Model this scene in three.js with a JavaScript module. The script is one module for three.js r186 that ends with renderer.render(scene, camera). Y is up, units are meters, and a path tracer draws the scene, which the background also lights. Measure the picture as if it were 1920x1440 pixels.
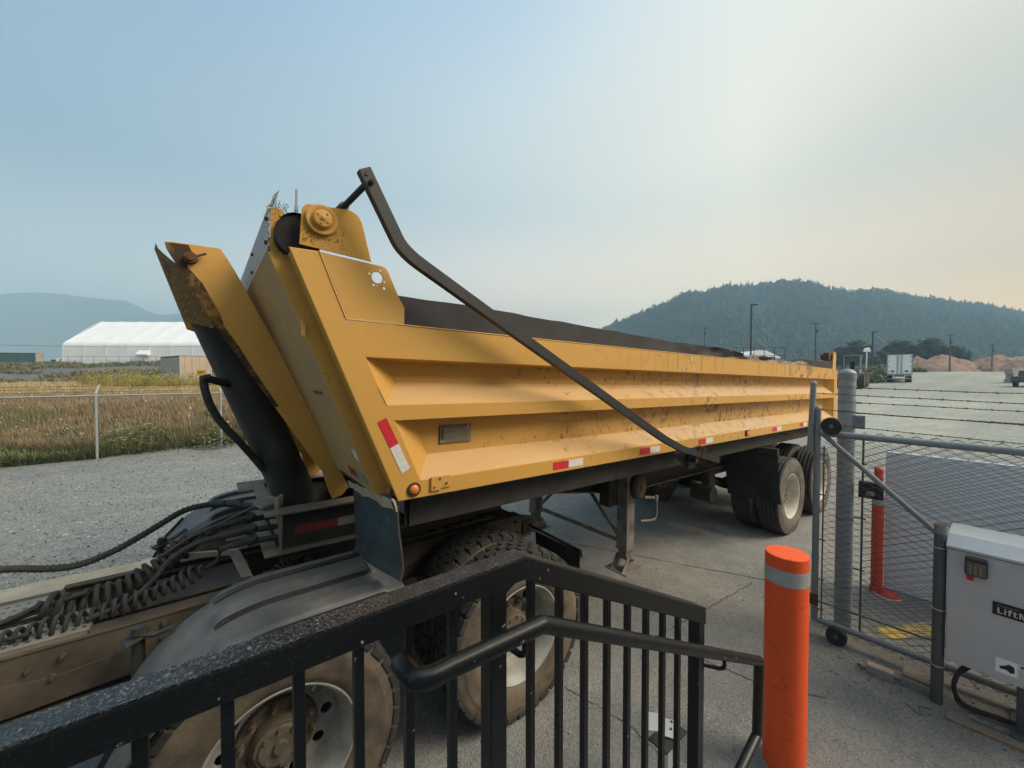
import * as THREE from 'three';
import { mergeGeometries } from 'three/addons/utils/BufferGeometryUtils.js';
import { RoundedBoxGeometry } from 'three/addons/geometries/RoundedBoxGeometry.js';

// ---------------------------------------------------------------- camera, sky, sun, exposure
const scene = new THREE.Scene();
const camera = new THREE.PerspectiveCamera(88.43, 1024 / 768, 0.05, 12000);
const YAW = 0.9107, PITCH = -0.02297;                       // world +X runs back along the trailer, -Z away across it
const FWD = new THREE.Vector3(Math.cos(YAW), 0, -Math.sin(YAW)), RGT = new THREE.Vector3(Math.sin(YAW), 0, Math.cos(YAW));
camera.position.set(0, 2.13, 0);
camera.lookAt(FWD.x, 2.13 + Math.tan(PITCH), FWD.z);

const SUN = new THREE.Vector3(0.52, 0.66, 0.60).normalize();
{ // smoky late-summer sky: blue away from the sun, cream towards it
  const W = 512, H = 256, data = new Float32Array(W * H * 4);
  const sunAz = new THREE.Vector2(SUN.x, SUN.z).normalize();
  const mix = (a, b, t) => a.map((v, i) => v + (b[i] - v) * t);
  const sm = (a, b, x) => { const t = Math.min(1, Math.max(0, (x - a) / (b - a))); return t * t * (3 - 2 * t); };
  // colours at the horizon, a third of the way up and overhead; keyed by cos(azimuth from the sun)
  const AZ = [-0.9, -0.2, 0.33, 0.66];
  const HOR = [[0.765, 0.817, 0.792], [1.762, 1.273, 0.829], [1.913, 1.292, 0.645], [1.631, 0.95, 0.295]], MID = [[0.2, 0.297, 0.388], [0.468, 0.52, 0.523], [0.673, 0.637, 0.541], [0.449, 0.423, 0.356]], TOP = [[0.096, 0.207, 0.423], [0.163, 0.299, 0.478], [0.383, 0.469, 0.534], [0.765, 0.81, 0.754]];
  const key = (K, az) => { if (az <= AZ[0]) return K[0]; for (let q = 1; q < 4; q++) if (az <= AZ[q]) return mix(K[q - 1], K[q], (az - AZ[q - 1]) / (AZ[q] - AZ[q - 1])); return K[3]; };
  const wisp = (x, y) => Math.sin(x * 1.7 + 2 * Math.sin(y * 1.3 + x * 0.6)) * Math.sin(y * 2.1 + 1.4 * Math.sin(x * 0.9)); // broad faint smoke bands
  for (let j = 0; j < H; j++) for (let i = 0; i < W; i++) {
    const th = ((j + 0.5) / H - 0.5) * Math.PI, ph = ((i + 0.5) / W - 0.5) * 2 * Math.PI;
    const d = new THREE.Vector3(Math.cos(th) * Math.cos(ph), Math.sin(th), Math.cos(th) * Math.sin(ph));
    const e = Math.max(0, d.y), az = (d.x * sunAz.x + d.z * sunAz.y) / Math.max(1e-4, Math.hypot(d.x, d.z));
    const hor = key(HOR, az), mid = key(MID, az), top = key(TOP, az);
    let c = e < 0.40 ? mix(hor, mid, sm(0.0, 0.40, e)) : mix(mid, top, sm(0.40, 0.95, e));
    { const k = 1 + 0.03 * wisp(d.x * 3 + d.y * 4, d.z * 3 - d.y * 5) * sm(0.05, 0.3, e); c = c.map((v) => v * k); }
    const s = Math.max(0, d.dot(SUN));
    const g = 0.16 * Math.pow(s, 3) + 0.5 * Math.pow(s, 24);
    c = [c[0] + g, c[1] + g * 0.9, c[2] + g * 0.74];
    const k = (j * W + i) * 4;
    data[k] = c[0]; data[k + 1] = c[1]; data[k + 2] = c[2]; data[k + 3] = 1;
  }
  const sky = new THREE.DataTexture(data, W, H, THREE.RGBAFormat, THREE.FloatType);
  sky.mapping = THREE.EquirectangularReflectionMapping; sky.magFilter = THREE.LinearFilter; sky.minFilter = THREE.LinearFilter;
  sky.colorSpace = THREE.LinearSRGBColorSpace; sky.needsUpdate = true;
  scene.background = sky; scene.environment = sky;
}
const sun = new THREE.DirectionalLight(0xfff0dc, 2.6);
sun.position.copy(SUN).multiplyScalar(60).add(new THREE.Vector3(3, 0, -4)); sun.target.position.set(3, 0, -4);
sun.castShadow = true; sun.shadow.mapSize.set(4096, 4096); sun.shadow.radius = 58;
Object.assign(sun.shadow.camera, { left: -40, right: 40, top: 40, bottom: -40, near: 1, far: 200 });
scene.add(sun, sun.target);
scene.fog = new THREE.FogExp2(new THREE.Color(0.48, 0.78, 1.0), 0.00092);
const renderer = new THREE.WebGLRenderer({ antialias: true });
renderer.setSize(1024, 768);
renderer.toneMapping = THREE.LinearToneMapping; renderer.toneMappingExposure = 1.85;
renderer.shadowMap.enabled = true;

// ---------------------------------------------------------------- helpers
function rngOf(a) { return () => { a |= 0; a = a + 0x6D2B79F5 | 0; let t = Math.imul(a ^ a >>> 15, 1 | a); t = t + Math.imul(t ^ t >>> 7, 61 | t) ^ t; return ((t ^ t >>> 14) >>> 0) / 4294967296; }; }
const lerp = (a, b, t) => a + (b - a) * t, clamp = (x, a = 0, b = 1) => Math.min(b, Math.max(a, x));
const smooth = (a, b, x) => { const t = clamp((x - a) / (b - a)); return t * t * (3 - 2 * t); };
function pw(pts, x) { // piecewise linear
  if (x <= pts[0][0]) return pts[0][1];
  for (let i = 1; i < pts.length; i++) if (x <= pts[i][0]) return lerp(pts[i - 1][1], pts[i][1], (x - pts[i - 1][0]) / (pts[i][0] - pts[i - 1][0]));
  return pts[pts.length - 1][1];
}
function hash(x, y, s) { let h = Math.imul(x, 374761393) ^ Math.imul(y, 668265263) ^ Math.imul(s, 1274126177); h = Math.imul(h ^ h >>> 13, 1274126177); return ((h ^ h >>> 16) >>> 0) / 4294967296; }
function vnoise(x, y, p, s = 0) { // value noise, period p
  const xi = Math.floor(x), yi = Math.floor(y), fx = x - xi, fy = y - yi, m = (v) => ((v % p) + p) % p;
  const u = fx * fx * (3 - 2 * fx), v = fy * fy * (3 - 2 * fy), x0 = m(xi), x1 = m(xi + 1), y0 = m(yi), y1 = m(yi + 1);
  return lerp(lerp(hash(x0, y0, s), hash(x1, y0, s), u), lerp(hash(x0, y1, s), hash(x1, y1, s), u), v);
}
function fbm(x, y, p, oct = 4, s = 0) { let a = 0, w = 0.5, n = 0; for (let o = 0; o < oct; o++) { a += w * vnoise(x, y, p, s + o * 17); n += w; w *= 0.5; x *= 2; y *= 2; p *= 2; } return a / n; }
const used = new Map();
function numbered(n) { const k = used.get(n) || 0; used.set(n, k + 1); return k ? `${n}_${String(k).padStart(3, '0')}` : n; }
const BASE = new WeakMap();
function thing(name, label, category, base = [0, 0, 0], group) {
  const g = new THREE.Group(); g.name = numbered(name); g.position.set(...base); g.userData = { label, category };
  if (group) g.userData.group = group;
  BASE.set(g, base); scene.add(g); return g;
}
function boxUV(g) {
  const p = g.attributes.position, n = g.attributes.normal, uv = new Float32Array(p.count * 2);
  for (let i = 0; i < p.count; i += 3) {
    let ax = 0, ay = 0, az = 0;
    for (let k = 0; k < 3; k++) { ax += Math.abs(n.getX(i + k)); ay += Math.abs(n.getY(i + k)); az += Math.abs(n.getZ(i + k)); }
    for (let k = 0; k < 3; k++) {
      const j = i + k, x = p.getX(j), y = p.getY(j), z = p.getZ(j);
      if (az >= ax && az >= ay) { uv[2 * j] = x; uv[2 * j + 1] = y; } else if (ay >= ax) { uv[2 * j] = x; uv[2 * j + 1] = z; } else { uv[2 * j] = z; uv[2 * j + 1] = y; }
    }
  }
  g.setAttribute('uv', new THREE.BufferAttribute(uv, 2)); return g;
}
function prep(g, keepUV) {
  const q = g.index ? g.toNonIndexed() : g;
  if (!q.attributes.normal) q.computeVertexNormals();
  for (const k of Object.keys(q.attributes)) if (!['position', 'normal', 'uv', 'color'].includes(k)) q.deleteAttribute(k);
  if (!keepUV || !q.attributes.uv) boxUV(q);
  return q;
}
function merged(gs, keepUV) { const a = (Array.isArray(gs) ? gs : [gs]).map((g) => prep(g, keepUV)); return a.length > 1 ? mergeGeometries(a) : a[0]; }
function part(parent, name, gs, mat, o = {}) { // geometry in the thing's (unshifted) coordinates
  const g = merged(gs, o.uv), b = BASE.get(parent) || [0, 0, 0];
  g.translate(-b[0], -b[1], -b[2]);
  const m = new THREE.Mesh(g, mat); m.name = name; m.castShadow = m.receiveShadow = true;
  BASE.set(m, b); parent.add(m);
  if (o.label) m.userData.label = o.label;
  if (o.kind) m.userData.kind = o.kind;
  return m;
}
function parts(parent, name, list, mat, o = {}) { return list.map((g) => part(parent, name, g, mat, o)); } // one mesh each
function single(name, label, category, gs, mat, base, o = {}) { // a thing that is one mesh
  const g = merged(gs, o.uv); g.translate(-base[0], -base[1], -base[2]);
  const m = new THREE.Mesh(g, mat); m.name = numbered(name); m.position.set(...base); m.userData = { label, category };
  if (o.group) m.userData.group = o.group;
  if (o.kind) m.userData = { kind: o.kind, label, category };
  m.castShadow = m.receiveShadow = true; BASE.set(m, base); scene.add(m); return m;
}
function structure(name, gs, mat, o = {}) {
  const g = merged(gs, o.uv), m = new THREE.Mesh(g, mat); m.name = numbered(name); m.userData = { kind: 'structure' };
  if (o.label) m.userData.label = o.label;
  m.castShadow = m.receiveShadow = true; scene.add(m); return m;
}
// --- geometry makers
const V3 = (a) => new THREE.Vector3(...a);
function box(x0, x1, y0, y1, z0, z1, r = 0) {
  const w = Math.abs(x1 - x0), h = Math.abs(y1 - y0), d = Math.abs(z1 - z0);
  const g = r ? new RoundedBoxGeometry(w, h, d, 2, Math.min(r, w / 2.1, h / 2.1, d / 2.1)) : new THREE.BoxGeometry(w, h, d);
  return g.translate((x0 + x1) / 2, (y0 + y1) / 2, (z0 + z1) / 2);
}
function cyl(a, b, r0, r1 = r0, n = 20, open = false) { // from a to b
  const A = V3(a), B = V3(b), d = B.clone().sub(A), g = new THREE.CylinderGeometry(r1, r0, d.length(), n, 1, open);
  g.applyQuaternion(new THREE.Quaternion().setFromUnitVectors(new THREE.Vector3(0, 1, 0), d.clone().normalize()));
  return g.translate((a[0] + b[0]) / 2, (a[1] + b[1]) / 2, (a[2] + b[2]) / 2);
}
function tube(pts, r, seg = 48, n = 10, closed = false, tension = 0.5) { return new THREE.TubeGeometry(new THREE.CatmullRomCurve3(pts.map(V3), closed, 'catmullrom', tension), seg, r, n, closed); }
function capsTube(pts, r, seg, n) { return [tube(pts, r, seg, n), new THREE.SphereGeometry(r, n, 6).translate(...pts[0]), new THREE.SphereGeometry(r, n, 6).translate(...pts[pts.length - 1])]; }
function polyXY(pts, z0, z1, bev = 0, holes = []) { // outline in x,y, thickness z0..z1
  const s = new THREE.Shape(pts.map((p) => new THREE.Vector2(p[0], p[1])));
  for (const h of holes) s.holes.push(h.isPath ? h : new THREE.Path(h.map((p) => new THREE.Vector2(p[0], p[1]))));
  const lo = Math.min(z0, z1), d = Math.abs(z1 - z0);
  const g = new THREE.ExtrudeGeometry(s, { depth: Math.max(1e-4, d - 2 * bev), bevelEnabled: bev > 0, bevelThickness: bev, bevelSize: bev, bevelOffset: -bev, bevelSegments: 2, curveSegments: 20 });
  return g.translate(0, 0, lo + bev);
}
function polyZY(pts, x0, x1, bev = 0, holes = []) { return polyXY(pts.map(([z, y]) => [-z, y]), Math.min(x0, x1), Math.max(x0, x1), bev, holes).rotateY(Math.PI / 2); }
function polyXZ(pts, y0, y1, bev = 0) { return polyXY(pts.map(([x, z]) => [x, -z]), Math.min(y0, y1), Math.max(y0, y1), bev).rotateX(-Math.PI / 2); }
function circlePath(x, y, r) { const p = new THREE.Path(); p.absarc(x, y, r, 0, Math.PI * 2, true); p.isPath = true; return p; }
function grid(f, nu, nv) { // surface f(u,v) -> [x,y,z]
  const pos = [], uv = [], idx = [];
  for (let j = 0; j <= nv; j++) for (let i = 0; i <= nu; i++) { pos.push(...f(i / nu, j / nv)); uv.push(i / nu, j / nv); }
  for (let j = 0; j < nv; j++) for (let i = 0; i < nu; i++) { const a = j * (nu + 1) + i, b = a + 1, c = a + nu + 1, d = c + 1; idx.push(a, b, d, a, d, c); }
  const g = new THREE.BufferGeometry(); g.setAttribute('position', new THREE.Float32BufferAttribute(pos, 3)); g.setAttribute('uv', new THREE.Float32BufferAttribute(uv, 2)); g.setIndex(idx); g.computeVertexNormals(); return g;
}
function lathe(pts, n = 48) { return new THREE.LatheGeometry(pts.map((p) => new THREE.Vector2(p[0], p[1])), n); } // axis y
function quadStrip(a, b, c, d, nu = 1, nv = 1, wob = 0, seed = 1) { // bilinear patch a(0,0) b(1,0) c(1,1) d(0,1)
  const A = V3(a), B = V3(b), C = V3(c), D = V3(d), n = B.clone().sub(A).cross(D.clone().sub(A)).normalize();
  return grid((u, v) => { const p = A.clone().lerp(B, u).lerp(D.clone().lerp(C, u), v); if (wob) { const e = Math.min(u, 1 - u) * 30, f = Math.min(v, 1 - v) * 6; p.addScaledVector(n, wob * (fbm(p.x * 2.1 + seed, (p.y + p.z) * 4, 4096, 3, seed) - 0.5) * clamp(e) * clamp(f)); } return p.toArray(); }, nu, nv);
}
function rectSweep(pts, w, d, n = [0, 0, 1]) { // rectangular bar along pts; d measured along n, w across
  const P = pts.map(V3), N = V3(n), pos = [], idx = [];
  P.forEach((p, i) => {
    const t = (P[i + 1] || p).clone().sub(P[i - 1] || p).normalize(), s = t.clone().cross(N).normalize(), nn = s.clone().cross(t).normalize();
    for (const [a, b] of [[-1, -1], [1, -1], [1, 1], [-1, 1]]) pos.push(...p.clone().addScaledVector(s, a * w / 2).addScaledVector(nn, b * d / 2).toArray());
  });
  const T = []; const tri = (a, b, c) => T.push(a, b, c);
  for (let i = 0; i < P.length - 1; i++) for (let k = 0; k < 4; k++) { const a = 4 * i + k, b = 4 * i + (k + 1) % 4, c = a + 4, e = b + 4; tri(a, b, e); tri(a, e, c); }
  const L = 4 * (P.length - 1); tri(0, 2, 1); tri(0, 3, 2); tri(L, L + 1, L + 2); tri(L, L + 2, L + 3);
  const out = []; for (const t of T) out.push(pos[3 * t], pos[3 * t + 1], pos[3 * t + 2]);
  const g = new THREE.BufferGeometry(); g.setAttribute('position', new THREE.Float32BufferAttribute(out, 3)); g.computeVertexNormals(); return g;
}
function bend(pts, k = 6, r = 0.25) { // round the corners of a polyline
  const out = [pts[0]];
  for (let i = 1; i < pts.length - 1; i++) { const a = V3(pts[i - 1]), b = V3(pts[i]), c = V3(pts[i + 1]); const p = b.clone().lerp(a, r), q = b.clone().lerp(c, r);
    for (let j = 0; j <= k; j++) { const t = j / k; out.push(p.clone().lerp(b, t).lerp(b.clone().lerp(q, t), t).toArray()); } }
  out.push(pts[pts.length - 1]); return out;
}
function helix(path, r, turns, wire, seg = 420, n = 7, phase = 0, rvar = 0) { // coiled hose round a path
  const c = new THREE.CatmullRomCurve3(path.map(V3)); const up = new THREE.Vector3(0, 1, 0), pts = [];
  for (let i = 0; i <= seg; i++) { const t = i / seg, p = c.getPointAt(t), tg = c.getTangentAt(t), s = tg.clone().cross(up).normalize(), u = s.clone().cross(tg); const a = phase + t * turns * 2 * Math.PI, rr = r * clamp(Math.min(t, 1 - t) * 14, 0.15, 1) * (1 + rvar * Math.sin(t * 23)); pts.push(p.addScaledVector(s, Math.cos(a) * rr).addScaledVector(u, Math.sin(a) * rr)); }
  return new THREE.TubeGeometry(new THREE.CatmullRomCurve3(pts), seg, wire, n);
}
function tx(g, x, y, z, rx = 0, ry = 0, rz = 0) { if (rx) g.rotateX(rx); if (ry) g.rotateY(ry); if (rz) g.rotateZ(rz); return g.translate(x, y, z); }
// ---------------------------------------------------------------- procedural materials
const toS = (v) => Math.round(255 * (v <= 0.0031308 ? 12.92 * v : 1.055 * Math.pow(clamp(v), 1 / 2.4) - 0.055));
function dataTex(size, fn, tile, linear) { // fn(x,y in 0..1) -> linear rgb
  const d = new Uint8Array(size * size * 4);
  for (let j = 0; j < size; j++) for (let i = 0; i < size; i++) { const c = fn(i / size, j / size), k = 4 * (j * size + i); for (let q = 0; q < 3; q++) d[k + q] = linear ? Math.round(255 * clamp(c[q])) : toS(clamp(c[q])); d[k + 3] = 255; }
  const t = new THREE.DataTexture(d, size, size); t.wrapS = t.wrapT = THREE.RepeatWrapping; t.magFilter = THREE.LinearFilter; t.minFilter = THREE.LinearMipmapLinearFilter; t.generateMipmaps = true;
  if (!linear) t.colorSpace = THREE.SRGBColorSpace;
  t.repeat.set(1 / tile, 1 / tile); t.needsUpdate = true; return t;
}
const cm = (a, b, t) => [lerp(a[0], b[0], t), lerp(a[1], b[1], t), lerp(a[2], b[2], t)], cs = (a, k) => [a[0] * k, a[1] * k, a[2] * k];
function strokeField(size, list) { // darkness of thin strokes on a tiling square
  const f = new Float32Array(size * size);
  for (const [x, y, ang, len, w, k] of list) {
    const n = Math.ceil(len * size * 2), cx = Math.cos(ang), cy = Math.sin(ang); let ox = 0, oy = 0;
    for (let i = 0; i <= n; i++) {
      const t = i / n; ox += (hash(i, Math.floor(x * 9999), 3) - 0.5) * 0.0006; oy += (hash(i, Math.floor(y * 9999), 5) - 0.5) * 0.0006;
      const px = (x + cx * len * t + ox) * size, py = (y + cy * len * t + oy) * size, rr = w * size * Math.sin(Math.PI * clamp(t, 0.05, 0.95)), R = Math.ceil(rr + 1);
      for (let a = -R; a <= R; a++) for (let b = -R; b <= R; b++) { const d = Math.hypot(a, b); const v = k * clamp(rr + 0.7 - d); if (v > 0) { const q = ((Math.floor(py + b) % size + size) % size) * size + ((Math.floor(px + a) % size + size) % size); if (f[q] < v) f[q] = v; } }
    }
  }
  return f;
}
function rectTex(w, h, fn, tx, ty) { // one big non-repeating skin; fn(x, y in metres)
  const d = new Uint8Array(w * h * 4);
  for (let j = 0; j < h; j++) for (let i = 0; i < w; i++) { const c = fn(i / w * tx, j / h * ty), k = 4 * (j * w + i); for (let q = 0; q < 3; q++) d[k + q] = toS(clamp(c[q])); d[k + 3] = 255; }
  const t = new THREE.DataTexture(d, w, h); t.wrapS = t.wrapT = THREE.RepeatWrapping; t.magFilter = THREE.LinearFilter; t.minFilter = THREE.LinearMipmapLinearFilter; t.generateMipmaps = true; t.colorSpace = THREE.SRGBColorSpace; t.repeat.set(1 / tx, 1 / ty); t.needsUpdate = true; return t;
}
const M = {};
const std = (o) => new THREE.MeshStandardMaterial(o);
{
  const YEL = [0.60, 0.315, 0.055], DUST = [0.44, 0.31, 0.17], RUST = [0.10, 0.035, 0.014], DIRT = [0.075, 0.047, 0.027];
  const N = 1024;
  const yellow = (seed, dust, rustAmt, strokes, streak = 0) => { const sf = strokes ? strokeField(N, strokes) : null;
    return (x, y) => {
      const a = fbm(x * 5, y * 5, 5, 5, seed), b = fbm(x * 60, y * 60, 60, 3, seed + 3), c = fbm(x * 260, y * 260, 260, 2, seed + 9);
      let col = cs(YEL, 0.90 + 0.20 * a);
      col = cm(col, DUST, clamp(dust * (0.35 + 1.3 * a) * (0.55 + 0.9 * b)));
      if (streak) { const s = vnoise(x * 60, y * 2, 2 * 30, seed + 33); col = cm(col, DIRT, streak * clamp((s - 0.72) * 3) * (0.3 + a)); }
      col = cm(col, RUST, clamp((c - (0.86 - rustAmt * 0.25)) * 7) * clamp((a - 0.36) * 4));
      col = cm(col, DIRT, clamp((b - 0.78) * 6) * rustAmt * 0.6 * clamp((a - 0.42) * 5));
      if (sf) { const v = sf[Math.floor(y * N) * N + Math.floor(x * N)]; if (v) col = cm(col, DIRT, v * (0.55 + 0.45 * c)); }
      return cs(col, 0.97 + 0.06 * c);
    }; };
  const r = rngOf(5), st = [], st2 = [];
  for (let i = 0; i < 150; i++) st.push([r(), r(), Math.PI / 2 + (r() - 0.5) * 1.3, 0.006 + 0.02 * r() * r(), 0.0006 + 0.0016 * r(), 0.4 + 0.5 * r()]);
  for (let i = 0; i < 60; i++) st.push([r(), r(), (r() - 0.5) * 0.6, 0.01 + 0.05 * r(), 0.0005 + 0.0006 * r(), 0.35 + 0.3 * r()]);
  for (let i = 0; i < 22; i++) { const x = r(), y = r(); for (let k = 0; k < 9; k++) st.push([x + (r() - 0.5) * 0.02, y + (r() - 0.5) * 0.02, r() * 3.1, 0.002 + 0.006 * r(), 0.001 + 0.0015 * r(), 0.6 * r() + 0.2]); }
  for (let i = 0; i < 26; i++) st2.push([r(), r(), Math.PI / 2 + (r() - 0.5), 0.004 + 0.012 * r(), 0.0005 + 0.001 * r(), 0.5]);
  const bumpPaint = dataTex(512, (x, y) => { const v = 0.6 * fbm(x * 9, y * 9, 9, 3, 71) + 0.4 * vnoise(x * 160, y * 160, 160, 73); return [v, v, v]; }, 1.2, true);
  const paint = (map, o = {}) => new THREE.MeshPhysicalMaterial({ map, roughness: 0.62, metalness: 0, clearcoat: 0.08, clearcoatRoughness: 0.5, bumpMap: bumpPaint, bumpScale: 0.0005, ...o });
  M.yellow = paint(dataTex(N, yellow(11, 0.07, 0.10, st2), 3.1));
  const P = 4096, TX = 8.4, scuffs = (list, w, h, ty) => { const f = new Float32Array(w * h); for (const [x, y, ang, len, wd, k] of list) { const n = Math.ceil(len / 0.002); let ox = 0; for (let i = 0; i <= n; i++) { const t = i / n; ox += (hash(i, Math.floor(x * 9999), 3) - 0.5) * 0.003; const px = (x + Math.cos(ang) * len * t + ox) / TX * w, py = (y + Math.sin(ang) * len * t) / ty * h, R = Math.max(0.6, wd / TX * w * Math.sin(Math.PI * clamp(t, 0.06, 0.94))); for (let a = -3; a <= 3; a++) for (let b = -3; b <= 3; b++) { const v = k * clamp(R + 0.5 - Math.hypot(a, b)) * (0.5 + 0.7 * hash(Math.floor(px + a), Math.floor(py + b), 9)); const qx = Math.floor(px + a), qy = ((Math.floor(py + b) % h) + h) % h; if (v > 0 && qx >= 0 && qx < w && f[qy * w + qx] < v) f[qy * w + qx] = v; } } } return f; };
  const skin = (seed, dust, ty, h, list, extra) => { const w = 2048, f = scuffs(list, w, h, ty); return rectTex(w, h, (x, y) => { const a = fbm(x * 1.6 + 7, y * 1.6 + 7, P, 5, seed), b = fbm(x * 19, y * 19, P, 3, seed + 3), c = fbm(x * 95, y * 95, P, 2, seed + 9), back = smooth(1.6, 4.2, x); let col = cs(YEL, 0.90 + 0.2 * a); col = cm(col, DUST, clamp(dust * (0.25 + 0.75 * back) * (0.4 + 1.2 * a) * (0.5 + b))); col = cm(col, DIRT, back * clamp((b - 0.55) * 4) * clamp((a - 0.38) * 4) * 0.85); col = cm(col, RUST, clamp((c - 0.80) * 7) * clamp((a - 0.42) * 4) * (0.2 + 0.8 * back)); if (extra) col = extra(col, x, y, a, b); const v = f[Math.min(h - 1, Math.floor(y / ty * h)) * w + Math.min(w - 1, Math.floor(x / TX * w))]; if (v) col = cm(col, DIRT, clamp(v)); return cs(col, 0.97 + 0.06 * c); }, TX, ty); };
  const rs = rngOf(15), sc = [], sc2 = [];
  for (let i = 0; i < 900; i++) { const x = 1.2 + 6.9 * Math.pow(rs(), 0.75), y = rs() * 0.76; sc.push([x, y, Math.PI / 2 + (rs() - 0.5) * 1.5, 0.015 + 0.09 * rs() * rs(), 0.003 + 0.009 * rs(), 0.35 + 0.6 * rs()]); }
  for (let i = 0; i < 170; i++) sc.push([1.5 + 6.5 * rs(), rs() * 0.76, (rs() - 0.5) * 0.9 + 0.5, 0.05 + 0.22 * rs(), 0.0015 + 0.002 * rs(), 0.25 + 0.35 * rs()]);
  for (let i = 0; i < 240; i++) { const x = 1.8 + 6 * rs(), y = rs() * 0.76; for (let k = 0; k < 4; k++) sc2.push([x + (rs() - 0.5) * 0.08, y + (rs() - 0.5) * 0.03, rs() * 3.1, 0.008 + 0.025 * rs(), 0.002 + 0.004 * rs(), 0.25 + 0.5 * rs()]); }
  M.yellowBattered = paint(skin(23, 0.34, 0.76, 256, sc), { roughness: 0.72 });
  M.yellowLedge = paint(skin(31, 0.62, 0.76, 256, sc2, (col, x, y, a, b) => cm(col, [0.60, 0.43, 0.27], 0.34 * (0.4 + 0.9 * a))), { roughness: 0.75 });
  M.yellowFrame = paint(skin(37, 0.12, 1.3, 384, sc2.filter((_, i) => i % 5 === 0), (col, x, y, a, b) => { const rail = smooth(0.92, 0.96, y) * smooth(1.09, 1.08, y), s = fbm(x * 26, y * 1.4, P, 3, 77), e = smooth(2.2, 3.6, x); let c = cm(col, DIRT, rail * e * clamp((s - 0.56) * 3.4) * 0.55); if (rail && b > 0.70 && a > 0.5 && x > 3 && x < 5.5) c = cm(c, [0.6, 0.55, 0.45], 0.7); return c; }));
  M.yellowDusty = paint(dataTex(N, (x, y) => { const a = fbm(x * 4, y * 4, 4, 5, 41), b = fbm(x * 30, y * 7, 28, 4, 43); let c = cm(YEL, [0.30, 0.225, 0.145], clamp(0.58 + 0.6 * (a - 0.4))); c = cm(c, [0.06, 0.035, 0.02], clamp((b - 0.72) * 4) * 0.7); return cs(c, 0.94 + 0.12 * b); }, 1.7), { roughness: 0.8, clearcoat: 0 });
  M.yellowRusty = paint(dataTex(512, (x, y) => { const a = fbm(x * 6, y * 6, 6, 5, 51), b = fbm(x * 120, y * 120, 120, 3, 53); let c = cs(YEL, 0.84 + 0.2 * a); c = cm(c, [0.18, 0.075, 0.025], clamp((b + 0.55 * a - 0.90) * 5)); return c; }, 0.6), { roughness: 0.78, clearcoat: 0 });
  M.rust = std({ map: dataTex(256, (x, y) => { const a = fbm(x * 8, y * 8, 8, 4, 61); return cm([0.20, 0.085, 0.03], [0.06, 0.03, 0.018], a); }, 0.4), roughness: 0.9 });
  M.rustPaint = std({ map: dataTex(512, (x, y) => { const a = fbm(x * 6, y * 6, 6, 5, 63), b = fbm(x * 40, y * 40, 40, 3, 65); return cm([0.055, 0.028, 0.016], cs(YEL, 0.55), clamp((a + 0.35 * b - 0.62) * 3.2)); }, 0.6), roughness: 0.9 });
  M.weld = std({ color: new THREE.Color(0.64, 0.36, 0.10), roughness: 0.6 });
  const grimy = (base, dust, k, seed, tile, o = {}) => std({ map: dataTex(512, (x, y) => { const a = fbm(x * 6, y * 6, 6, 5, seed), b = fbm(x * 50, y * 50, 50, 2, seed + 5); return cs(cm(base, dust, clamp(k * (0.2 + 1.6 * (a - 0.15)))), 0.86 + 0.28 * b); }, tile), roughness: 0.82, ...o });
  M.frame = grimy([0.016, 0.016, 0.0165], [0.12, 0.10, 0.072], 0.26, 81, 1.1);
  M.frameTan = grimy([0.032, 0.025, 0.018], [0.125, 0.097, 0.064], 0.75, 83, 1.0);
  M.flange = grimy([0.10, 0.078, 0.055], [0.25, 0.20, 0.14], 0.85, 84, 0.7);
  M.cylinder = grimy([0.010, 0.0105, 0.012], [0.10, 0.095, 0.085], 0.34, 85, 0.9, { roughness: 0.6 });
  M.blackSteel = grimy([0.010, 0.0105, 0.0112], [0.06, 0.056, 0.05], 0.24, 87, 0.8, { roughness: 0.55 });
  M.board = grimy([0.011, 0.011, 0.0115], [0.085, 0.08, 0.074], 0.36, 89, 1.6, { roughness: 0.75, side: THREE.DoubleSide });
  M.boardWorn = grimy([0.06, 0.052, 0.047], [0.36, 0.31, 0.27], 0.8, 91, 1.1, { roughness: 0.85, side: THREE.DoubleSide });
  M.legSteel = grimy([0.055, 0.048, 0.042], [0.30, 0.27, 0.23], 0.85, 93, 0.7);
  M.rubberTan = grimy([0.040, 0.033, 0.025], [0.175, 0.137, 0.092], 0.9, 95, 0.5, { roughness: 0.92 });
  M.rubberGrey = grimy([0.035, 0.033, 0.031], [0.19, 0.165, 0.13], 0.75, 97, 0.5, { roughness: 0.92 });
  M.rubber = grimy([0.018, 0.0185, 0.02], [0.085, 0.08, 0.07], 0.5, 99, 0.5, { roughness: 0.85 });
  M.flap = grimy([0.016, 0.0165, 0.017], [0.075, 0.075, 0.07], 0.35, 101, 0.9, { roughness: 0.8 });
  M.flapFront = grimy([0.022, 0.027, 0.030], [0.085, 0.09, 0.085], 0.45, 103, 0.7, { roughness: 0.8 });
  M.fender = grimy([0.040, 0.045, 0.052], [0.215, 0.195, 0.16], 0.5, 105, 1.2, { roughness: 0.62 });
  M.darkPlastic = std({ color: new THREE.Color(0.018, 0.020, 0.024), roughness: 0.5 });
  M.hose = grimy([0.014, 0.0145, 0.0155], [0.095, 0.088, 0.074], 0.48, 107, 0.35, { roughness: 0.85 });
  M.rimWhite = grimy([0.46, 0.455, 0.42], [0.19, 0.15, 0.10], 0.5, 109, 0.55, { roughness: 0.6 });
  M.rimBright = grimy([0.66, 0.63, 0.57], [0.42, 0.36, 0.26], 0.6, 111, 0.5, { roughness: 0.5 });
  M.hub = grimy([0.075, 0.058, 0.042], [0.19, 0.15, 0.105], 0.85, 113, 0.3);
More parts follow.
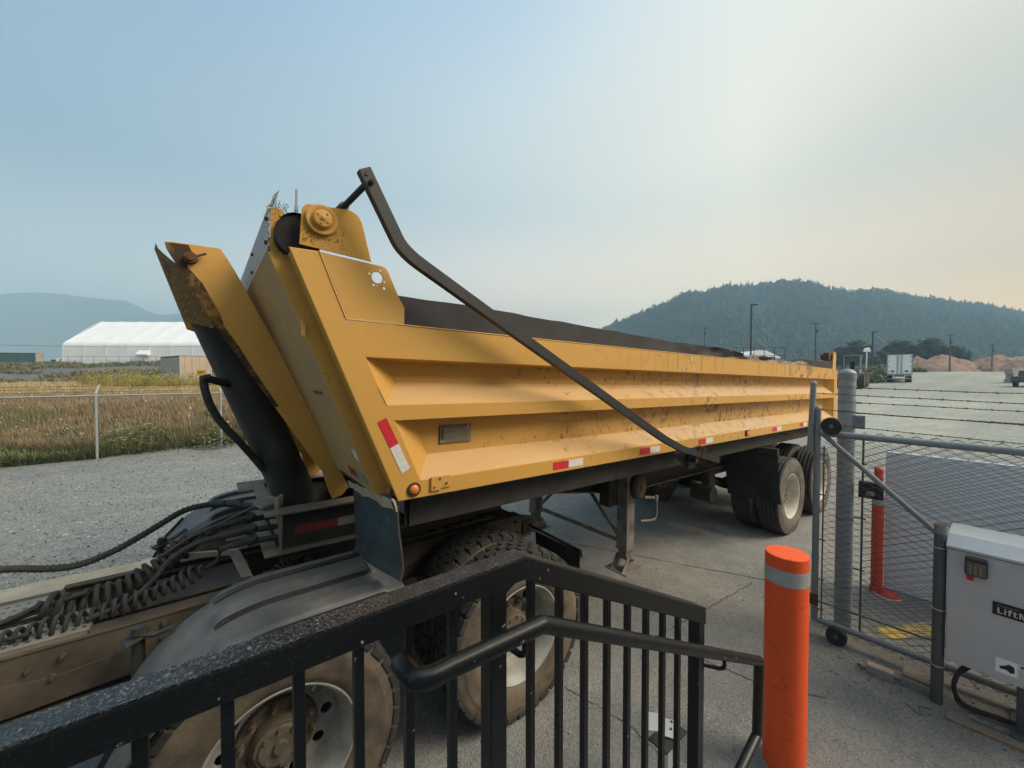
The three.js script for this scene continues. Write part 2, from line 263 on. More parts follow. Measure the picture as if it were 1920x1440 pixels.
  M.plateTan = grimy([0.20, 0.18, 0.145], [0.36, 0.32, 0.25], 0.8, 115, 0.6, { metalness: 0.15, roughness: 0.65 });
  const galv = (k, seed, o = {}) => std({ map: dataTex(256, (x, y) => { const a = fbm(x * 10, y * 10, 10, 4, seed), b = fbm(x * 40, y * 3, 12, 3, seed + 2); return cs([0.37, 0.40, 0.415], k * (0.78 + 0.3 * a + 0.16 * b)); }, 0.35), roughness: 0.55, metalness: 0.35, ...o });
  M.galv = galv(0.62, 121); M.galvDark = galv(0.28, 123); M.galvWire = galv(0.24, 125, { metalness: 0.2, roughness: 0.6 });
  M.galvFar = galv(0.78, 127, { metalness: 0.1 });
  M.postPaint = grimy([0.24, 0.28, 0.295], [0.36, 0.37, 0.36], 0.5, 129, 0.9, { roughness: 0.7 });
  M.barbed = grimy([0.055, 0.033, 0.026], [0.14, 0.075, 0.05], 0.7, 131, 0.2);
  M.aluminium = std({ color: new THREE.Color(0.72, 0.73, 0.73), roughness: 0.38, metalness: 0.6 });
  // black guard paint: worn speckle and chips
  const chips = []; const rc = rngOf(77); for (let i = 0; i < 60; i++) chips.push([rc(), rc(), rc() * 6.28, 0.004 + 0.014 * rc() * rc(), 0.0012 + 0.002 * rc(), 1]);
  const cf = strokeField(1024, chips);
  M.guard = std({ map: dataTex(1024, (x, y) => { const a = fbm(x * 8, y * 8, 8, 4, 141), b = fbm(x * 200, y * 200, 200, 2, 143); let c = cs([0.009, 0.0088, 0.009], 0.8 + 0.5 * a); c = cm(c, [0.09, 0.086, 0.082], clamp((b - 0.70) * 4) * clamp(a * 1.6 - 0.3)); const v = cf[Math.floor(y * 1024) * 1024 + Math.floor(x * 1024)]; return v ? cm(c, [0.5, 0.48, 0.44], clamp(v) * (b > 0.42 ? 1 : 0.1)) : c; }, 0.9), roughness: 0.36, metalness: 0 });
  M.guardTop = std({ map: dataTex(1024, (x, y) => { const a = fbm(x * 10, y * 10, 10, 4, 151), b = fbm(x * 400, y * 400, 400, 2, 153), d = fbm(x * 60, y * 60, 60, 3, 155); let c = cs([0.009, 0.0088, 0.009], 0.8 + 0.5 * a); c = cm(c, [0.34, 0.325, 0.31], clamp((b - 0.50) * 3.5) * clamp(0.15 + 0.8 * a)); c = cm(c, [0.38, 0.36, 0.33], clamp((d - 0.76) * 8) * 0.6); return c; }, 0.8), roughness: 0.36 });  // pale specks: worn paint and dust, plus sky sheen put into the colour
  // orange and red plastic sleeves
  const sleeve = (base, seed) => std({ map: dataTex(512, (x, y) => { const a = fbm(x * 5, y * 5, 5, 4, seed), b = fbm(x * 40, y * 40, 40, 3, seed + 1); return cm(cs(base, 0.94 + 0.12 * a), cs(base, 0.45), clamp((b - 0.66) * 4) * clamp((a - 0.44) * 4)); }, 1.1), roughness: 0.52 });
  M.orange = sleeve([0.86, 0.10, 0.016], 161); M.redOrange = sleeve([0.62, 0.055, 0.02], 163);
  M.reflect = std({ map: dataTex(256, (x, y) => { const a = fbm(x * 12, y * 12, 12, 4, 171), h = ((x * 64) % 1 + (y * 64) % 1) > 1 ? 1 : 0.94; return cs([0.45, 0.45, 0.44], (0.8 + 0.35 * a) * h); }, 0.3), roughness: 0.4, metalness: 0.2 });
  M.tapeRed = std({ map: dataTex(256, (x, y) => { const a = fbm(x * 14, y * 14, 14, 4, 173); return cs([0.60, 0.022, 0.035], 0.8 + 0.35 * a); }, 0.25), roughness: 0.45 });
  M.tapeWhite = std({ map: dataTex(256, (x, y) => { const a = fbm(x * 14, y * 14, 14, 4, 175); return cs([0.74, 0.70, 0.64], 0.82 + 0.26 * a); }, 0.25), roughness: 0.45 });
  M.tapeRedOld = std({ color: new THREE.Color(0.24, 0.035, 0.035), roughness: 0.7 });
  M.tapeWhiteOld = std({ color: new THREE.Color(0.26, 0.235, 0.19), roughness: 0.7 });
  M.amber = new THREE.MeshPhysicalMaterial({ color: new THREE.Color(0.85, 0.20, 0.01), roughness: 0.3, clearcoat: 0.6 });
  M.amberDull = std({ color: new THREE.Color(0.36, 0.10, 0.035), roughness: 0.6 });
  M.treadTan = grimy([0.30, 0.235, 0.155], [0.50, 0.41, 0.29], 0.8, 177, 0.3);
  M.gearbox = grimy([0.05, 0.036, 0.022], [0.13, 0.095, 0.055], 0.7, 178, 0.4);
  M.gasket = std({ color: new THREE.Color(0.035, 0.034, 0.033), roughness: 0.8 });
  M.cabinet = std({ map: dataTex(512, (x, y) => { const a = fbm(x * 7, y * 7, 7, 5, 181), b = fbm(x * 120, y * 120, 120, 2, 183); return cs([0.50, 0.525, 0.53], 0.90 + 0.14 * a + 0.06 * b); }, 0.9), roughness: 0.42, metalness: 0.1 });
  M.panelGrey = std({ map: dataTex(512, (x, y) => { const a = fbm(x * 4, y * 4, 4, 5, 185), b = fbm(x * 90, y * 90, 90, 2, 187); return cs([0.70, 0.75, 0.80], 0.88 + 0.16 * a + 0.05 * b); }, 2.4), roughness: 0.75 });
  M.white = std({ map: dataTex(512, (x, y) => { const a = fbm(x * 6, y * 6, 6, 4, 189); return cs([0.80, 0.81, 0.81], 0.93 + 0.1 * a); }, 12), roughness: 0.7 });
  M.black = std({ color: new THREE.Color(0.012, 0.012, 0.013), roughness: 0.8 });
  M.glassDark = new THREE.MeshPhysicalMaterial({ color: new THREE.Color(0.03, 0.04, 0.045), roughness: 0.08, clearcoat: 1 });
}
// ---------------------------------------------------------------- the ground
const AB = (x, z) => [x * RGT.x + z * RGT.z, x * FWD.x + z * FWD.z];        // across / ahead of the viewpoint's street
function terrain(x, z) {
  const [a, b] = AB(x, z), d = Math.hypot(x, z);
  const left = smooth(0.28, -0.12, a / Math.max(6, d));
  const hl = pw([[10.2, 0], [12.0, 0.32], [14.2, 0.74], [24, 1.05], [40, 1.32], [59, 2.25], [62, 2.32], [84, 4.45], [90, 4.7], [140, 6.0], [400, 8]], b + (z + 0.78 * b) * 0.0) * smooth(-14.2, -15.2, z);
  const hr = pw([[12, 0], [70, 0.75], [80, 1.05], [128, 2.85], [220, 3.2], [400, 4]], x);
  const wob = (fbm(x * 0.11 + 40, z * 0.11 + 40, 4096, 4, 7) - 0.5);
  return lerp(hr, hl, left) + left * smooth(14.6, 30, -z) * wob * clamp((b - 10) * 0.05, 0, 1.3) + (1 - left) * smooth(30, 90, d) * wob * 0.25;
}
{
  const gravelTex = dataTex(1024, (x, y) => {
    const a = fbm(x * 6, y * 6, 6, 4, 201), b = vnoise(x * 170, y * 170, 170, 203), c = vnoise(x * 340, y * 340, 340, 205), e = fbm(x * 40, y * 40, 40, 3, 207);
    let col = cm([0.10, 0.11, 0.105], [0.25, 0.255, 0.235], clamp(0.5 * b + 0.5 * c));
    col = cm(col, [0.33, 0.29, 0.22], clamp((a - 0.45) * 1.8) * 0.55); col = cs(col, 0.80 + 0.4 * e);
    if (c > 0.90) col = cm(col, [0.66, 0.66, 0.62], 0.8); if (b < 0.09) col = cs(col, 0.55); return col; }, 3.3);
  const gravelBump = dataTex(512, (x, y) => { const v = 0.5 * vnoise(x * 120, y * 120, 120, 211) + 0.5 * vnoise(x * 60, y * 60, 60, 213); return [v, v, v]; }, 2.1, true);
  M.gravel = std({ map: gravelTex, roughness: 0.95, bumpMap: gravelBump, bumpScale: 0.02, vertexColors: true });
  const asphaltTex = dataTex(1024, (x, y) => {
    const a = fbm(x * 5, y * 5, 5, 5, 221), b = vnoise(x * 300, y * 300, 300, 223), c = vnoise(x * 512, y * 512, 512, 225), e = fbm(x * 22, y * 22, 22, 3, 227);
    let col = cm([0.140, 0.139, 0.131], [0.315, 0.307, 0.280], clamp(0.45 * b + 0.45 * c + 0.25 * (a - 0.5)));
    col = cs(col, 0.84 + 0.32 * e); if (c > 0.93) col = cm(col, [0.48, 0.47, 0.43], 0.7); if (b < 0.07) col = cs(col, 0.6); return col; }, 2.6);
  const asphaltBump = dataTex(512, (x, y) => { const v = 0.7 * vnoise(x * 256, y * 256, 256, 231) + 0.3 * fbm(x * 20, y * 20, 20, 3, 233); return [v, v, v]; }, 1.7, true);
  M.asphalt = std({ map: asphaltTex, roughness: 0.92, bumpMap: asphaltBump, bumpScale: 0.006, vertexColors: true });
  const fieldTex = dataTex(1024, (x, y) => { const a = fbm(x * 7, y * 7, 7, 5, 241), b = fbm(x * 60, y * 40, 120, 3, 243), c = vnoise(x * 200, y * 200, 200, 245); let col = cm([0.13, 0.105, 0.07], [0.30, 0.25, 0.165], clamp(1.5 * b - 0.25)); col = cm(col, [0.17, 0.175, 0.17], clamp((a - 0.5) * 3)); return cs(col, 0.8 + 0.4 * c); }, 6);
  M.field = std({ map: fieldTex, roughness: 1, vertexColors: true });
  // one sheet of ground to the horizon: polar grid, fine near the viewpoint
  const rings = []; for (let r = 0; r < 60; r += 1.0) rings.push(r); for (let r = 60; r < 1200; r *= 1.07) rings.push(r);
  const NA = 300, pos = [], uv = [], col = [], idx = [], idx2 = [];
  for (const r of rings) for (let i = 0; i <= NA; i++) {
    const t = i / NA * 2 * Math.PI, x = r * Math.cos(t), z = r * Math.sin(t), y = terrain(x, z) - (r > 420 ? (r - 420) * 0.004 : 0);
    pos.push(x, y - 0.004, z); uv.push(x, z);
    const [a, b] = AB(x, z), n = fbm(x * 0.16 + 9, z * 0.16 + 9, 4096, 4, 31), n2 = fbm(x * 0.8, z * 0.8, 4096, 3, 33), isL = a / Math.max(6, r) < 0.1 && z < -14.3;
    let c = cs([1, 1, 1], 0.86 + 0.3 * n);
    if (isL) c = cm([1.05, 1.0, 0.95], [0.66, 0.64, 0.62], smooth(33, 44, b)); // dry bank in front, grey crushed stone behind
    else if (x > 8) { const q = smooth(8, 22, x); c = cm(c, cs([1.62, 1.62, 1.5], 0.62 + 0.45 * fbm(x * 0.05 + 3, z * 0.4 + 3, 4096, 4, 35) + 0.3 * n), q); }
    c = cs(c, 0.9 + 0.2 * n2); col.push(...c);
  }
  for (let j = 0; j < rings.length - 1; j++) for (let i = 0; i < NA; i++) { const a = j * (NA + 1) + i, b = a + 1, c = a + NA + 1, d = c + 1; const k = 3 * a, x = pos[k], z = pos[k + 2], [aa, bb] = AB(x, z); const t = (aa / Math.max(6, Math.hypot(x, z)) < 0.1 && z < -14.2 && bb < 42) ? idx2 : idx; t.push(a, b, d, a, d, c); }
  const build = (ix) => { const g = new THREE.BufferGeometry(); g.setAttribute('position', new THREE.Float32BufferAttribute(pos, 3)); g.setAttribute('uv', new THREE.Float32BufferAttribute(uv, 2)); g.setAttribute('color', new THREE.Float32BufferAttribute(col, 3)); g.setIndex(ix); g.computeVertexNormals(); return g; };
  structure('ground', build(idx), M.gravel, { uv: true, label: 'grey crushed gravel yard running to the horizon' });
  structure('field_bank', build(idx2), M.field, { uv: true, label: 'dry earth bank behind the chain link fence' });
  // asphalt apron under the trailer
  const X0 = -9, X1 = 12, Z0 = -5.75, Z1 = 5, nx = 170, nz = 90;
  const ap = grid((u, v) => { const x = lerp(X0, X1, u), z = lerp(Z1, Z0, v); const e = z < -5.2 ? (fbm(x * 1.7, 3, 4096, 3, 5) - 0.5) * 0.35 : 0; return [x, 0.0 + 0.004 * Math.sin(x * 0.8) * 0 + Math.max(0, terrain(x, z)) * 1, z + e]; }, nx, nz);
  const P = ap.attributes.position, cc = []; const auv = [];
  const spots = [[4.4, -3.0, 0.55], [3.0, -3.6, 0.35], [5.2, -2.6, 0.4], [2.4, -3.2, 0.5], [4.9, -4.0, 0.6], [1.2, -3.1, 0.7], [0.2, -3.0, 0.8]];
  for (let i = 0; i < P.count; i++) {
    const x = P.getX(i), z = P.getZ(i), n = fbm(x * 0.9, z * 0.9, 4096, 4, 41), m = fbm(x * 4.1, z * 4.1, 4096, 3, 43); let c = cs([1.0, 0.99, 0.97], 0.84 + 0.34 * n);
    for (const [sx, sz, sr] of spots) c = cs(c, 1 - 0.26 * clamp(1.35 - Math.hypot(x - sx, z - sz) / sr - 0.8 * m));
    const gd = Math.abs(z + 0.55) < 2.2 && x > 3.2 ? clamp((x - 3.25) * 1.6) * clamp(4.6 - x) * clamp(0.3 + m * 1.3) : 0; c = cm(c, [1.25, 1.12, 0.92], clamp(gd) * 0.65);
    const tan = z < -5.0 ? clamp((-z - 5.1) * 2.2) * clamp(0.2 + 1.5 * m) : 0; c = cm(c, [1.75, 1.55, 1.22], clamp(tan));
    cc.push(...c); auv.push(x, z);
  }
  ap.setAttribute('color', new THREE.Float32BufferAttribute(cc, 3)); ap.setAttribute('uv', new THREE.Float32BufferAttribute(auv, 2));
  const asphalt = structure('asphalt_apron', ap, M.asphalt, { uv: true, label: 'worn grey asphalt apron under the dump trailer' });
  // sandy strip along the far edge of the asphalt
  M.sand = std({ map: dataTex(512, (x, y) => { const a = fbm(x * 8, y * 8, 8, 5, 251), b = vnoise(x * 200, y * 200, 200, 253); return cs(cm([0.27, 0.23, 0.165], [0.42, 0.36, 0.26], a), 0.84 + 0.32 * b); }, 1.5), roughness: 1 });
  structure('sandy_verge', grid((u, v) => { const x = lerp(-9, 3.5, u); return [x, 0.004, lerp(-5.55 + (fbm(x * 2, 1, 4096, 3, 8) - 0.5) * 0.25, -6.15 + (fbm(x * 1.5, 7, 4096, 3, 9) - 0.5) * 0.35, v)]; }, 120, 2), M.sand, { label: 'pale sandy verge beside the asphalt' });
  // saw cuts and cracks
  M.crack = std({ color: new THREE.Color(0.095, 0.09, 0.082), roughness: 1 });
  const crackLine = (pts, w, seed) => { const c = new THREE.CatmullRomCurve3(pts.map(([x, z]) => new THREE.Vector3(x, 0.004, z))); const n = 60; return grid((u, v) => { const p = c.getPointAt(u), t = c.getTangentAt(u); const ww = w * (0.4 + 0.9 * vnoise(u * 40, seed, 4096, seed)); const o = (vnoise(u * 30, seed + 5, 4096, seed) - 0.5) * 0.02; return [p.x - t.z * ((v - 0.5) * ww + o), 0.0035, p.z + t.x * ((v - 0.5) * ww + o)]; }, n, 1); };
  const cr = [[[3.55, -3.6], [4.05, -2.6], [4.5, -1.7], [4.75, -1.25]], [[2.85, -1.78], [3.5, -1.72], [4.4, -1.65]], [[2.8, -1.72], [2.9, -1.45], [3.0, -1.05], [3.2, -0.75]], [[5.0, -3.4], [6.2, -3.1], [7.5, -3.15]], [[1.9, -1.9], [2.0, -1.4], [1.95, -1.0]]];
  cr.forEach((p, i) => part(asphalt, 'crack', crackLine(p, i === 4 ? 0.006 : 0.010, i + 3), M.crack));
  // yellow line beyond the gate
  M.yellowLine = std({ map: dataTex(256, (x, y) => { const a = fbm(x * 12, y * 12, 12, 4, 261); return a > 0.43 ? [0.62, 0.42, 0.10] : [0.26, 0.24, 0.2]; }, 0.5), roughness: 0.9 });
  part(asphalt, 'painted_line', grid((u, v) => { const s = lerp(0, 1.6, u); return [4.36 + s * 0.82 + (v - 0.5) * 0.06, 0.004, -0.66 + s * 0.46 - (v - 0.5) * 0.13]; }, 8, 1), M.yellowLine, { label: 'worn yellow painted line behind the gate' });
  // small stones and grit on the apron by the gate
  const rr = rngOf(301), st = new THREE.DodecahedronGeometry(1, 0), im = new THREE.InstancedMesh(st, std({ color: 0xffffff, roughness: 1 }), 900), m4 = new THREE.Matrix4(), q = new THREE.Quaternion(), cl = new THREE.Color();
  for (let i = 0; i < 900; i++) {
    const k = rr(); let x, z; if (k < 0.5) { x = 3.4 + rr() * 1.0; z = -1.2 + rr() * 1.6; } else { x = 0.8 + rr() * 7; z = -5.5 + rr() * 5.2; }
    const s = 0.003 + 0.007 * rr() * rr(); q.setFromEuler(new THREE.Euler(rr() * 6, rr() * 6, rr() * 6)); m4.compose(new THREE.Vector3(x, s * 0.5, z), q, new THREE.Vector3(s, s * 0.7, s * 1.2)); im.setMatrixAt(i, m4);
    const g = 0.12 + 0.3 * rr(); im.setColorAt(i, cl.setRGB(g * 1.05, g, g * 0.9));
  }
  { // coarse stones lying on the gravel beside the field fence
    const N = 9000, cs2 = new THREE.InstancedMesh(new THREE.DodecahedronGeometry(1, 0), std({ color: 0xffffff, roughness: 1 }), N), r3 = rngOf(333);
    for (let i = 0; i < N; i++) { const z = -6.1 - 8.0 * Math.pow(r3(), 1.2), x = lerp(-9, 2.5, r3()), s = 0.006 + 0.012 * r3() * r3(); q.setFromEuler(new THREE.Euler(r3() * 6, r3() * 6, r3() * 6)); m4.compose(new THREE.Vector3(x, s * 0.3 - 0.003, z), q, new THREE.Vector3(s * 1.2, s * 0.7, s)); cs2.setMatrixAt(i, m4); const g = r3() < 0.14 ? 0.30 + 0.16 * r3() : 0.06 + 0.20 * r3(); cs2.setColorAt(i, cl.setRGB(g, g * 1.02, g * 0.97)); }
    cs2.name = 'gravel_stones'; cs2.userData = { kind: 'stuff', label: 'coarse pale and dark stones on the gravel by the fence', category: 'gravel' }; cs2.castShadow = cs2.receiveShadow = true; scene.add(cs2); }
  im.name = 'loose_grit'; im.userData = { kind: 'stuff', label: 'loose grit and pebbles scattered on the asphalt', category: 'grit' }; im.castShadow = im.receiveShadow = true; scene.add(im);
}
// ---------------------------------------------------------------- wheels (axis z, outer face towards +z)
function hexTread(R, w) { // drive-axle lug blocks
  const gs = [], rows = 5, n = 34, bw = w / rows;
  for (let r = 0; r < rows; r++) for (let i = 0; i < n; i++) {
    const a0 = (i + (r % 2) * 0.5) / n * 2 * Math.PI, da = 2 * Math.PI / n, zc = -w / 2 + (r + 0.5) * bw, edge = r === 0 || r === rows - 1;
    const hx = [[-0.46, 0], [-0.25, 0.52], [0.25, 0.52], [0.46, 0], [0.25, -0.52], [-0.25, -0.52]].map(([p, q]) => [a0 + p * da * 0.98, zc + clamp(q * bw * (edge ? 1.02 : 0.98), -w / 2 - zc, w / 2 - zc) * 0.94]);
    const pos = [], top = hx.map(([a, z]) => { const rr = R - (Math.abs(z) > w * 0.42 ? 0.006 : 0); return [rr * Math.cos(a), rr * Math.sin(a), z]; }), bot = hx.map(([a, z]) => [(R - 0.022) * Math.cos(a), (R - 0.022) * Math.sin(a), z * 1.01]);
    for (let k = 1; k < 5; k++) pos.push(...top[0], ...top[k + 1], ...top[k]);
    for (let k = 0; k < 6; k++) { const l = (k + 1) % 6; pos.push(...bot[k], ...top[k], ...top[l], ...bot[k], ...top[l], ...bot[l]); }
    const g = new THREE.BufferGeometry(); g.setAttribute('position', new THREE.Float32BufferAttribute(pos, 3)); g.computeVertexNormals(); gs.push(g);
  }
  return mergeGeometries(gs.map((g) => prep(g)));
}
function shoulderLugs(R, w) { // notched edges of the tread running down the shoulder
  const gs = []; const n = 34;
  for (const s of [-1, 1]) for (let i = 0; i < n; i++) { const a = (i + (s > 0 ? 0 : 0)) / n * 2 * Math.PI; const g = new RoundedBoxGeometry(0.034, (2 * Math.PI * R / n) * 0.80, 0.022, 1, 0.005); g.translate(R - 0.026, 0, s * (w / 2 + 0.003)); g.rotateZ(a); gs.push(g); }
  return gs;
}
function wheelParts(kind) {
  const R = 0.515, w = kind === 'drive' ? 0.235 : 0.225, rot = (g) => g.rotateX(Math.PI / 2);
  const side = [[0.292, 0.102], [0.305, 0.118], [0.335, 0.132], [0.38, 0.139], [0.42, 0.136], [0.428, 0.1385], [0.434, 0.134], [0.455, 0.128], [0.463, 0.1285], [0.47, 0.124], [R - 0.018, w / 2 + 0.002]];
  const sw = [rot(lathe(side, 72)), rot(lathe(side.map(([a, b]) => [a, -b]).reverse(), 72))];
  let tread;
  if (kind === 'drive') tread = [rot(lathe([[R - 0.02, w / 2 + 0.004], [R - 0.021, 0], [R - 0.02, -w / 2 - 0.004]], 72)), hexTread(R, w), ...shoulderLugs(R, w)];
  else { // ribbed trailer tyre with wavy grooves
    const n = 240, m = 36; tread = [grid((u, v) => { const a = u * 2 * Math.PI, z = lerp(w / 2 + 0.006, -w / 2 - 0.006, v); let g = 0; for (const c of [-0.075, -0.026, 0.026, 0.075]) { const q = Math.abs(z - c - 0.004 * Math.sin(u * 2 * Math.PI * 60)); g = Math.max(g, q < 0.0075 ? 1 : 0); } const e = Math.abs(z) > w / 2 - 0.006 ? 0.012 : 0; const r = R - e - g * 0.011; return [r * Math.cos(a), r * Math.sin(a), z]; }, n, m)]; }
  const rimP = [[0.300, 0.104], [0.303, 0.112], [0.296, 0.118], [0.287, 0.112], [0.283, 0.095], [0.268, 0.075], [0.262, 0.02], [0.256, -0.035], [0.238, -0.058]];
  const rim = [rot(lathe(rimP, 64)), rot(lathe([[0.238, -0.058], [0.262, -0.08], [0.29, -0.104], [0.303, -0.112], [0.30, -0.104]], 48))];
  const disc = new THREE.Shape(); disc.absarc(0, 0, 0.242, 0, Math.PI * 2, false);
  for (let i = 0; i < 10; i++) { const a = (i + 0.35) / 10 * 2 * Math.PI; disc.holes.push(circlePath(0.205 * Math.cos(a), 0.205 * Math.sin(a), 0.027)); }
  const dg = new THREE.ExtrudeGeometry(disc, { depth: 0.008, bevelEnabled: true, bevelSize: 0.002, bevelThickness: 0.002, bevelSegments: 1, curveSegments: 22 }); dg.translate(0, 0, -0.062);
  rim.push(dg);
  const hub = [cyl([0, 0, -0.056], [0, 0, -0.03], 0.168, 0.160, 36), cyl([0, 0, -0.03], [0, 0, 0.028], 0.112, 0.098, 32), cyl([0, 0, 0.028], [0, 0, 0.036], 0.088, 0.080, 28), cyl([0, 0, 0.036], [0, 0, 0.05], 0.03, 0.026, 16)];
  const studs = []; for (let i = 0; i < 10; i++) { const a = i / 10 * 2 * Math.PI; studs.push(cyl([0.143 * Math.cos(a), 0.143 * Math.sin(a), -0.03], [0.143 * Math.cos(a), 0.143 * Math.sin(a), -0.006], 0.016, 0.016, 6), cyl([0.143 * Math.cos(a), 0.143 * Math.sin(a), -0.006], [0.143 * Math.cos(a), 0.143 * Math.sin(a), 0.012], 0.009, 0.009, 8)); }
  for (let i = 0; i < 8; i++) { const a = (i + 0.5) / 8 * 2 * Math.PI; studs.push(cyl([0.075 * Math.cos(a), 0.075 * Math.sin(a), 0.03], [0.075 * Math.cos(a), 0.075 * Math.sin(a), 0.046], 0.009, 0.009, 6)); }
  return { sw: merged(sw), tread: merged(tread), rim: merged(rim), hub: merged(hub), studs: merged(studs) };
}
const WG = { drive: wheelParts('drive'), trailer: wheelParts('trailer') };
function addWheel(parent, kind, x, y, z, outer, spin) { // z: centre of the tyre; outer: +1 faces the camera side
  const b = BASE.get(parent), g = new THREE.Group(), w = WG[kind]; g.name = 'wheel'; g.position.set(x - b[0], y - b[1], z - b[2]); if (outer < 0) g.rotation.y = Math.PI;
  const put = (n, geo, mat) => { const m = new THREE.Mesh(geo, mat); m.name = n; m.castShadow = m.receiveShadow = true; m.rotation.z = spin; g.add(m); return m; };
  const drive = kind === 'drive';
  put('tyre', w.sw, drive ? M.rubberTan : M.rubberGrey); put('tread', w.tread, M.rubber); put('rim', w.rim, drive ? M.rimWhite : M.rimBright); put('hub', w.hub, drive ? M.hub : M.hub); put('wheel_nuts', w.studs, drive ? M.hub : M.rust).userData.kind = 'stuff';
  parent.add(g); return g;
}
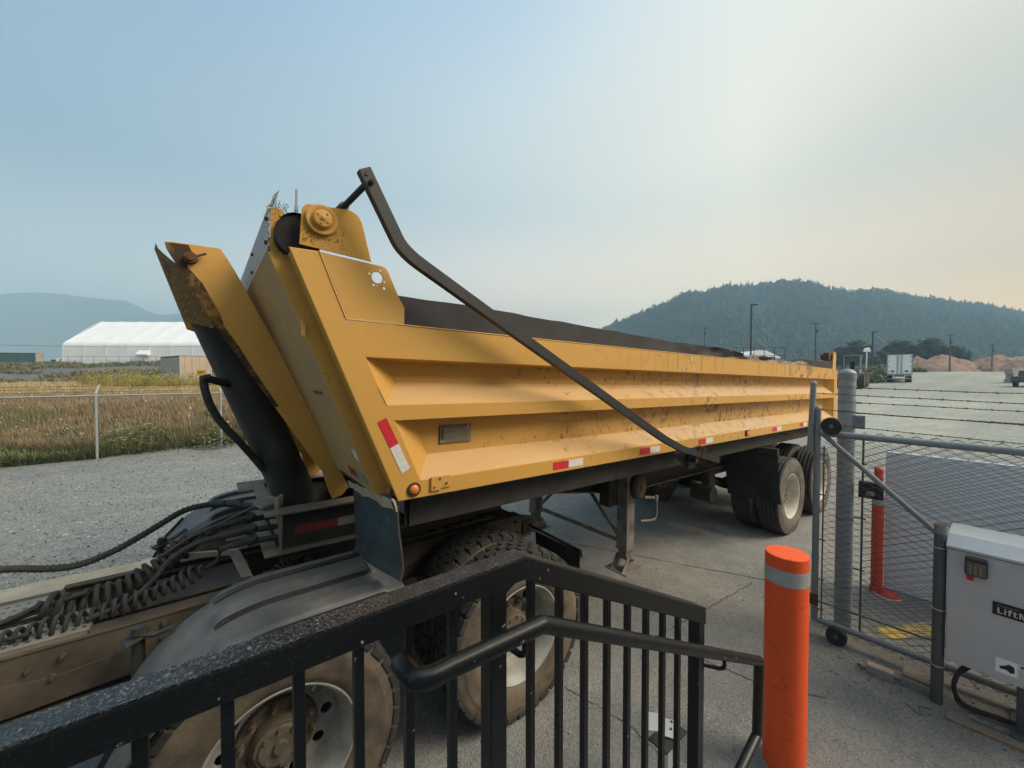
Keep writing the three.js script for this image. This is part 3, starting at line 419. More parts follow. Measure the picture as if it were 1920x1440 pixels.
// ---------------------------------------------------------------- the dump trailer (its own axes lean back by TILT)
const TILT = 0.0205;
const trailer = thing('dump_trailer', 'long yellow dump trailer with ribbed sides and black tarp arm', 'trailer', [0, 0, 0]);
{
  const T = trailer, NZ = -1.85, CZ = -3.06, FZ = -4.27;                        // near side, centre, far side
  const base = [4.4, 0, CZ]; BASE.set(T, base); T.rotation.z = -TILT; T.position.set(base[0] * Math.cos(TILT), -base[0] * Math.sin(TILT), CZ);
  const flipZ = (g) => { const p = g.attributes.position; for (let i = 0; i < p.count; i++) p.setZ(i, 2 * CZ - p.getZ(i)); const q = g.index ? g.toNonIndexed() : g; const a = q.attributes.position.array; for (let i = 0; i < a.length; i += 9) for (let k = 0; k < 3; k++) { const t = a[i + 3 + k]; a[i + 3 + k] = a[i + 6 + k]; a[i + 6 + k] = t; } q.computeVertexNormals(); return q; };
  const F = (y) => 0.697 - (y - 1.543) * 0.424;                                  // raked front edge
  const XR = 8.12, YB = 1.527, YT = 2.385;
  // --- side frames with two long recesses
  const rec = [{ t: 2.222, b: 2.001, it: 2.214, ib: 2.106, xl0: 0.540, xl1: 0.641, xi0: 0.668, xi1: 0.722 }, { t: 1.922, b: 1.616, it: 1.912, ib: 1.720, xl0: 0.682, xl1: 0.820, xi0: 0.822, xi1: 0.906 }];
  const XE = 8.0, D = 0.12;
  const sideFrame = (z0, z1) => polyXY([[F(YB), YB], [XR, YB], [XR, YT], [0.452, YT], [0.335, 2.668], [F(2.662), 2.662]], z0, z1, 0.004, rec.map((r) => [[r.xl0, r.t], [XE, r.t], [XE, r.b], [r.xl1, r.b]]));
  for (const far of [0, 1]) {
    const fx = far ? flipZ : (g) => g, tag = far ? '' : '';
    part(T, 'side_frame', fx(sideFrame(NZ - 0.012, NZ)), M.yellowFrame);
    rec.forEach((r, i) => {
      const zo = NZ - 0.006, zi = NZ - D, e = 0.004;
      part(T, 'side_panel', fx(quadStrip([r.xi1, r.ib, zi], [XE - 0.06, r.ib, zi], [XE - 0.06, r.it, zi], [r.xi0, r.it, zi], 150, 6, 0.016, 3 + i)), M.yellowBattered);
      part(T, 'side_ledge', fx(quadStrip([r.xl1 - e, r.b - e, zo], [XE + e, r.b - e, zo], [XE - 0.06, r.ib, zi], [r.xi1, r.ib, zi], 150, 6, 0.014, 13 + i)), M.yellowLedge);
      part(T, 'recess_end', fx(merged([quadStrip([r.xl0 - e, r.t + e, zo], [r.xl1 - e, r.b - e, zo], [r.xi1, r.ib, zi], [r.xi0, r.it, zi], 6, 6, 0.004, 7), quadStrip([XE + e, r.b - e, zo], [XE + e, r.t + e, zo], [XE - 0.06, r.it, zi], [XE - 0.06, r.ib, zi]), quadStrip([XE + e, r.t + e, zo], [r.xl0 - e, r.t + e, zo], [r.xi0, r.it, zi], [XE - 0.06, r.it, zi], 40, 2)])), M.yellow);
    });
    // inner wall, top rail cap, bottom lip
    part(T, 'top_rail', fx(box(0.74, XR, YT - 0.02, YT - 0.001, NZ - 0.15, NZ - 0.0125, 0.004)), M.yellow);
    part(T, 'inner_wall', fx(merged([box(0.80, XR, 1.345, YT - 0.022, NZ - 0.16, NZ - 0.15), box(0.70, XR, YB + 0.004, YB + 0.012, NZ - 0.15, NZ - 0.013)])), M.frame);
    // corner post
    part(T, 'corner_post', fx(polyXY([[F(YB) + 0.003, YB + 0.006], [F(YB) + 0.12, YB + 0.006], [F(2.65) + 0.10, 2.65], [F(2.65) + 0.003, 2.65]], NZ - 0.012, NZ - 0.098, 0.003)), M.yellow);
    // gusset plate and upper tarp plate
    part(T, 'gusset_plate', fx(polyXY([[0.345, 2.666], [0.461, 2.387], [0.722, 2.387], [0.722, 2.473], [0.690, 2.526], [0.640, 2.632], [0.628, 2.648], [0.610, 2.654]], NZ - 0.010, NZ - 0.003, 0, far ? [] : [circlePath(0.588, 2.598, 0.0265), circlePath(0.553, 2.611, 0.0055), circlePath(0.602, 2.634, 0.0055), circlePath(0.623, 2.584, 0.0055), circlePath(0.573, 2.561, 0.006), circlePath(0.588, 2.561, 0.0035), circlePath(0.622, 2.553, 0.007), circlePath(0.622, 2.616, 0.003)])), M.yellow);
    part(T, 'tarp_plate', fx(polyXY([[0.262, 2.683], [0.268, 2.80], [0.272, 2.838], [0.288, 2.856], [0.315, 2.862], [0.465, 2.878], [0.500, 2.862], [0.518, 2.83], [0.560, 2.668]], NZ - 0.014, NZ - 0.006, 0.0015)), M.yellowRusty);
    part(T, 'side_board', fx(grid((u, v) => {
      const x = lerp(0.70, 8.08, u), top = pw([[0.70, 2.535], [1.19, 2.54], [2.1, 2.518], [3.2, 2.49], [4.13, 2.489], [4.27, 2.477], [4.64, 2.446], [4.92, 2.425], [5.15, 2.455], [5.47, 2.466], [5.73, 2.458], [6.02, 2.436], [6.32, 2.458], [6.5, 2.502], [6.75, 2.483], [7.4, 2.497], [8.1, 2.505]], x);
      const y = lerp(2.384, top + 0.006 * (vnoise(x * 7, 1, 4096, 3) - 0.5) + 0.03 * smooth(4.0, 4.6, x) * smooth(7.2, 6.6, x) * (fbm(x * 5, 9, 4096, 3, 31) - 0.5), v), cr = smooth(2.6, 4.4, x) * smooth(8.0, 6.3, x);
      return [x, y, NZ - 0.045 + v * (0.05 * cr * (fbm(x * 3.1, y * 5, 4096, 3, 77) - 0.45) * 3 + 0.012 * (vnoise(x * 1.3, 3, 4096, 5) - 0.5)) + 0.016 * cr * (vnoise(x * 9, y * 22, 4096, 9) - 0.5)];
    }, 300, 8)), M.board);
    if (!far) part(T, 'torn_liner', grid((u, v) => { const x = lerp(4.2, 7.1, u), y = lerp(2.388, 2.405 + 0.075 * fbm(x * 3.3, 2, 4096, 4, 5) * smooth(4.2, 4.7, x) * smooth(7.1, 6.6, x), v); return [x, y, NZ - 0.022 + 0.05 * v * (fbm(x * 4, y * 14, 4096, 3, 15) - 0.45) + 0.015 * (vnoise(x * 14, y * 40, 4096, 16) - 0.5)]; }, 220, 8), M.boardWorn);
  }
  const wb = (pts, r = 0.0045) => tube(pts, r, 80, 6, false, 0.05);
  parts(T, 'weld_bead', [wb([[0.337, 2.670, NZ], [0.395, 2.525, NZ], [0.451, 2.390, NZ]]), wb([[0.451, 2.389, NZ], [2, 2.3875, NZ], [8.0, 2.3875, NZ]], 0.0035), wb([[0.60, 2.08, NZ], [0.641, 1.998, NZ]], 0.003)], M.weld);
  // --- front wall, lights, stickers
  const S = (y) => F(y) - 0.066, top = 2.655, bot = 1.548;
  part(T, 'bulkhead', [polyXY([[S(bot), bot], [S(bot) + 0.14, bot], [S(top) + 0.14, top], [S(top), top]], -1.952, -4.168, 0.004)], M.yellowDusty);
  part(T, 'bulkhead_flange', [polyXY([[S(bot) - 0.002, bot + 0.004], [S(bot) + 0.1, bot + 0.004], [S(top) + 0.1, top - 0.004], [S(top) - 0.002, top - 0.004]], -1.940, -1.9505, 0.002), polyXY([[0.283, 2.375], [0.298, 2.372], [0.306, 2.34], [0.300, 2.30], [0.285, 2.31]], -1.925, -1.940, 0.003)], M.yellow);
  part(T, 'body_floor', [box(0.82, XR, 1.362, 1.385, -1.99, -4.13), box(XR - 0.02, XR + 0.03, 1.35, 2.38, -1.95, -4.17)], M.frame);
  const onF = (y, off = 0.003) => S(y) - off;
  const strip = (y0, y1, z0, z1) => polyXY([[onF(y0, 0.004), y0], [onF(y0, 0.001), y0], [onF(y1, 0.001), y1], [onF(y1, 0.004), y1]], z0, z1);
  part(T, 'red_tape', strip(1.585, 1.635, -2.31, -2.16), M.tapeRedOld); part(T, 'white_tape', strip(1.585, 1.635, -2.158, -2.01), M.tapeWhiteOld);
  part(T, 'sticker', strip(1.72, 1.775, -2.03, -1.97), M.tapeWhite);
  part(T, 'rust_stain', [polyXY([[onF(2.04, 0.0035), 2.04], [onF(2.04, 0.001), 2.04], [onF(2.058, 0.001), 2.058], [onF(2.058, 0.0035), 2.058]], -2.32, -2.13)], M.rust);
  // checker-plate cab guard
  M.checker = std({ map: dataTex(512, (x, y) => { const u = x * 12, v = y * 12, q = (Math.floor(u) + Math.floor(v)) % 2; const fx = (u % 1) - 0.5, fy = (v % 1) - 0.5, d = q ? Math.hypot(fx * 1.05, fy * 3) : Math.hypot(fx * 3, fy * 1.05); const n = fbm(x * 8, y * 8, 8, 4, 271); return d < 0.45 ? cs([0.62, 0.58, 0.52], 0.85 + 0.3 * n) : cs([0.20, 0.175, 0.15], 0.8 + 0.4 * n); }, 0.36), roughness: 0.5, metalness: 0.25, bumpMap: dataTex(512, (x, y) => { const u = x * 12, v = y * 12, q = (Math.floor(u) + Math.floor(v)) % 2; const fx = (u % 1) - 0.5, fy = (v % 1) - 0.5, d = q ? Math.hypot(fx * 1.05, fy * 3) : Math.hypot(fx * 3, fy * 1.05); const k = clamp(1 - d * 2); return [k, k, k]; }, 0.36, true), bumpScale: 0.004 });
  const gd = part(T, 'cab_guard', [polyXY([[0.160, 2.662], [0.166, 2.662], [0.166, 2.845], [0.198, 2.912], [0.193, 2.915], [0.160, 2.847]], -1.952, -4.168)], M.checker);
  parts(gd, 'guard_post', [box(0.1675, 0.214, 2.65, 2.842, -1.945, -1.953, 0.002), box(0.1675, 0.214, 2.65, 2.842, -4.155, -4.163, 0.002)], M.yellowRusty);
  parts(gd, 'bolt', [[2.70, -1.985], [2.80, -1.985], [2.70, -2.62], [2.80, -2.62]].map(([y, z]) => cyl([0.162, y, z], [0.150, y, z], 0.010, 0.009, 8)), M.rust);
  // --- hoist well: side plates, tread cover, pin and cylinder
  const plate = [[-0.214, 2.806], [-0.192, 2.815], [0.016, 2.823], [0.032, 2.800], [0.086, 2.706], [0.300, 2.278], [0.705, 1.408], [0.665, 1.362], [0.606, 1.346], [0.584, 1.40], [0.545, 1.526], [-0.013, 2.414], [-0.205, 2.772]];
  part(T, 'hoist_plate', polyXY(plate, -2.708, -2.696, 0.003), M.yellow, { label: 'sloping yellow plate beside the hoist cylinder' });
  part(T, 'rusted_edge', polyXY([[-0.214, 2.807], [-0.12, 2.812], [-0.10, 2.77], [-0.125, 2.70], [-0.06, 2.62], [-0.03, 2.56], [0.02, 2.46], [0.035, 2.40], [0.10, 2.30], [0.16, 2.19], [0.30, 1.95], [0.28, 1.945], [0.12, 2.20], [-0.014, 2.412], [-0.206, 2.772]], -2.6955, -2.6945), M.rustPaint, { label: 'rust stained front edge of the hoist plate' });
  part(T, 'hoist_plate', polyXY(plate, -3.424, -3.412, 0.003), M.yellow);
  M.tread = std({ map: dataTex(512, (x, y) => { const a = fbm(x * 5, y * 5, 5, 4, 281), b = fbm(x * 40, y * 40, 40, 3, 283); const u = x * 12, v = y * 12, q = (Math.floor(u) + Math.floor(v)) % 2, fx = (u % 1) - 0.5, fy = (v % 1) - 0.5, s = q ? fx + fy : fx - fy, t = q ? fx - fy : fx + fy, lz = clamp(1.3 - Math.hypot(s * 0.8, t * 3.2) * 2.6); let c = cs([0.40, 0.215, 0.05], (0.7 + 0.4 * a) * (0.5 + 1.1 * lz)); return cm(c, [0.10, 0.04, 0.018], clamp((a + 0.5 * b - 0.82) * 4)); }, 0.5), roughness: 0.7, bumpMap: dataTex(512, (x, y) => { const u = x * 12, v = y * 12, q = (Math.floor(u) + Math.floor(v)) % 2, fx = (u % 1) - 0.5, fy = (v % 1) - 0.5, s = q ? fx + fy : fx - fy, t = q ? fx - fy : fx + fy, d = Math.hypot(s * 0.8, t * 3.2); const k = clamp(1.3 - d * 2.6); return [k, k, k]; }, 0.5, true), bumpScale: 0.012 });
  const cover = (z, y) => { const f = pw([[2.40, -0.006], [2.414, -0.013], [2.80, -0.212]], y), k = pw([[-3.41, 0], [-3.30, 1], [-2.84, 1], [-2.71, 0]], z), off = pw([[2.40, 0.128], [2.86, 0.042]], y); return f - k * off; };
  part(T, 'hoist_cover', grid((u, v) => { const z = lerp(-2.712, -3.408, u), k = pw([[-3.41, 0], [-3.30, 1], [-2.84, 1], [-2.71, 0]], z), y = lerp(2.385 + 0.035 * k, 2.70 + 0.135 * k, v); return [cover(z, y), y, z]; }, 24, 12), M.tread, { label: 'rusty tread plate cover over the hoist head' });
  part(T, 'hoist_pin', [cyl([-0.109, 2.742, -2.70], [-0.109, 2.742, -2.660], 0.030, 0.028, 18), cyl([-0.109, 2.742, -2.662], [-0.109, 2.742, -2.650], 0.020, 0.018, 14), cyl([-0.10, 2.745, -2.672], [-0.045, 2.775, -2.668], 0.007, 0.006, 8), cyl([-0.109, 2.742, -2.72], [-0.109, 2.742, -3.40], 0.028, 0.028, 14)], M.rust);
  const ram = part(T, 'hoist_cylinder', [cyl([0.482, 1.24, CZ], [-0.005, 2.49, CZ], 0.124, 0.124, 40), cyl([-0.005, 2.49, CZ], [-0.03, 2.56, CZ], 0.112, 0.100, 32), cyl([-0.03, 2.56, CZ], [-0.09, 2.70, CZ], 0.05, 0.05, 20)], M.cylinder, { label: 'black telescopic hoist cylinder leaning in the well' });
  part(ram, 'hose_port', [cyl([0.07, 2.075, CZ + 0.09], [-0.025, 2.105, CZ + 0.14], 0.022, 0.022, 12), cyl([-0.02, 2.112, CZ + 0.135], [-0.062, 2.10, CZ + 0.15], 0.026, 0.026, 10)], M.blackSteel);
  part(ram, 'hydraulic_hose', tube([[-0.052, 2.10, CZ + 0.148], [-0.045, 2.04, CZ + 0.15], [-0.012, 1.93, CZ + 0.15], [0.05, 1.82, CZ + 0.14], [0.14, 1.70, CZ + 0.12], [0.26, 1.52, CZ + 0.06]], 0.021, 50, 12), M.hose);
  // --- tarp roll, pulley and arm
  part(T, 'tarp_roll', [grid((u, v) => { const z = lerp(-1.90, -4.2, u), a = v * 2 * Math.PI, r = 0.088 + 0.010 * fbm(z * 5, v * 3, 4096, 3, 3) + 0.005 * Math.sin(a * 3 + z * 2); return [0.268 + r * Math.cos(a), 2.735 + r * Math.sin(a) * 0.95, z]; }, 90, 28), cyl([0.268, 2.735, -1.915], [0.268, 2.735, -1.93], 0.09, 0.09, 24)], M.black);
  { const rr = rngOf(9), fr = []; for (let i = 0; i < 26; i++) { const z = -1.91 - rr() * 0.22, x = 0.20 + rr() * 0.06, y = 2.79 + rr() * 0.03; fr.push(tube([[x, y, z], [x - 0.012 - rr() * 0.02, y + 0.03 + rr() * 0.015, z + (rr() - 0.5) * 0.05], [x - 0.02 + (rr() - 0.7) * 0.06, y + 0.03 + rr() * 0.06, z + (rr() - 0.5) * 0.1]], 0.0011, 8, 4)); } part(T, 'frayed_tarp_edge', fr, M.black); }
  const rot = (g, x, y, z) => g.rotateX(Math.PI / 2).translate(x, y, z);
  part(T, 'pulley', [rot(lathe([[0.060, -0.004], [0.064, 0.006], [0.062, 0.012], [0.046, 0.010], [0.044, 0.004], [0.040, 0.012], [0.037, 0.030], [0.034, 0.034], [0.012, 0.034], [0.011, 0.040], [0.0, 0.041]], 40), 0.345, 2.800, NZ + 0.004), ...[0.9, 2.6, 4.4, 5.6].map((a) => cyl([0.345 + 0.024 * Math.cos(a), 2.80 + 0.024 * Math.sin(a), NZ + 0.036], [0.345 + 0.024 * Math.cos(a), 2.80 + 0.024 * Math.sin(a), NZ + 0.043], 0.0045, 0.0045, 6))], M.yellow);
  const AZ = -1.72;
  const armPts = bend([[0.478, 3.008, AZ], [0.655, 2.700, AZ], [1.211, 2.436, AZ], [2.80, 1.690, AZ], [3.10, 1.575, AZ], [3.735, 1.412, AZ]], 6, 0.16);
  const arm = part(T, 'tarp_arm', rectSweep(armPts, 0.052, 0.040), M.blackSteel, { label: 'bent black steel tarp arm across the side' });
  part(arm, 'arm_bolt', [cyl([0.505, 2.957, AZ + 0.018], [0.505, 2.957, AZ + 0.034], 0.012, 0.012, 6), cyl([0.505, 2.957, AZ + 0.034], [0.505, 2.957, AZ + 0.042], 0.007, 0.007, 8), cyl([0.486, 2.985, AZ + 0.018], [0.486, 2.985, AZ + 0.024], 0.008, 0.008, 8)], M.rust);
  part(arm, 'tarp_rod', [cyl([0.492, 2.955, AZ - 0.02], [0.435, 2.888, -1.92], 0.0135, 0.0135, 12), cyl([0.447, 2.902, -1.88], [0.425, 2.876, -1.97], 0.021, 0.021, 12), cyl([0.425, 2.876, -1.97], [0.30, 2.75, -2.4], 0.013, 0.013, 10)], M.blackSteel);
  const pv = part(T, 'arm_pivot', [polyXY([[3.10, 1.53], [3.36, 1.53], [3.30, 1.37]], -1.80, -1.79, 0.001), box(3.295, 3.425, 1.375, 1.545, -1.775, -1.765, 0.003), cyl([3.345, 1.455, -1.80], [3.345, 1.455, -1.715], 0.026, 0.026, 16)], M.blackSteel);
  part(pv, 'clamp_bolt', [cyl([3.40, 1.47, -1.735], [3.425, 1.575, -1.725], 0.008, 0.008, 8), cyl([3.40, 1.47, -1.70], [3.425, 1.575, -1.69], 0.008, 0.008, 8)], M.rust);
  part(pv, 'spring', [helix([[3.42, 1.455, -1.775], [3.72, 1.375, -1.775]], 0.028, 12, 0.006, 240, 6), tube([[3.36, 1.555, -1.76], [3.50, 1.56, -1.775], [3.63, 1.51, -1.78], [3.70, 1.42, -1.78]], 0.006, 30, 6)], M.rust);
  // far tarp arm seen above the roll
  part(T, 'far_tarp_post', [box(0.628, 0.644, 2.40, 3.93, -4.32, -4.29, 0.003), box(0.622, 0.652, 3.72, 3.77, -4.325, -4.285, 0.003)], M.galv);
  // --- tape, lamps, plate and bracket on the near side
  const tape = (x, y, w = 0.142, h = 0.050) => { part(T, 'red_tape', box(x, x + w, y, y + h, NZ + 0.0002, NZ + 0.0022), M.tapeRed); part(T, 'white_tape', box(x + w + 0.001, x + 2 * w, y, y + h, NZ + 0.0002, NZ + 0.0022), M.tapeWhite); };
  for (const x of [1.742, 2.694, 3.629, 5.44, 6.42]) tape(x, 1.547);
  { const a = -Math.atan2(0.25, 0.119); const mk = (l0, l1, m, n) => { const g = box(l0, l1, -0.0235, 0.0235, NZ + 0.0002, NZ + 0.0022); g.rotateZ(a).translate(0.617, 1.930, 0); part(T, n, g, m); }; mk(0, 0.142, M.tapeRed, 'red_tape'); mk(0.143, 0.285, M.tapeWhite, 'white_tape'); }
  const lamp = (x, y, m) => { const l = part(T, 'marker_lamp', [rot(lathe([[0.034, 0], [0.036, 0.006], [0.032, 0.011], [0.024, 0.008]], 28), x, y, NZ)], M.gasket); part(l, 'lens', rot(lathe([[0.025, 0.004], [0.023, 0.014], [0.014, 0.020], [0.0, 0.022]], 24), x, y, NZ), m); };
  lamp(0.782, 1.575, M.amber);
  { const l = part(T, 'marker_lamp', [tx(lathe([[0.034, 0], [0.036, 0.006], [0.032, 0.011], [0.024, 0.008]], 28), 0, 0, 0, 0, 0, Math.PI / 2).rotateZ(-0.40).translate(F(1.575) - 0.002, 1.575, NZ - 0.05)], M.gasket); part(l, 'lens', tx(lathe([[0.025, 0.004], [0.023, 0.014], [0.014, 0.020], [0.0, 0.022]], 24), 0, 0, 0, 0, 0, Math.PI / 2).rotateZ(-0.40).translate(F(1.575) - 0.002, 1.575, NZ - 0.05), M.amberDull); }
  { const l = part(T, 'side_lamp', box(4.655, 4.745, 1.553, 1.618, NZ, NZ + 0.014, 0.006), M.gasket); part(l, 'lens', box(4.668, 4.732, 1.563, 1.608, NZ + 0.010, NZ + 0.020, 0.005), M.amber); }
  const hb = part(T, 'hinge_bracket', [box(0.872, 0.928, 1.552, 1.624, NZ, NZ + 0.012, 0.002), box(0.926, 0.985, 1.560, 1.622, NZ, NZ + 0.009, 0.002)], M.yellow);
  parts(hb, 'bolt', [[0.889, 1.570], [0.921, 1.612], [0.960, 1.582]].map(([x, y]) => cyl([x, y, NZ + 0.006], [x, y, NZ + 0.017], 0.006, 0.005, 8)), M.rust);
  { // stamped data plate
    const cv = document.createElement('canvas'); cv.width = 512; cv.height = 256; const c = cv.getContext('2d'); const rr = rngOf(4);
    c.fillStyle = '#8d8468'; c.fillRect(0, 0, 512, 256); c.fillStyle = '#4b463a'; c.fillRect(6, 6, 500, 30); c.fillRect(6, 44, 60, 160); c.fillStyle = '#9a927a'; c.fillRect(12, 10, 400, 6); c.fillStyle = '#37332b';
    for (let y = 52; y < 240; y += 22) { c.fillRect(80, y, 410, 3); for (let x = 86; x < 480; x += 9 + rr() * 14) c.fillRect(x, y + 7, 3 + rr() * 8, 8); }
    for (let x = 80; x < 500; x += 82) c.fillRect(x, 52, 3, 150); c.beginPath(); c.arc(468, 24, 18, 0, 7); c.fillStyle = '#b3ab92'; c.fill();
    const t = new THREE.CanvasTexture(cv); t.colorSpace = THREE.SRGBColorSpace;
    const g = grid((u, v) => [lerp(0.982, 1.177, u), lerp(1.772, 1.868, v), NZ - D + 0.010], 1, 1);
    const pl = part(T, 'data_plate', g, std({ map: t, roughness: 0.5, metalness: 0.3 }), { uv: true }); part(pl, 'plate_back', box(0.979, 1.180, 1.769, 1.871, NZ - D + 0.004, NZ - D + 0.009), M.gasket);
  }
  // --- chassis
  for (const z of [-2.65, -3.47]) {
    const s = z > CZ ? 1 : -1, web = [[0.31, 1.110], [2.45, 1.112], [3.55, 0.940], [8.05, 0.940], [8.05, 1.325], [0.31, 1.327]];
    const rail = part(T, 'main_rail', [polyXY(web, z - 0.006, z + 0.006)], M.frame);
    part(rail, 'bottom_flange', polyXY([[0.30, 1.098], [2.45, 1.10], [3.55, 0.928], [8.05, 0.928], [8.05, 0.940], [3.55, 0.940], [2.45, 1.112], [0.30, 1.110]], z - 0.06, z + 0.06, 0.002), M.flange);
    part(rail, 'top_flange', box(0.30, 8.05, 1.328, 1.341, z - 0.06, z + 0.06, 0.002), M.flange);
    if (s > 0) { part(rail, 'red_tape', box(0.385, 0.625, 1.185, 1.238, z + 0.0065, z + 0.0085), M.tapeRedOld); part(rail, 'white_tape', box(0.627, 0.80, 1.185, 1.238, z + 0.0065, z + 0.0085), M.tapeWhiteOld);
      part(rail, 'white_tape', box(2.02, 2.16, 1.232, 1.286, z + 0.0065, z + 0.0085), M.tapeWhiteOld); part(rail, 'red_tape', box(2.161, 2.36, 1.232, 1.286, z + 0.0065, z + 0.0085), M.tapeRedOld); part(rail, 'white_tape', box(2.361, 2.49, 1.232, 1.286, z + 0.0065, z + 0.0085), M.tapeWhiteOld);
      part(rail, 'red_tape', box(3.95, 4.13, 1.215, 1.27, z + 0.0065, z + 0.0085), M.tapeRedOld); part(rail, 'white_tape', box(4.131, 4.25, 1.215, 1.27, z + 0.0065, z + 0.0085), M.tapeWhiteOld); }
  }
  const noseM = M.legSteel;
  part(T, 'front_crossmember', [box(0.318, 0.330, 1.112, 1.326, -2.71, -3.41, 0.002), box(0.225, 0.298, 1.328, 1.341, -2.59, -3.53, 0.002), box(0.225, 0.298, 1.098, 1.110, -2.59, -3.53, 0.002), box(0.3, 0.312, 1.112, 1.326, -2.593, -2.605, 0.001), box(0.14, 0.223, 1.329, 1.340, -3.25, -3.53, 0.002)], M.flange);
  part(T, 'upper_coupler', [box(0.31, 1.9, 1.055, 1.094, -2.62, -3.50, 0.003)], M.frame);
  parts(T, 'cross_beam', [[0.95], [1.7], [2.5], [3.2], [4.2], [5.2], [6.8]].map(([x]) => box(x, x + 0.1, 1.12, 1.29, -2.66, -3.46)), M.frame);
  part(T, 'body_sill', [box(0.82, 8.0, 1.34, 1.525, -1.985, -1.989), box(0.82, 8.0, 1.34, 1.525, -4.131, -4.135), box(0.9, 7.9, 1.343, 1.360, -2.56, -2.74, 0.003), box(0.9, 7.9, 1.343, 1.360, -3.38, -3.56, 0.003)], M.frame);
  // gladhands on the nose
  const gl = (y, z, m) => part(T, 'gladhand', [cyl([0.30, y, z], [0.16, y + 0.005, z], 0.017, 0.017, 12), cyl([0.175, y, z], [0.165, y + 0.03, z + 0.01], 0.032, 0.030, 16), tx(new RoundedBoxGeometry(0.12, 0.03, 0.05, 2, 0.01), 0.13, y + 0.012, z + 0.01, 0, 0.2, 0.05), cyl([0.10, y + 0.004, z], [0.02, y - 0.006, z], 0.016, 0.015, 12)], m);
  gl(1.275, -2.78, M.hose); gl(1.235, -2.70, M.hose); gl(1.185, -2.66, M.hose);
  part(T, 'hose_swivel', [tx(new RoundedBoxGeometry(0.12, 0.025, 0.09, 2, 0.008), 0.25, 1.375, -2.74, 0.2, 0.5, 0.1), cyl([0.30, 1.33, -2.70], [0.30, 1.41, -2.70], 0.018, 0.018, 12), cyl([0.33, 1.33, -2.78], [0.33, 1.40, -2.78], 0.012, 0.012, 10)], noseM);
  // front mud flap with its tread-plate clamp
  const flapAt = (u, v, off) => { const z = lerp(-2.53, -1.825, u) + v * lerp(0.07, 0.085, u) * smooth(0, 0.7, v), y = lerp(1.452 + 0.066 * u, lerp(1.075, 1.190, u), v); return [0.688 + off - 0.012 * Math.sin(u * 3.1) * v - 0.015 * smooth(0.86, 1, v), y, z]; };
  const flap = part(T, 'front_mud_flap', grid((u, v) => flapAt(u, v, 0), 24, 24), M.flapFront, { label: 'hanging rubber flap with a raised maker name in blue' });
  part(flap, 'flap_back', [grid((u, v) => flapAt(1 - u, v, 0.009), 16, 16), grid((u, v) => flapAt(1, v, 0.009 * u), 1, 24)], M.flap);
  part(flap, 'clamp_strip', [grid((u, v) => { const z = lerp(-2.55, -1.815, u), y = lerp(1.490 + 0.062 * u, 1.440 + 0.056 * u + 0.007 * Math.sin(u * 14), v); return [0.656 + 0.004 * Math.sin(u * 30) + 0.014 * v, y, z]; }, 30, 3), tube([[0.668, 1.545, -1.84], [0.668, 1.542, -1.818], [0.672, 1.52, -1.806], [0.676, 1.495, -1.806]], 0.006, 14, 7)], M.treadTan);
  { // raised lettering on the flap
    const cv = document.createElement('canvas'); cv.width = 1024; cv.height = 640; const c = cv.getContext('2d'); c.fillStyle = '#fff'; c.textAlign = 'center';
    c.font = 'bold 150px sans-serif'; c.fillText('Capital Truck', 500, 165, 940); c.font = 'bold 138px sans-serif'; c.fillText('Body & Equip.', 500, 345, 900); c.font = 'bold 112px sans-serif'; c.fillText('Edmonton', 520, 540, 560);
    const d = c.getImageData(0, 0, 1024, 640).data, W = 256, H = 160; const al = dataTex(8, () => [1, 1, 1], 1);
    const map = new Uint8Array(1024 * 640 * 4); const rr = rngOf(12); for (let i = 0; i < 1024 * 640; i++) { const x = i % 1024, y = Math.floor(i / 1024), n = fbm(x / 60, y / 60, 64, 3, 3), worn = clamp(0.28 + 0.62 * (x / 1024) + (n - 0.5) * 0.9); const k = 4 * ((639 - y) * 1024 + x); const cl = cm([0.035, 0.045, 0.05], [0.05, 0.165, 0.215], worn); map[k] = toS(cl[0]); map[k + 1] = toS(cl[1]); map[k + 2] = toS(cl[2]); map[k + 3] = d[4 * i + 3] > 110 ? 255 : 0; }
    const t = new THREE.DataTexture(map, 1024, 640); t.colorSpace = THREE.SRGBColorSpace; t.magFilter = THREE.LinearFilter; t.needsUpdate = true;
    const g = grid((u, v) => flapAt(lerp(0.07, 0.93, u), lerp(0.74, 0.13, v), -0.004), 24, 16);
    part(flap, 'raised_lettering', g, std({ map: t, alphaTest: 0.5, transparent: false, roughness: 0.7 }), { uv: true });
  }
  // --- landing gear (raised)
  for (const z of [-2.387, -3.733]) {
    const x = 3.27, w = 0.062, dy = 0.0205 * x;
    const leg = part(T, 'landing_leg', [box(x - w, x + w, 0.40 + dy, 1.30, z - w, z + w, 0.008), box(x - w * 0.78, x + w * 0.78, 0.31 + dy, 0.41 + dy, z - w * 0.78, z + w * 0.78, 0.006), box(x - w - 0.004, x + w + 0.004, 0.40 + dy, 0.425 + dy, z - w - 0.004, z + w + 0.004, 0.003)], M.legSteel);
    part(leg, 'sand_shoe', [box(x - 0.15, x + 0.15, 0.205 + dy, 0.218 + dy, z - 0.13, z + 0.13, 0.003), polyXY([[x - 0.14, 0.218 + dy], [x + 0.14, 0.218 + dy], [x + 0.05, 0.345 + dy], [x - 0.05, 0.345 + dy]], z + 0.062, z + 0.070), polyXY([[x - 0.14, 0.218 + dy], [x + 0.14, 0.218 + dy], [x + 0.05, 0.345 + dy], [x - 0.05, 0.345 + dy]], z - 0.070, z - 0.062)], M.legSteel);
    part(leg, 'shoe_pin', cyl([x, 0.315 + dy, z - 0.095], [x, 0.315 + dy, z + 0.10], 0.013, 0.013, 10), M.hub);
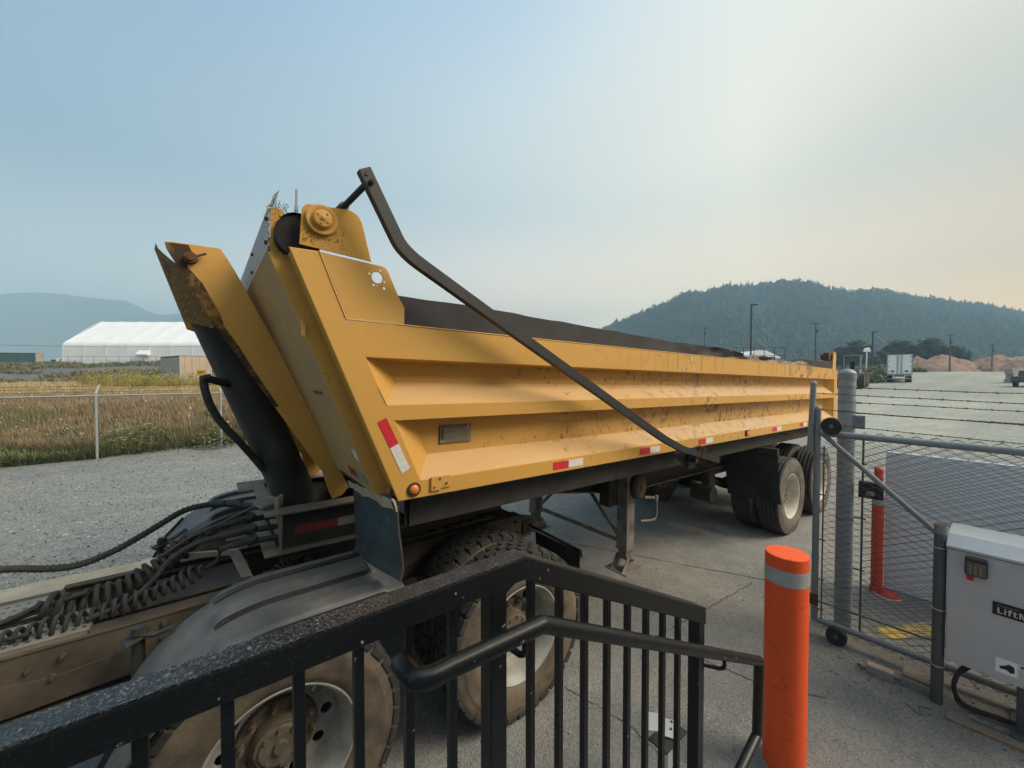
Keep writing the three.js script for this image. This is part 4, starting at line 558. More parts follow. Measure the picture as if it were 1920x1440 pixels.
    part(leg, 'leg_bracket', [box(x - 0.20, x - w - 0.002, 0.90, 1.28, z - 0.05 * Math.sign(z - CZ), z - 0.17 * Math.sign(z - CZ), 0.004), box(x - w, x + w, 1.05, 1.25, z - 0.065 * Math.sign(z - CZ), z - 0.26 * Math.sign(z - CZ), 0.004)], M.frame);
  }
  { const x = 3.27; part(T, 'leg_brace', [cyl([x, 0.53, -2.44], [x, 0.53, -3.68], 0.022, 0.022, 14), cyl([x, 0.56, -2.45], [x, 1.05, -2.98], 0.020, 0.020, 14), cyl([x, 0.56, -3.67], [x, 1.05, -3.14], 0.020, 0.020, 14)], M.legSteel);
    const gb = part(T, 'gearbox', [tx(lathe([[0, 0.045], [0.07, 0.045], [0.098, 0.03], [0.104, 0.0], [0.10, -0.03], [0, -0.03]], 24).scale(0.92, 1, 1.2), 0, 0, 0, Math.PI / 2).translate(3.33, 1.10, -2.29), cyl([3.33, 1.10, -2.25], [3.33, 1.10, -2.236], 0.03, 0.028, 14)], M.gearbox);
    part(gb, 'crank_handle', [cyl([3.40, 0.985, -2.27], [3.585, 0.955, -2.245], 0.016, 0.016, 10), tube([[3.565, 0.975, -2.24], [3.568, 0.87, -2.235], [3.566, 0.79, -2.235], [3.545, 0.752, -2.24], [3.50, 0.742, -2.25], [3.36, 0.755, -2.28]], 0.0125, 40, 10), box(3.55, 3.59, 0.93, 0.985, -2.255, -2.225, 0.006)], M.legSteel); }
  // --- axles, springs, wheels, flaps
  const wx = [6.2, 7.47];
  for (const x of wx) {
    const y = 0.497 + TILT * x, xl = x - TILT * 0.5;
    part(T, 'axle', [cyl([xl, y, -1.95], [xl, y, -4.17], 0.062, 0.062, 18)], M.frame);
    parts(T, 'brake_chamber', [cyl([xl - 0.22, y + 0.05, -2.62], [xl - 0.12, y + 0.06, -2.62], 0.08, 0.08, 18), cyl([xl - 0.22, y + 0.05, -3.5], [xl - 0.12, y + 0.06, -3.5], 0.08, 0.08, 18)], M.frame);
    for (const [z, o, s] of [[-1.97, 1, 0.3], [-2.30, -1, 1.1], [-3.82, 1, 0.7], [-4.15, -1, 2]]) addWheel(T, 'trailer', xl, y + 0.003, z, o, s + x);
  }
  part(T, 'suspension', [-2.62, -3.50].flatMap((z) => [box(5.3, 8.0, 0.86, 0.928, z - 0.04, z + 0.04, 0.004), tube([[5.45, 0.80, z], [6.2, 0.60, z], [6.9, 0.80, z]], 0.04, 20, 8), tube([[6.9, 0.80, z], [7.47, 0.62, z], [8.0, 0.82, z]], 0.04, 20, 8), box(5.35, 5.55, 0.60, 0.92, z - 0.05, z + 0.05, 0.01), box(6.8, 7.0, 0.62, 0.92, z - 0.05, z + 0.05, 0.01), cyl([5.1, 0.70, z - 0.02], [5.1, 0.70, z + 0.24], 0.10, 0.10, 20)]), M.frame);
  for (const far of [0, 1]) { const f = far ? flipZ : (g) => g;
    const fl = part(T, 'rear_mud_flap', fx2(f, grid((u, v) => [5.47 + 0.05 * v * v - 0.02 * v, lerp(1.27, 0.66, v), lerp(-2.42, -1.80, u) + 0.04 * v], 8, 10), grid((u, v) => [5.478 + 0.05 * v * v - 0.02 * v, lerp(1.27, 0.66, v), lerp(-1.80, -2.42, u) + 0.04 * v], 8, 10)), M.flap);
    const ribs = []; for (let k = 0; k < 14; k++) { const y0 = 1.20 - k * 0.036; for (const s of [-1, 1]) { const zc = -2.10; ribs.push(rectSweep([[5.466 + 0.05 * ((1.27 - y0) / 0.61) ** 2 - 0.02 * (1.27 - y0) / 0.61, y0, zc], [5.466 + 0.05 * ((1.27 - y0 + 0.19) / 0.61) ** 2 - 0.02 * (1.27 - y0 + 0.19) / 0.61, y0 - 0.19, zc + s * 0.24]], 0.008, 0.006, [1, 0, 0])); } }
    part(fl, 'flap_ribs', ribs.filter((_, i) => i < 22).map(f), M.flap);
    part(fl, 'flap_hanger', f(merged([box(5.44, 5.50, 1.265, 1.34, -1.79, -2.56, 0.004), ...[-1.95, -2.12, -2.29].map((z) => cyl([5.462, 1.25, z], [5.448, 1.25, z], 0.012, 0.012, 8)), box(5.46, 5.475, 1.225, 1.272, -1.79, -2.44)])), M.frame);
  }
  function fx2(f, ...gs) { return merged(gs.map((g) => f(g))); }
  // safety chain near the rear, tail ear, tail hinge
  { const gs = []; for (let i = 0; i < 22; i++) { const t = i / 21, x = lerp(6.05, 7.35, t), y = 1.50 - 0.115 * (1 - (2 * t - 1) ** 2); const g = new THREE.TorusGeometry(0.017, 0.0045, 5, 12); g.scale(1.35, 1, 1); if (i % 2) g.rotateX(Math.PI / 2); g.rotateZ(Math.atan2(0.115 * 4 * (2 * t - 1) / 1.3, 1)); gs.push(g.translate(x, y, -1.90)); } part(T, 'chain', gs, M.rust); }
  parts(T, 'tail_ear', [polyXY([[8.05, 2.386], [8.22, 2.386], [8.24, 2.62], [8.21, 2.665], [8.15, 2.68], [8.09, 2.62]], NZ - 0.05, NZ - 0.035, 0.003), polyXY([[8.05, 2.386], [8.22, 2.386], [8.24, 2.62], [8.21, 2.665], [8.15, 2.68], [8.09, 2.62]], FZ + 0.035, FZ + 0.05, 0.003)], M.yellow);
  parts(T, 'tail_post', [box(8.125, 8.20, 1.53, 2.383, NZ - 0.10, NZ - 0.006, 0.004), box(8.125, 8.20, 1.53, 2.383, FZ + 0.006, FZ + 0.10, 0.004)], M.yellow);
  part(T, 'tail_hinge', [cyl([8.13, 2.60, -1.90], [8.13, 2.60, -2.06], 0.05, 0.05, 14), box(7.97, 8.12, 2.53, 2.66, -1.92, -2.0, 0.01)], M.rust);
  part(T, 'tail_gate', [box(8.152, 8.20, 1.42, 2.42, -1.97, -4.15, 0.004)], M.yellow);
}
// ---------------------------------------------------------------- the tractor unit (rear half in view)
const tractor = thing('tractor_truck', 'dusty tractor unit chassis with black plastic fenders under the trailer', 'truck', [0.6, 0, -3.06]);
{
  const T = tractor, NR = -2.60, FR = -3.22;
  for (const [z, s] of [[NR, 1], [FR, -1]]) {
    const web = polyXY([[-3.2, 0.66], [0.9, 0.70], [2.225, 0.735], [2.235, 0.90], [2.13, 0.935], [-3.2, 0.93]], z - 0.006, z + 0.006, 0.002);
    const rail = part(T, 'frame_rail', [web, box(-3.2, 2.10, 0.930, 0.944, z - s * 0.085, z + s * 0.012, 0.004), box(-3.2, 0.9, 0.648, 0.660, z - s * 0.085, z + s * 0.006, 0.003)], M.frameTan);
    const bl = []; const rr = rngOf(21);
    for (const [x, y] of [[-0.62, 0.86], [-0.52, 0.88], [-0.55, 0.80], [-0.18, 0.90], [-0.19, 0.83], [-0.34, 0.82], [1.30, 0.85], [1.34, 0.83], [1.38, 0.85], [1.05, 0.80], [1.10, 0.80], [1.15, 0.81], [1.20, 0.81], [1.62, 0.88], [2.05, 0.89], [2.07, 0.80], [1.85, 0.87]]) bl.push(cyl([x, y, z + s * 0.005], [x, y, z + s * 0.020], 0.013, 0.012, 6), cyl([x, y, z + s * 0.02], [x, y, z + s * 0.032], 0.007, 0.007, 7));
    part(rail, 'bolts', bl, M.frameTan, { kind: 'stuff' });
    parts(rail, 'gusset', [polyXY([[-1.2, 0.66], [-0.30, 0.70], [-0.15, 0.84], [-0.55, 0.80], [-0.9, 0.86], [-1.2, 0.84]], z + s * 0.0065, z + s * 0.014, 0.002), polyXY([[0.95, 0.71], [1.28, 0.72], [1.30, 0.84], [0.97, 0.86]], z + s * 0.0065, z + s * 0.014, 0.002)], M.frameTan);
  }
  parts(T, 'crossmember', [[-0.95, 0.70], [0.55, 0.70], [1.2, 0.72], [2.05, 0.74]].map(([x, y]) => box(x, x + 0.11, y, y + 0.15, NR - 0.01, FR + 0.01, 0.004)), M.frameTan);
  part(T, 'fifth_wheel', [polyXZ([[0.55, -2.66], [1.35, -2.64], [1.75, -2.78], [1.78, -2.98], [1.45, -3.04], [1.45, -3.09], [1.78, -3.14], [1.75, -3.34], [1.35, -3.48], [0.55, -3.46], [0.42, -3.30], [0.42, -2.82]], 0.985, 1.035, 0.006), box(0.75, 1.2, 0.93, 0.985, -2.66, -2.74, 0.004), box(0.75, 1.2, 0.93, 0.985, -3.38, -3.46, 0.004)], M.frame);
  part(T, 'sliding_rack', [box(0.1, 1.9, 0.945, 0.962, -2.655, -2.72, 0.003), box(0.1, 1.9, 0.945, 0.962, -3.40, -3.465, 0.003), ...Array.from({ length: 16 }, (_, i) => box(0.14 + i * 0.11, 0.19 + i * 0.11, 0.9625, 0.978, -2.66, -2.70, 0.003)), ...Array.from({ length: 12 }, (_, i) => box(0.20 + i * 0.052, 0.228 + i * 0.052, 0.945, 0.972, -2.50, -2.57, 0.003))], M.frameTan, { kind: 'stuff' });
  // axles and wheels
  for (const x of [0.235, 1.54]) {
    part(T, 'drive_axle', [cyl([x, 0.505, -1.95], [x, 0.505, -4.17], 0.075, 0.075, 18), tx(new THREE.SphereGeometry(0.2, 20, 14).scale(1, 1, 0.8), x, 0.52, -3.06)], M.frameTan);
    parts(T, 'air_spring', [-2.62, -3.5].map((z) => cyl([x + 0.30, 0.45, z], [x + 0.30, 0.66, z], 0.12, 0.13, 22)), M.rubber);
    part(T, 'brake_chamber', [cyl([x - 0.34, 0.60, -2.5], [x - 0.20, 0.62, -2.5], 0.08, 0.08, 18), tx(new RoundedBoxGeometry(0.06, 0.20, 0.03, 2, 0.01), x + 0.30, 0.66, -2.45, 0, 0, -0.35), cyl([x + 0.22, 0.60, -2.44], [x + 0.48, 0.575, -2.44], 0.018, 0.018, 10)], M.plateTan);
    for (const [z, o, s] of [[-1.985, 1, 0.2], [-2.315, -1, 1.0], [-3.805, 1, 0.5], [-4.135, -1, 1.7]]) addWheel(T, 'drive', x, 0.511, z, o, s + x);
  }
  // fenders: flat ribbed top, rolled down at the front
  const prof = []; for (let i = 0; i <= 16; i++) { const t = i / 16; prof.push([lerp(0.765, 0.235, t), 1.088]); }
  for (let i = 1; i <= 22; i++) { const a = Math.PI / 2 + i / 22 * 1.62; prof.push([0.235 + 0.60 * Math.cos(a), 0.488 + 0.60 * Math.sin(a)]); }
  const RIBS = [[0.03, 0.21], [0.44, 0.63], [0.85, 0.965]];
  const rib = (v, sl) => { let h = 0; for (const [a, b] of RIBS) h = Math.max(h, smooth(a - 0.008, a + 0.004, v) * smooth(b + 0.008, b - 0.004, v)); return 0.024 * h * smooth(0.05, 0.085, sl) * smooth(0.58, 0.53, sl); };
  for (const [z0, z1] of [[-1.825, -2.40], [-4.295, -3.72]]) {
    const NU = prof.length * 3 - 3, at = (u) => { const f = u * (prof.length - 1), i = Math.min(prof.length - 2, Math.floor(f)), t = f - i; return [lerp(prof[i][0], prof[i + 1][0], t), lerp(prof[i][1], prof[i + 1][1], t)]; };
    const surf = (off) => (u, v) => { const [x, y] = at(u), [x2, y2] = at(Math.min(1, u + 0.01)), [x1, y1] = at(Math.max(0, u - 0.01)); const l = Math.hypot(x2 - x1, y2 - y1) || 1, nx = (y2 - y1) / l, ny = -(x2 - x1) / l; const z = lerp(z0, z1, v), edge = Math.min(v, 1 - v), dip = 0.035 * smooth(0.09, 0, edge) ** 2, h = (off ? 0 : rib(v, u)) - dip - off; return [x + nx * h, y + ny * h, z]; };
    const fd = part(T, 'fender', [grid(surf(0), NU * 2, 180), grid((u, v) => surf(0.008)(1 - u, v), 40, 12)], M.fender);
    { const near = z0 > -3, darkBand = (v0, v1) => grid((u, v) => { const U = lerp(0.066, 0.555, u), p = surf(0)(U, lerp(v0, v1, v)); return [p[0], p[1] + 0.0012, p[2]]; }, 60, 2); parts(fd, 'rib_side', RIBS.map(([a, b]) => (near ? darkBand(a - 0.009, a + 0.003) : darkBand(b - 0.003, b + 0.009))), M.darkPlastic); }  // darker strips along the one side of each rib towards the viewpoint
    const s = z0 > -3 ? 1 : -1, zi = s > 0 ? -2.50 : -3.62;
    part(fd, 'fender_bracket', [cyl([-0.262, 0.70, zi + s * 0.06], [-0.258, 0.955, zi + s * 0.06], 0.024, 0.024, 16), cyl([-0.258, 0.955, zi + s * 0.06], [-0.256, 0.985, zi + s * 0.06], 0.030, 0.024, 16), tx(new RoundedBoxGeometry(0.10, 0.014, 0.085, 2, 0.005), -0.262, 0.938, zi + s * 0.06, 0, 0.3, 0.25), rectSweep([[-0.25, 0.945, zi + s * 0.07], [-0.19, 0.955, zi + s * 0.12], [-0.13, 0.985, zi + s * 0.16]], 0.03, 0.012, [0, 1, 0]), cyl([-0.26, 0.75, zi + s * 0.06], [-0.26, 0.74, zi - s * 0.14], 0.022, 0.022, 12)], M.hose);
    part(fd, 'hold_down', [rectSweep([[-0.16, 0.965, (z0 + z1) / 2 + s * 0.16], [-0.27, 0.84, (z0 + z1) / 2 + s * 0.16], [-0.345, 0.69, (z0 + z1) / 2 + s * 0.16]], 0.018, 0.014, [0, 0, 1])], M.blackSteel);
  }
  // deck plates between the rails
  const deckTex = dataTex(512, (x, y) => { const u = (x * 10) % 1 - 0.5, v = (y * 6) % 1 - 0.5; const d = Math.hypot(u * 1.3, v * 2.6); const n = fbm(x * 6, y * 6, 6, 4, 311); return d < 0.34 ? [0.022, 0.019, 0.016] : cs(cm([0.20, 0.178, 0.14], [0.33, 0.295, 0.23], n), 1); }, 0.34);
  M.deck = std({ map: deckTex, roughness: 0.6, metalness: 0.2 });
  const dk = (x0, x1, z0, z1, y) => part(T, 'deck_plate', [box(x0, x1, y, y + 0.008, z0, z1, 0.002), box(x0, x1, y - 0.03, y - 0.0005, z0, z0 - 0.004 * Math.sign(z0 - z1)), box(x1 - 0.004, x1, y - 0.03, y - 0.0005, z0, z1)], M.deck);
  dk(-1.9, -0.64, -2.90, -3.13, 0.955); dk(-1.9, -0.44, -2.60, -2.83, 0.958);
  part(T, 'channel_rail', [box(-0.62, 0.3, 0.945, 0.985, -3.16, -3.175, 0.002), box(-0.62, 0.3, 0.975, 0.985, -3.13, -3.16, 0.002), box(-0.62, 0.2, 0.90, 0.91, -2.8, -3.13, 0.002)], M.frameTan);
  part(T, 'prop_bar', [rectSweep([[0.12, 1.10, -2.78], [0.22, 0.86, -2.62]], 0.05, 0.012, [0, 0, 1]), rectSweep([[-0.1, 1.08, -2.95], [0.14, 1.10, -2.78]], 0.03, 0.02, [0, 0, 1])], M.plateTan);
  part(T, 'pogo_spring', helix([[0.24, 0.90, -2.60], [0.34, 0.98, -2.70], [0.52, 1.04, -2.78]], 0.026, 13, 0.0055, 260, 6), M.hub);
  // rear mud flaps
  for (const s of [1, -1]) { const c = -3.035, Z = (z) => c + s * (z - c);
    const fl = part(T, 'mud_flap', [box(2.196, 2.206, 0.28, 0.795, Z(-2.005), Z(-2.50), 0.002), box(2.19, 2.212, 0.745, 0.80, Z(-2.00), Z(-2.50), 0.003)], M.flap);
    part(fl, 'flap_hanger', [cyl([2.20, 0.83, Z(-2.62)], [2.20, 0.812, Z(-1.99)], 0.011, 0.011, 10), cyl([2.20, 0.812, Z(-1.992)], [2.205, 0.765, Z(-1.985)], 0.007, 0.006, 8), box(2.12, 2.23, 0.77, 0.88, Z(-2.594), Z(-2.578), 0.004)], M.blackSteel); }
}
// --- hoses looping between tractor and trailer
{
  const H = (name, label, geo, mat, base, cat = 'hose') => single(name, label, cat, geo, mat, base);
  { const pts = [[-1.6, 1.30, -2.95], [-1.15, 1.235, -3.0], [-0.80, 1.192, -3.0], [-0.645, 1.150, -3.0], [-0.534, 1.138, -3.0], [-0.394, 1.180, -3.0], [-0.242, 1.261, -3.0], [-0.10, 1.336, -3.0], [0.05, 1.352, -2.96], [0.155, 1.35, -2.86], [0.24, 1.352, -2.76]];
    const h = thing('hydraulic_hose', 'thick black spiral-wrapped hydraulic hose sagging beside the tractor', 'hose', [-0.5, 1.13, -3.0]);
    part(h, 'hose', tube(pts, 0.0165, 120, 12), M.hose); part(h, 'spiral_wrap', helix(pts.slice(1, 9), 0.0168, 58, 0.0028, 900, 5), M.hose);
    part(h, 'crimp_fitting', [cyl([0.02, 1.353, -2.975], [0.085, 1.354, -2.93], 0.022, 0.021, 12), cyl([0.10, 1.354, -2.92], [0.16, 1.354, -2.86], 0.024, 0.020, 8)], M.blackSteel); }
  H('coiled_air_hose', 'large grey coiled air hose lying over the deck plates', [helix([[-0.66, 1.02, -2.86], [-0.50, 0.99, -2.86], [-0.30, 1.02, -2.90], [-0.16, 1.10, -2.95], [-0.08, 1.18, -2.98]], 0.050, 16, 0.0125, 700, 9, 0, 0.16), tube([[-0.08, 1.18, -2.98], [-0.02, 1.22, -2.93], [0.04, 1.24, -2.85], [0.06, 1.268, -2.78]], 0.0115, 30, 9), tube([[-0.66, 1.02, -2.86], [-0.78, 1.0, -2.82], [-1.0, 1.02, -2.78], [-1.5, 1.1, -2.8]], 0.0115, 30, 9)], M.hose, [-0.4, 0.965, -2.88]);
  H('coiled_air_hose', 'thin coiled air hose nearest the near frame rail', [helix([[-0.86, 0.985, -2.68], [-0.66, 0.985, -2.68], [-0.44, 0.985, -2.69], [-0.20, 1.01, -2.72], [0.0, 1.08, -2.72]], 0.034, 23, 0.0095, 900, 8, 1, 0.2), tube([[0.0, 1.08, -2.72], [0.03, 1.10, -2.70], [0.05, 1.16, -2.68], [0.04, 1.183, -2.66]], 0.009, 24, 8), tube([[-0.86, 0.985, -2.68], [-1.1, 1.0, -2.7], [-1.5, 1.05, -2.75]], 0.009, 20, 8)], M.hose, [-0.4, 0.955, -2.69]);
  H('electric_cable', 'thick grey electric cable drooping from the trailer nose', [tube([[0.06, 1.234, -2.70], [-0.05, 1.225, -2.70], [-0.16, 1.16, -2.72], [-0.24, 1.06, -2.72], [-0.33, 1.0, -2.70], [-0.46, 0.985, -2.66]], 0.0125, 60, 10), cyl([0.07, 1.234, -2.70], [-0.02, 1.231, -2.70], 0.017, 0.016, 12)], M.hose, [-0.2, 0.98, -2.70], 'cable');
  H('trailer_hose', 'brown hose running forward from the upper gladhand', tube([[0.24, 1.37, -2.73], [0.10, 1.30, -2.78], [-0.02, 1.24, -2.84], [-0.10, 1.20, -2.87], [-0.2, 1.13, -2.9]], 0.009, 40, 8), M.frameTan, [0, 1.1, -2.8]);
  H('cab_cable', 'slack cable looping across the perforated deck plates', [tube([[-1.6, 1.02, -2.9], [-1.1, 1.0, -2.8], [-0.86, 0.992, -2.74], [-0.70, 0.99, -2.66], [-0.62, 1.0, -2.63]], 0.010, 40, 8), tube([[-1.5, 1.05, -3.0], [-1.0, 0.99, -2.92], [-0.74, 0.98, -2.88], [-0.58, 1.03, -2.84], [-0.47, 1.06, -2.80]], 0.011, 40, 8)], M.hose, [-0.9, 0.97, -2.8], 'cable');
}
// ---------------------------------------------------------------- guard rail on the landing, near bollard, sign post
{
  const RZ = -0.80, land = 0.61;
  // timber-free concrete landing and steps under the viewpoint (outside the frame)
  M.concrete = std({ map: dataTex(512, (x, y) => { const a = fbm(x * 6, y * 6, 6, 5, 321), b = vnoise(x * 220, y * 220, 220, 323); return cs([0.33, 0.325, 0.305], 0.82 + 0.25 * a + 0.12 * b); }, 1.6), roughness: 0.9 });
  const st = thing('landing_steps', 'concrete landing and steps behind the black guard rail', 'steps', [0, 0, 0]);
  part(st, 'landing', box(-2.6, 0.66, 0.0, land, -0.87, 1.2, 0.01), M.concrete);
  for (let i = 0; i < 3; i++) part(st, 'step', box(0.662 + i * 0.30, 0.955 + i * 0.30, 0.0, land - 0.152 * (i + 1), -0.745, 1.2, 0.008), M.concrete);
  // the office behind the landing: its wall and eaves keep the sun off the rail (behind the viewpoint)
  M.siding = std({ map: dataTex(256, (x, y) => { const a = fbm(x * 6, y * 6, 6, 4, 325); return cs([0.46, 0.455, 0.43], 0.9 + 0.2 * a); }, 2), roughness: 0.8 });
  const of = thing('site_office', 'pale site office wall with eaves behind the landing', 'building', [-3, 0, 3]);
  part(of, 'wall', [box(-9, 2.6, 0, 3.75, 1.25, 1.40), box(2.45, 2.6, 0, 3.75, 1.40, 6), box(-9, -8.85, 0, 3.75, 1.40, 6), box(-9, 2.6, 0, 3.75, 6, 6.15)], M.siding); part(of, 'roof', box(-9.3, 2.9, 3.752, 3.95, 0.85, 6.4, 0.02), M.galvDark); part(of, 'door', box(-0.5, 0.45, land + 0.01, land + 2.1, 1.21, 1.249, 0.004), M.cabinet); part(of, 'window', box(-2.6, -1.2, 1.6, 2.7, 1.225, 1.249), M.glassDark);
  const G = thing('guard_rail', 'black steel guard rail with balusters and pipe handrail in the foreground', 'railing', [0.6, 0, RZ]);
  const ye = 1.172, ya = 1.660, xa = 0.652, xe = 1.608, h = 0.058, d = 0.056;
  part(G, 'top_rail', [polyXY([[-2.6, ya - h], [xa - 0.012, ya - h], [xe, ye - h * 1.13], [xe, ye], [xa, ya], [-2.6, ya]], RZ - d / 2, RZ + d / 2, 0.004)], M.guard);
  part(G, 'worn_sheen_cap', [rectSweep([[-2.6, ya + 0.0015, RZ], [xa - 0.006, ya + 0.0015, RZ], [xe, ye + 0.0015, RZ]], 0.003, d - 0.004)], M.guardTop, { label: 'worn speckled top face of the guard rail with sky sheen painted in' });
  const topAt = (x) => (x < xa ? ya - h : lerp(ya, ye, (x - xa) / (xe - xa)) - h * 1.13), botAt = (x) => (x < 0.56 ? land + 0.09 : lerp(land + 0.09, 0.10, (x - 0.56) / 1.04));
  part(G, 'post', box(0.538, 0.587, land * 0, topAt(0.56) + 0.006, RZ - 0.0245, RZ + 0.0245, 0.004), M.guard);
  part(G, 'end_post', box(1.559, 1.606, 0.0, topAt(1.60) + 0.024, RZ - 0.0235, RZ + 0.0235, 0.004), M.guard);
  const bx = []; for (let x = 0.444; x > -1.5; x -= 0.1058) bx.push(x); for (let i = 0; i < 8; i++) bx.push(0.684 + i * 0.1076);
  for (const x of bx) { const b = 0.0095; part(G, 'baluster', polyXY([[x - b, botAt(x)], [x + b, botAt(x + b)], [x + b, topAt(x + b) + 0.004], [x - b, topAt(x - b) + 0.004]], RZ - b, RZ + b, 0.0015), M.guard); }
  part(G, 'bottom_rail', [rectSweep([[-2.6, land + 0.08, RZ], [0.56, land + 0.08, RZ]], 0.03, 0.03), rectSweep([[0.56, land + 0.08, RZ], [1.58, 0.10, RZ]], 0.03, 0.03)], M.guard);
  part(G, 'gusset', [polyXY([[0.587, topAt(0.59)], [0.64, topAt(0.64)], [0.587, topAt(0.59) - 0.03]], RZ - 0.01, RZ + 0.01)], M.guard);
  const PZ = -0.722, pr = 0.0215;
  const pipe = bend([[0.34, 1.455, PZ - 0.005], [0.335, 1.510, PZ], [0.655, 1.512, PZ], [2.02, 0.798, PZ], [2.01, 0.45, PZ], [1.70, 0.40, PZ]], 7, 0.09);
  const path = new THREE.CurvePath(); const pv = [[0.318, 1.523, RZ + 0.004], [0.318, 1.523, PZ + 0.0], [0.655, 1.508, PZ], [2.015, 0.800, PZ], [2.005, 0.455, PZ], [1.70, 0.36, PZ]];
  const rp = bend(pv, 8, 0.10); // corners
  const run = []; for (let i = 0; i < pv.length - 1; i++) run.push(cyl(pv[i], pv[i + 1], pr, pr, 24)); for (const p of pv.slice(1)) run.push(new THREE.SphereGeometry(pr, 24, 16).translate(...p));
  part(G, 'handrail', [...(() => { const c = [[0.318, 1.521, RZ + 0.004], [0.318, 1.521, RZ + 0.035], [0.326, 1.520, PZ - 0.012], [0.352, 1.518, PZ], [0.40, 1.517, PZ]]; return [tube(c, pr, 36, 24)]; })(), cyl([0.395, 1.517, PZ], [0.655, 1.508, PZ], pr, pr, 28), ...run.slice(2, 5), ...run.slice(6)], M.guard);
  parts(G, 'handrail_bracket', [tube([[0.600, 1.490, PZ], [0.600, 1.462, PZ], [0.598, 1.448, PZ - 0.014], [0.590, 1.452, PZ - 0.035], [0.575, 1.462, RZ + 0.022]], 0.0078, 36, 12), tube([[1.66, 0.965, PZ], [1.66, 0.935, PZ], [1.655, 0.923, PZ - 0.014], [1.635, 0.926, PZ - 0.035], [1.605, 0.935, RZ + 0.020]], 0.0078, 36, 12), box(0.330, 0.337, 1.505, 1.555, RZ + 0.0096, RZ + 0.0125)], M.guard);

  const B = thing('safety_bollard', 'bright orange sleeved bollard with a grey reflective band beside the handrail', 'bollard', [2.47, 0, -0.757]);
  const bx0 = 2.47, bz0 = -0.757, br = 0.1;
  const slope = (y, a) => y;
  part(B, 'sleeve', [lathe([[br * 0.985, 0.0], [br, 0.012], [br, 1.160], [br * 0.992, 1.167], [br * 0.975, 1.170], [0, 1.172]], 64).translate(bx0, 0, bz0)], M.orange);
  part(B, 'reflective_band', lathe([[br + 0.0012, 1.022], [br + 0.0016, 1.025], [br + 0.0016, 1.100], [br + 0.0012, 1.103]], 64).translate(bx0, 0, bz0), M.reflect);
  part(B, 'base_scuff', lathe([[br + 0.012, 0.0], [br + 0.010, 0.006], [br - 0.001, 0.010]], 48).translate(bx0, 0, bz0), M.plateTan);

  const P = thing('aluminium_sign_post', 'short aluminium post with folded top bracket behind the balusters', 'post', [1.80, 0, -1.06]);
  part(P, 'post', [box(1.772, 1.812, 0.0, 0.335, -1.07, -1.03, 0.003)], M.aluminium);
  const br2 = part(P, 'bracket', [polyXZ([[1.66, -1.08], [1.74, -1.15], [1.80, -1.09], [1.72, -1.02]], 0.408, 0.414, 0.001), polyXZ([[1.75, -1.05], [1.835, -1.115], [1.88, -1.055], [1.79, -0.985]], 0.352, 0.358, 0.001), polyXY([[1.75, 0.352], [1.835, 0.40], [1.80, 0.41], [1.74, 0.405]], -1.10, -1.096)], M.aluminium);
  parts(br2, 'screw', [[1.77, -1.075, 0.414], [1.815, -1.04, 0.358], [1.855, -1.06, 0.358]].map(([x, z, y]) => cyl([x, y, z], [x, y + 0.005, z], 0.006, 0.006, 8)), M.rust);
  part(P, 'post_plate', [polyXZ([[1.69, -1.09], [1.88, -1.09], [1.88, -0.99], [1.69, -0.99]], 0.337, 0.347, 0.001)], M.gasket);
}
// ---------------------------------------------------------------- chain link
function chainLink(len, y0, y1, pitch, wire, n, map, sides = 4) { // map(s, y, off) -> [x,y,z]
  const gs = [], cols = Math.round(len / pitch), rows = Math.round((y1 - y0) / (pitch / 2) );
  const pos = [], idx = [];
  for (let c = 0; c < cols; c++) {
    const pts = []; for (let k = 0; k <= rows; k++) { const sg = (k + c) % 2 ? 1 : -1; pts.push([(c + 0.5) * pitch + sg * pitch * 0.5, y0 + (y1 - y0) * k / rows, sg * wire * 0.9]); }
    const bs = pos.length / 3; const V = pts.map((p) => V3(map(...p)));
    V.forEach((p, i) => { const t = (V[i + 1] || p).clone().sub(V[i - 1] || p).normalize(); const a = new THREE.Vector3(n[0], 0, n[1]), b = t.clone().cross(a).normalize(); for (let q = 0; q < sides; q++) { const w = q / sides * 2 * Math.PI; pos.push(...p.clone().addScaledVector(a, Math.cos(w) * wire).addScaledVector(b, Math.sin(w) * wire).toArray()); } });
    for (let i = 0; i < V.length - 1; i++) for (let q = 0; q < sides; q++) { const A = bs + i * sides + q, Bq = bs + i * sides + (q + 1) % sides; idx.push(A, A + sides, Bq + sides, A, Bq + sides, Bq); }
  }
  const g = new THREE.BufferGeometry(); g.setAttribute('position', new THREE.Float32BufferAttribute(pos, 3)); g.setIndex(idx); g.computeVertexNormals(); return g;
}
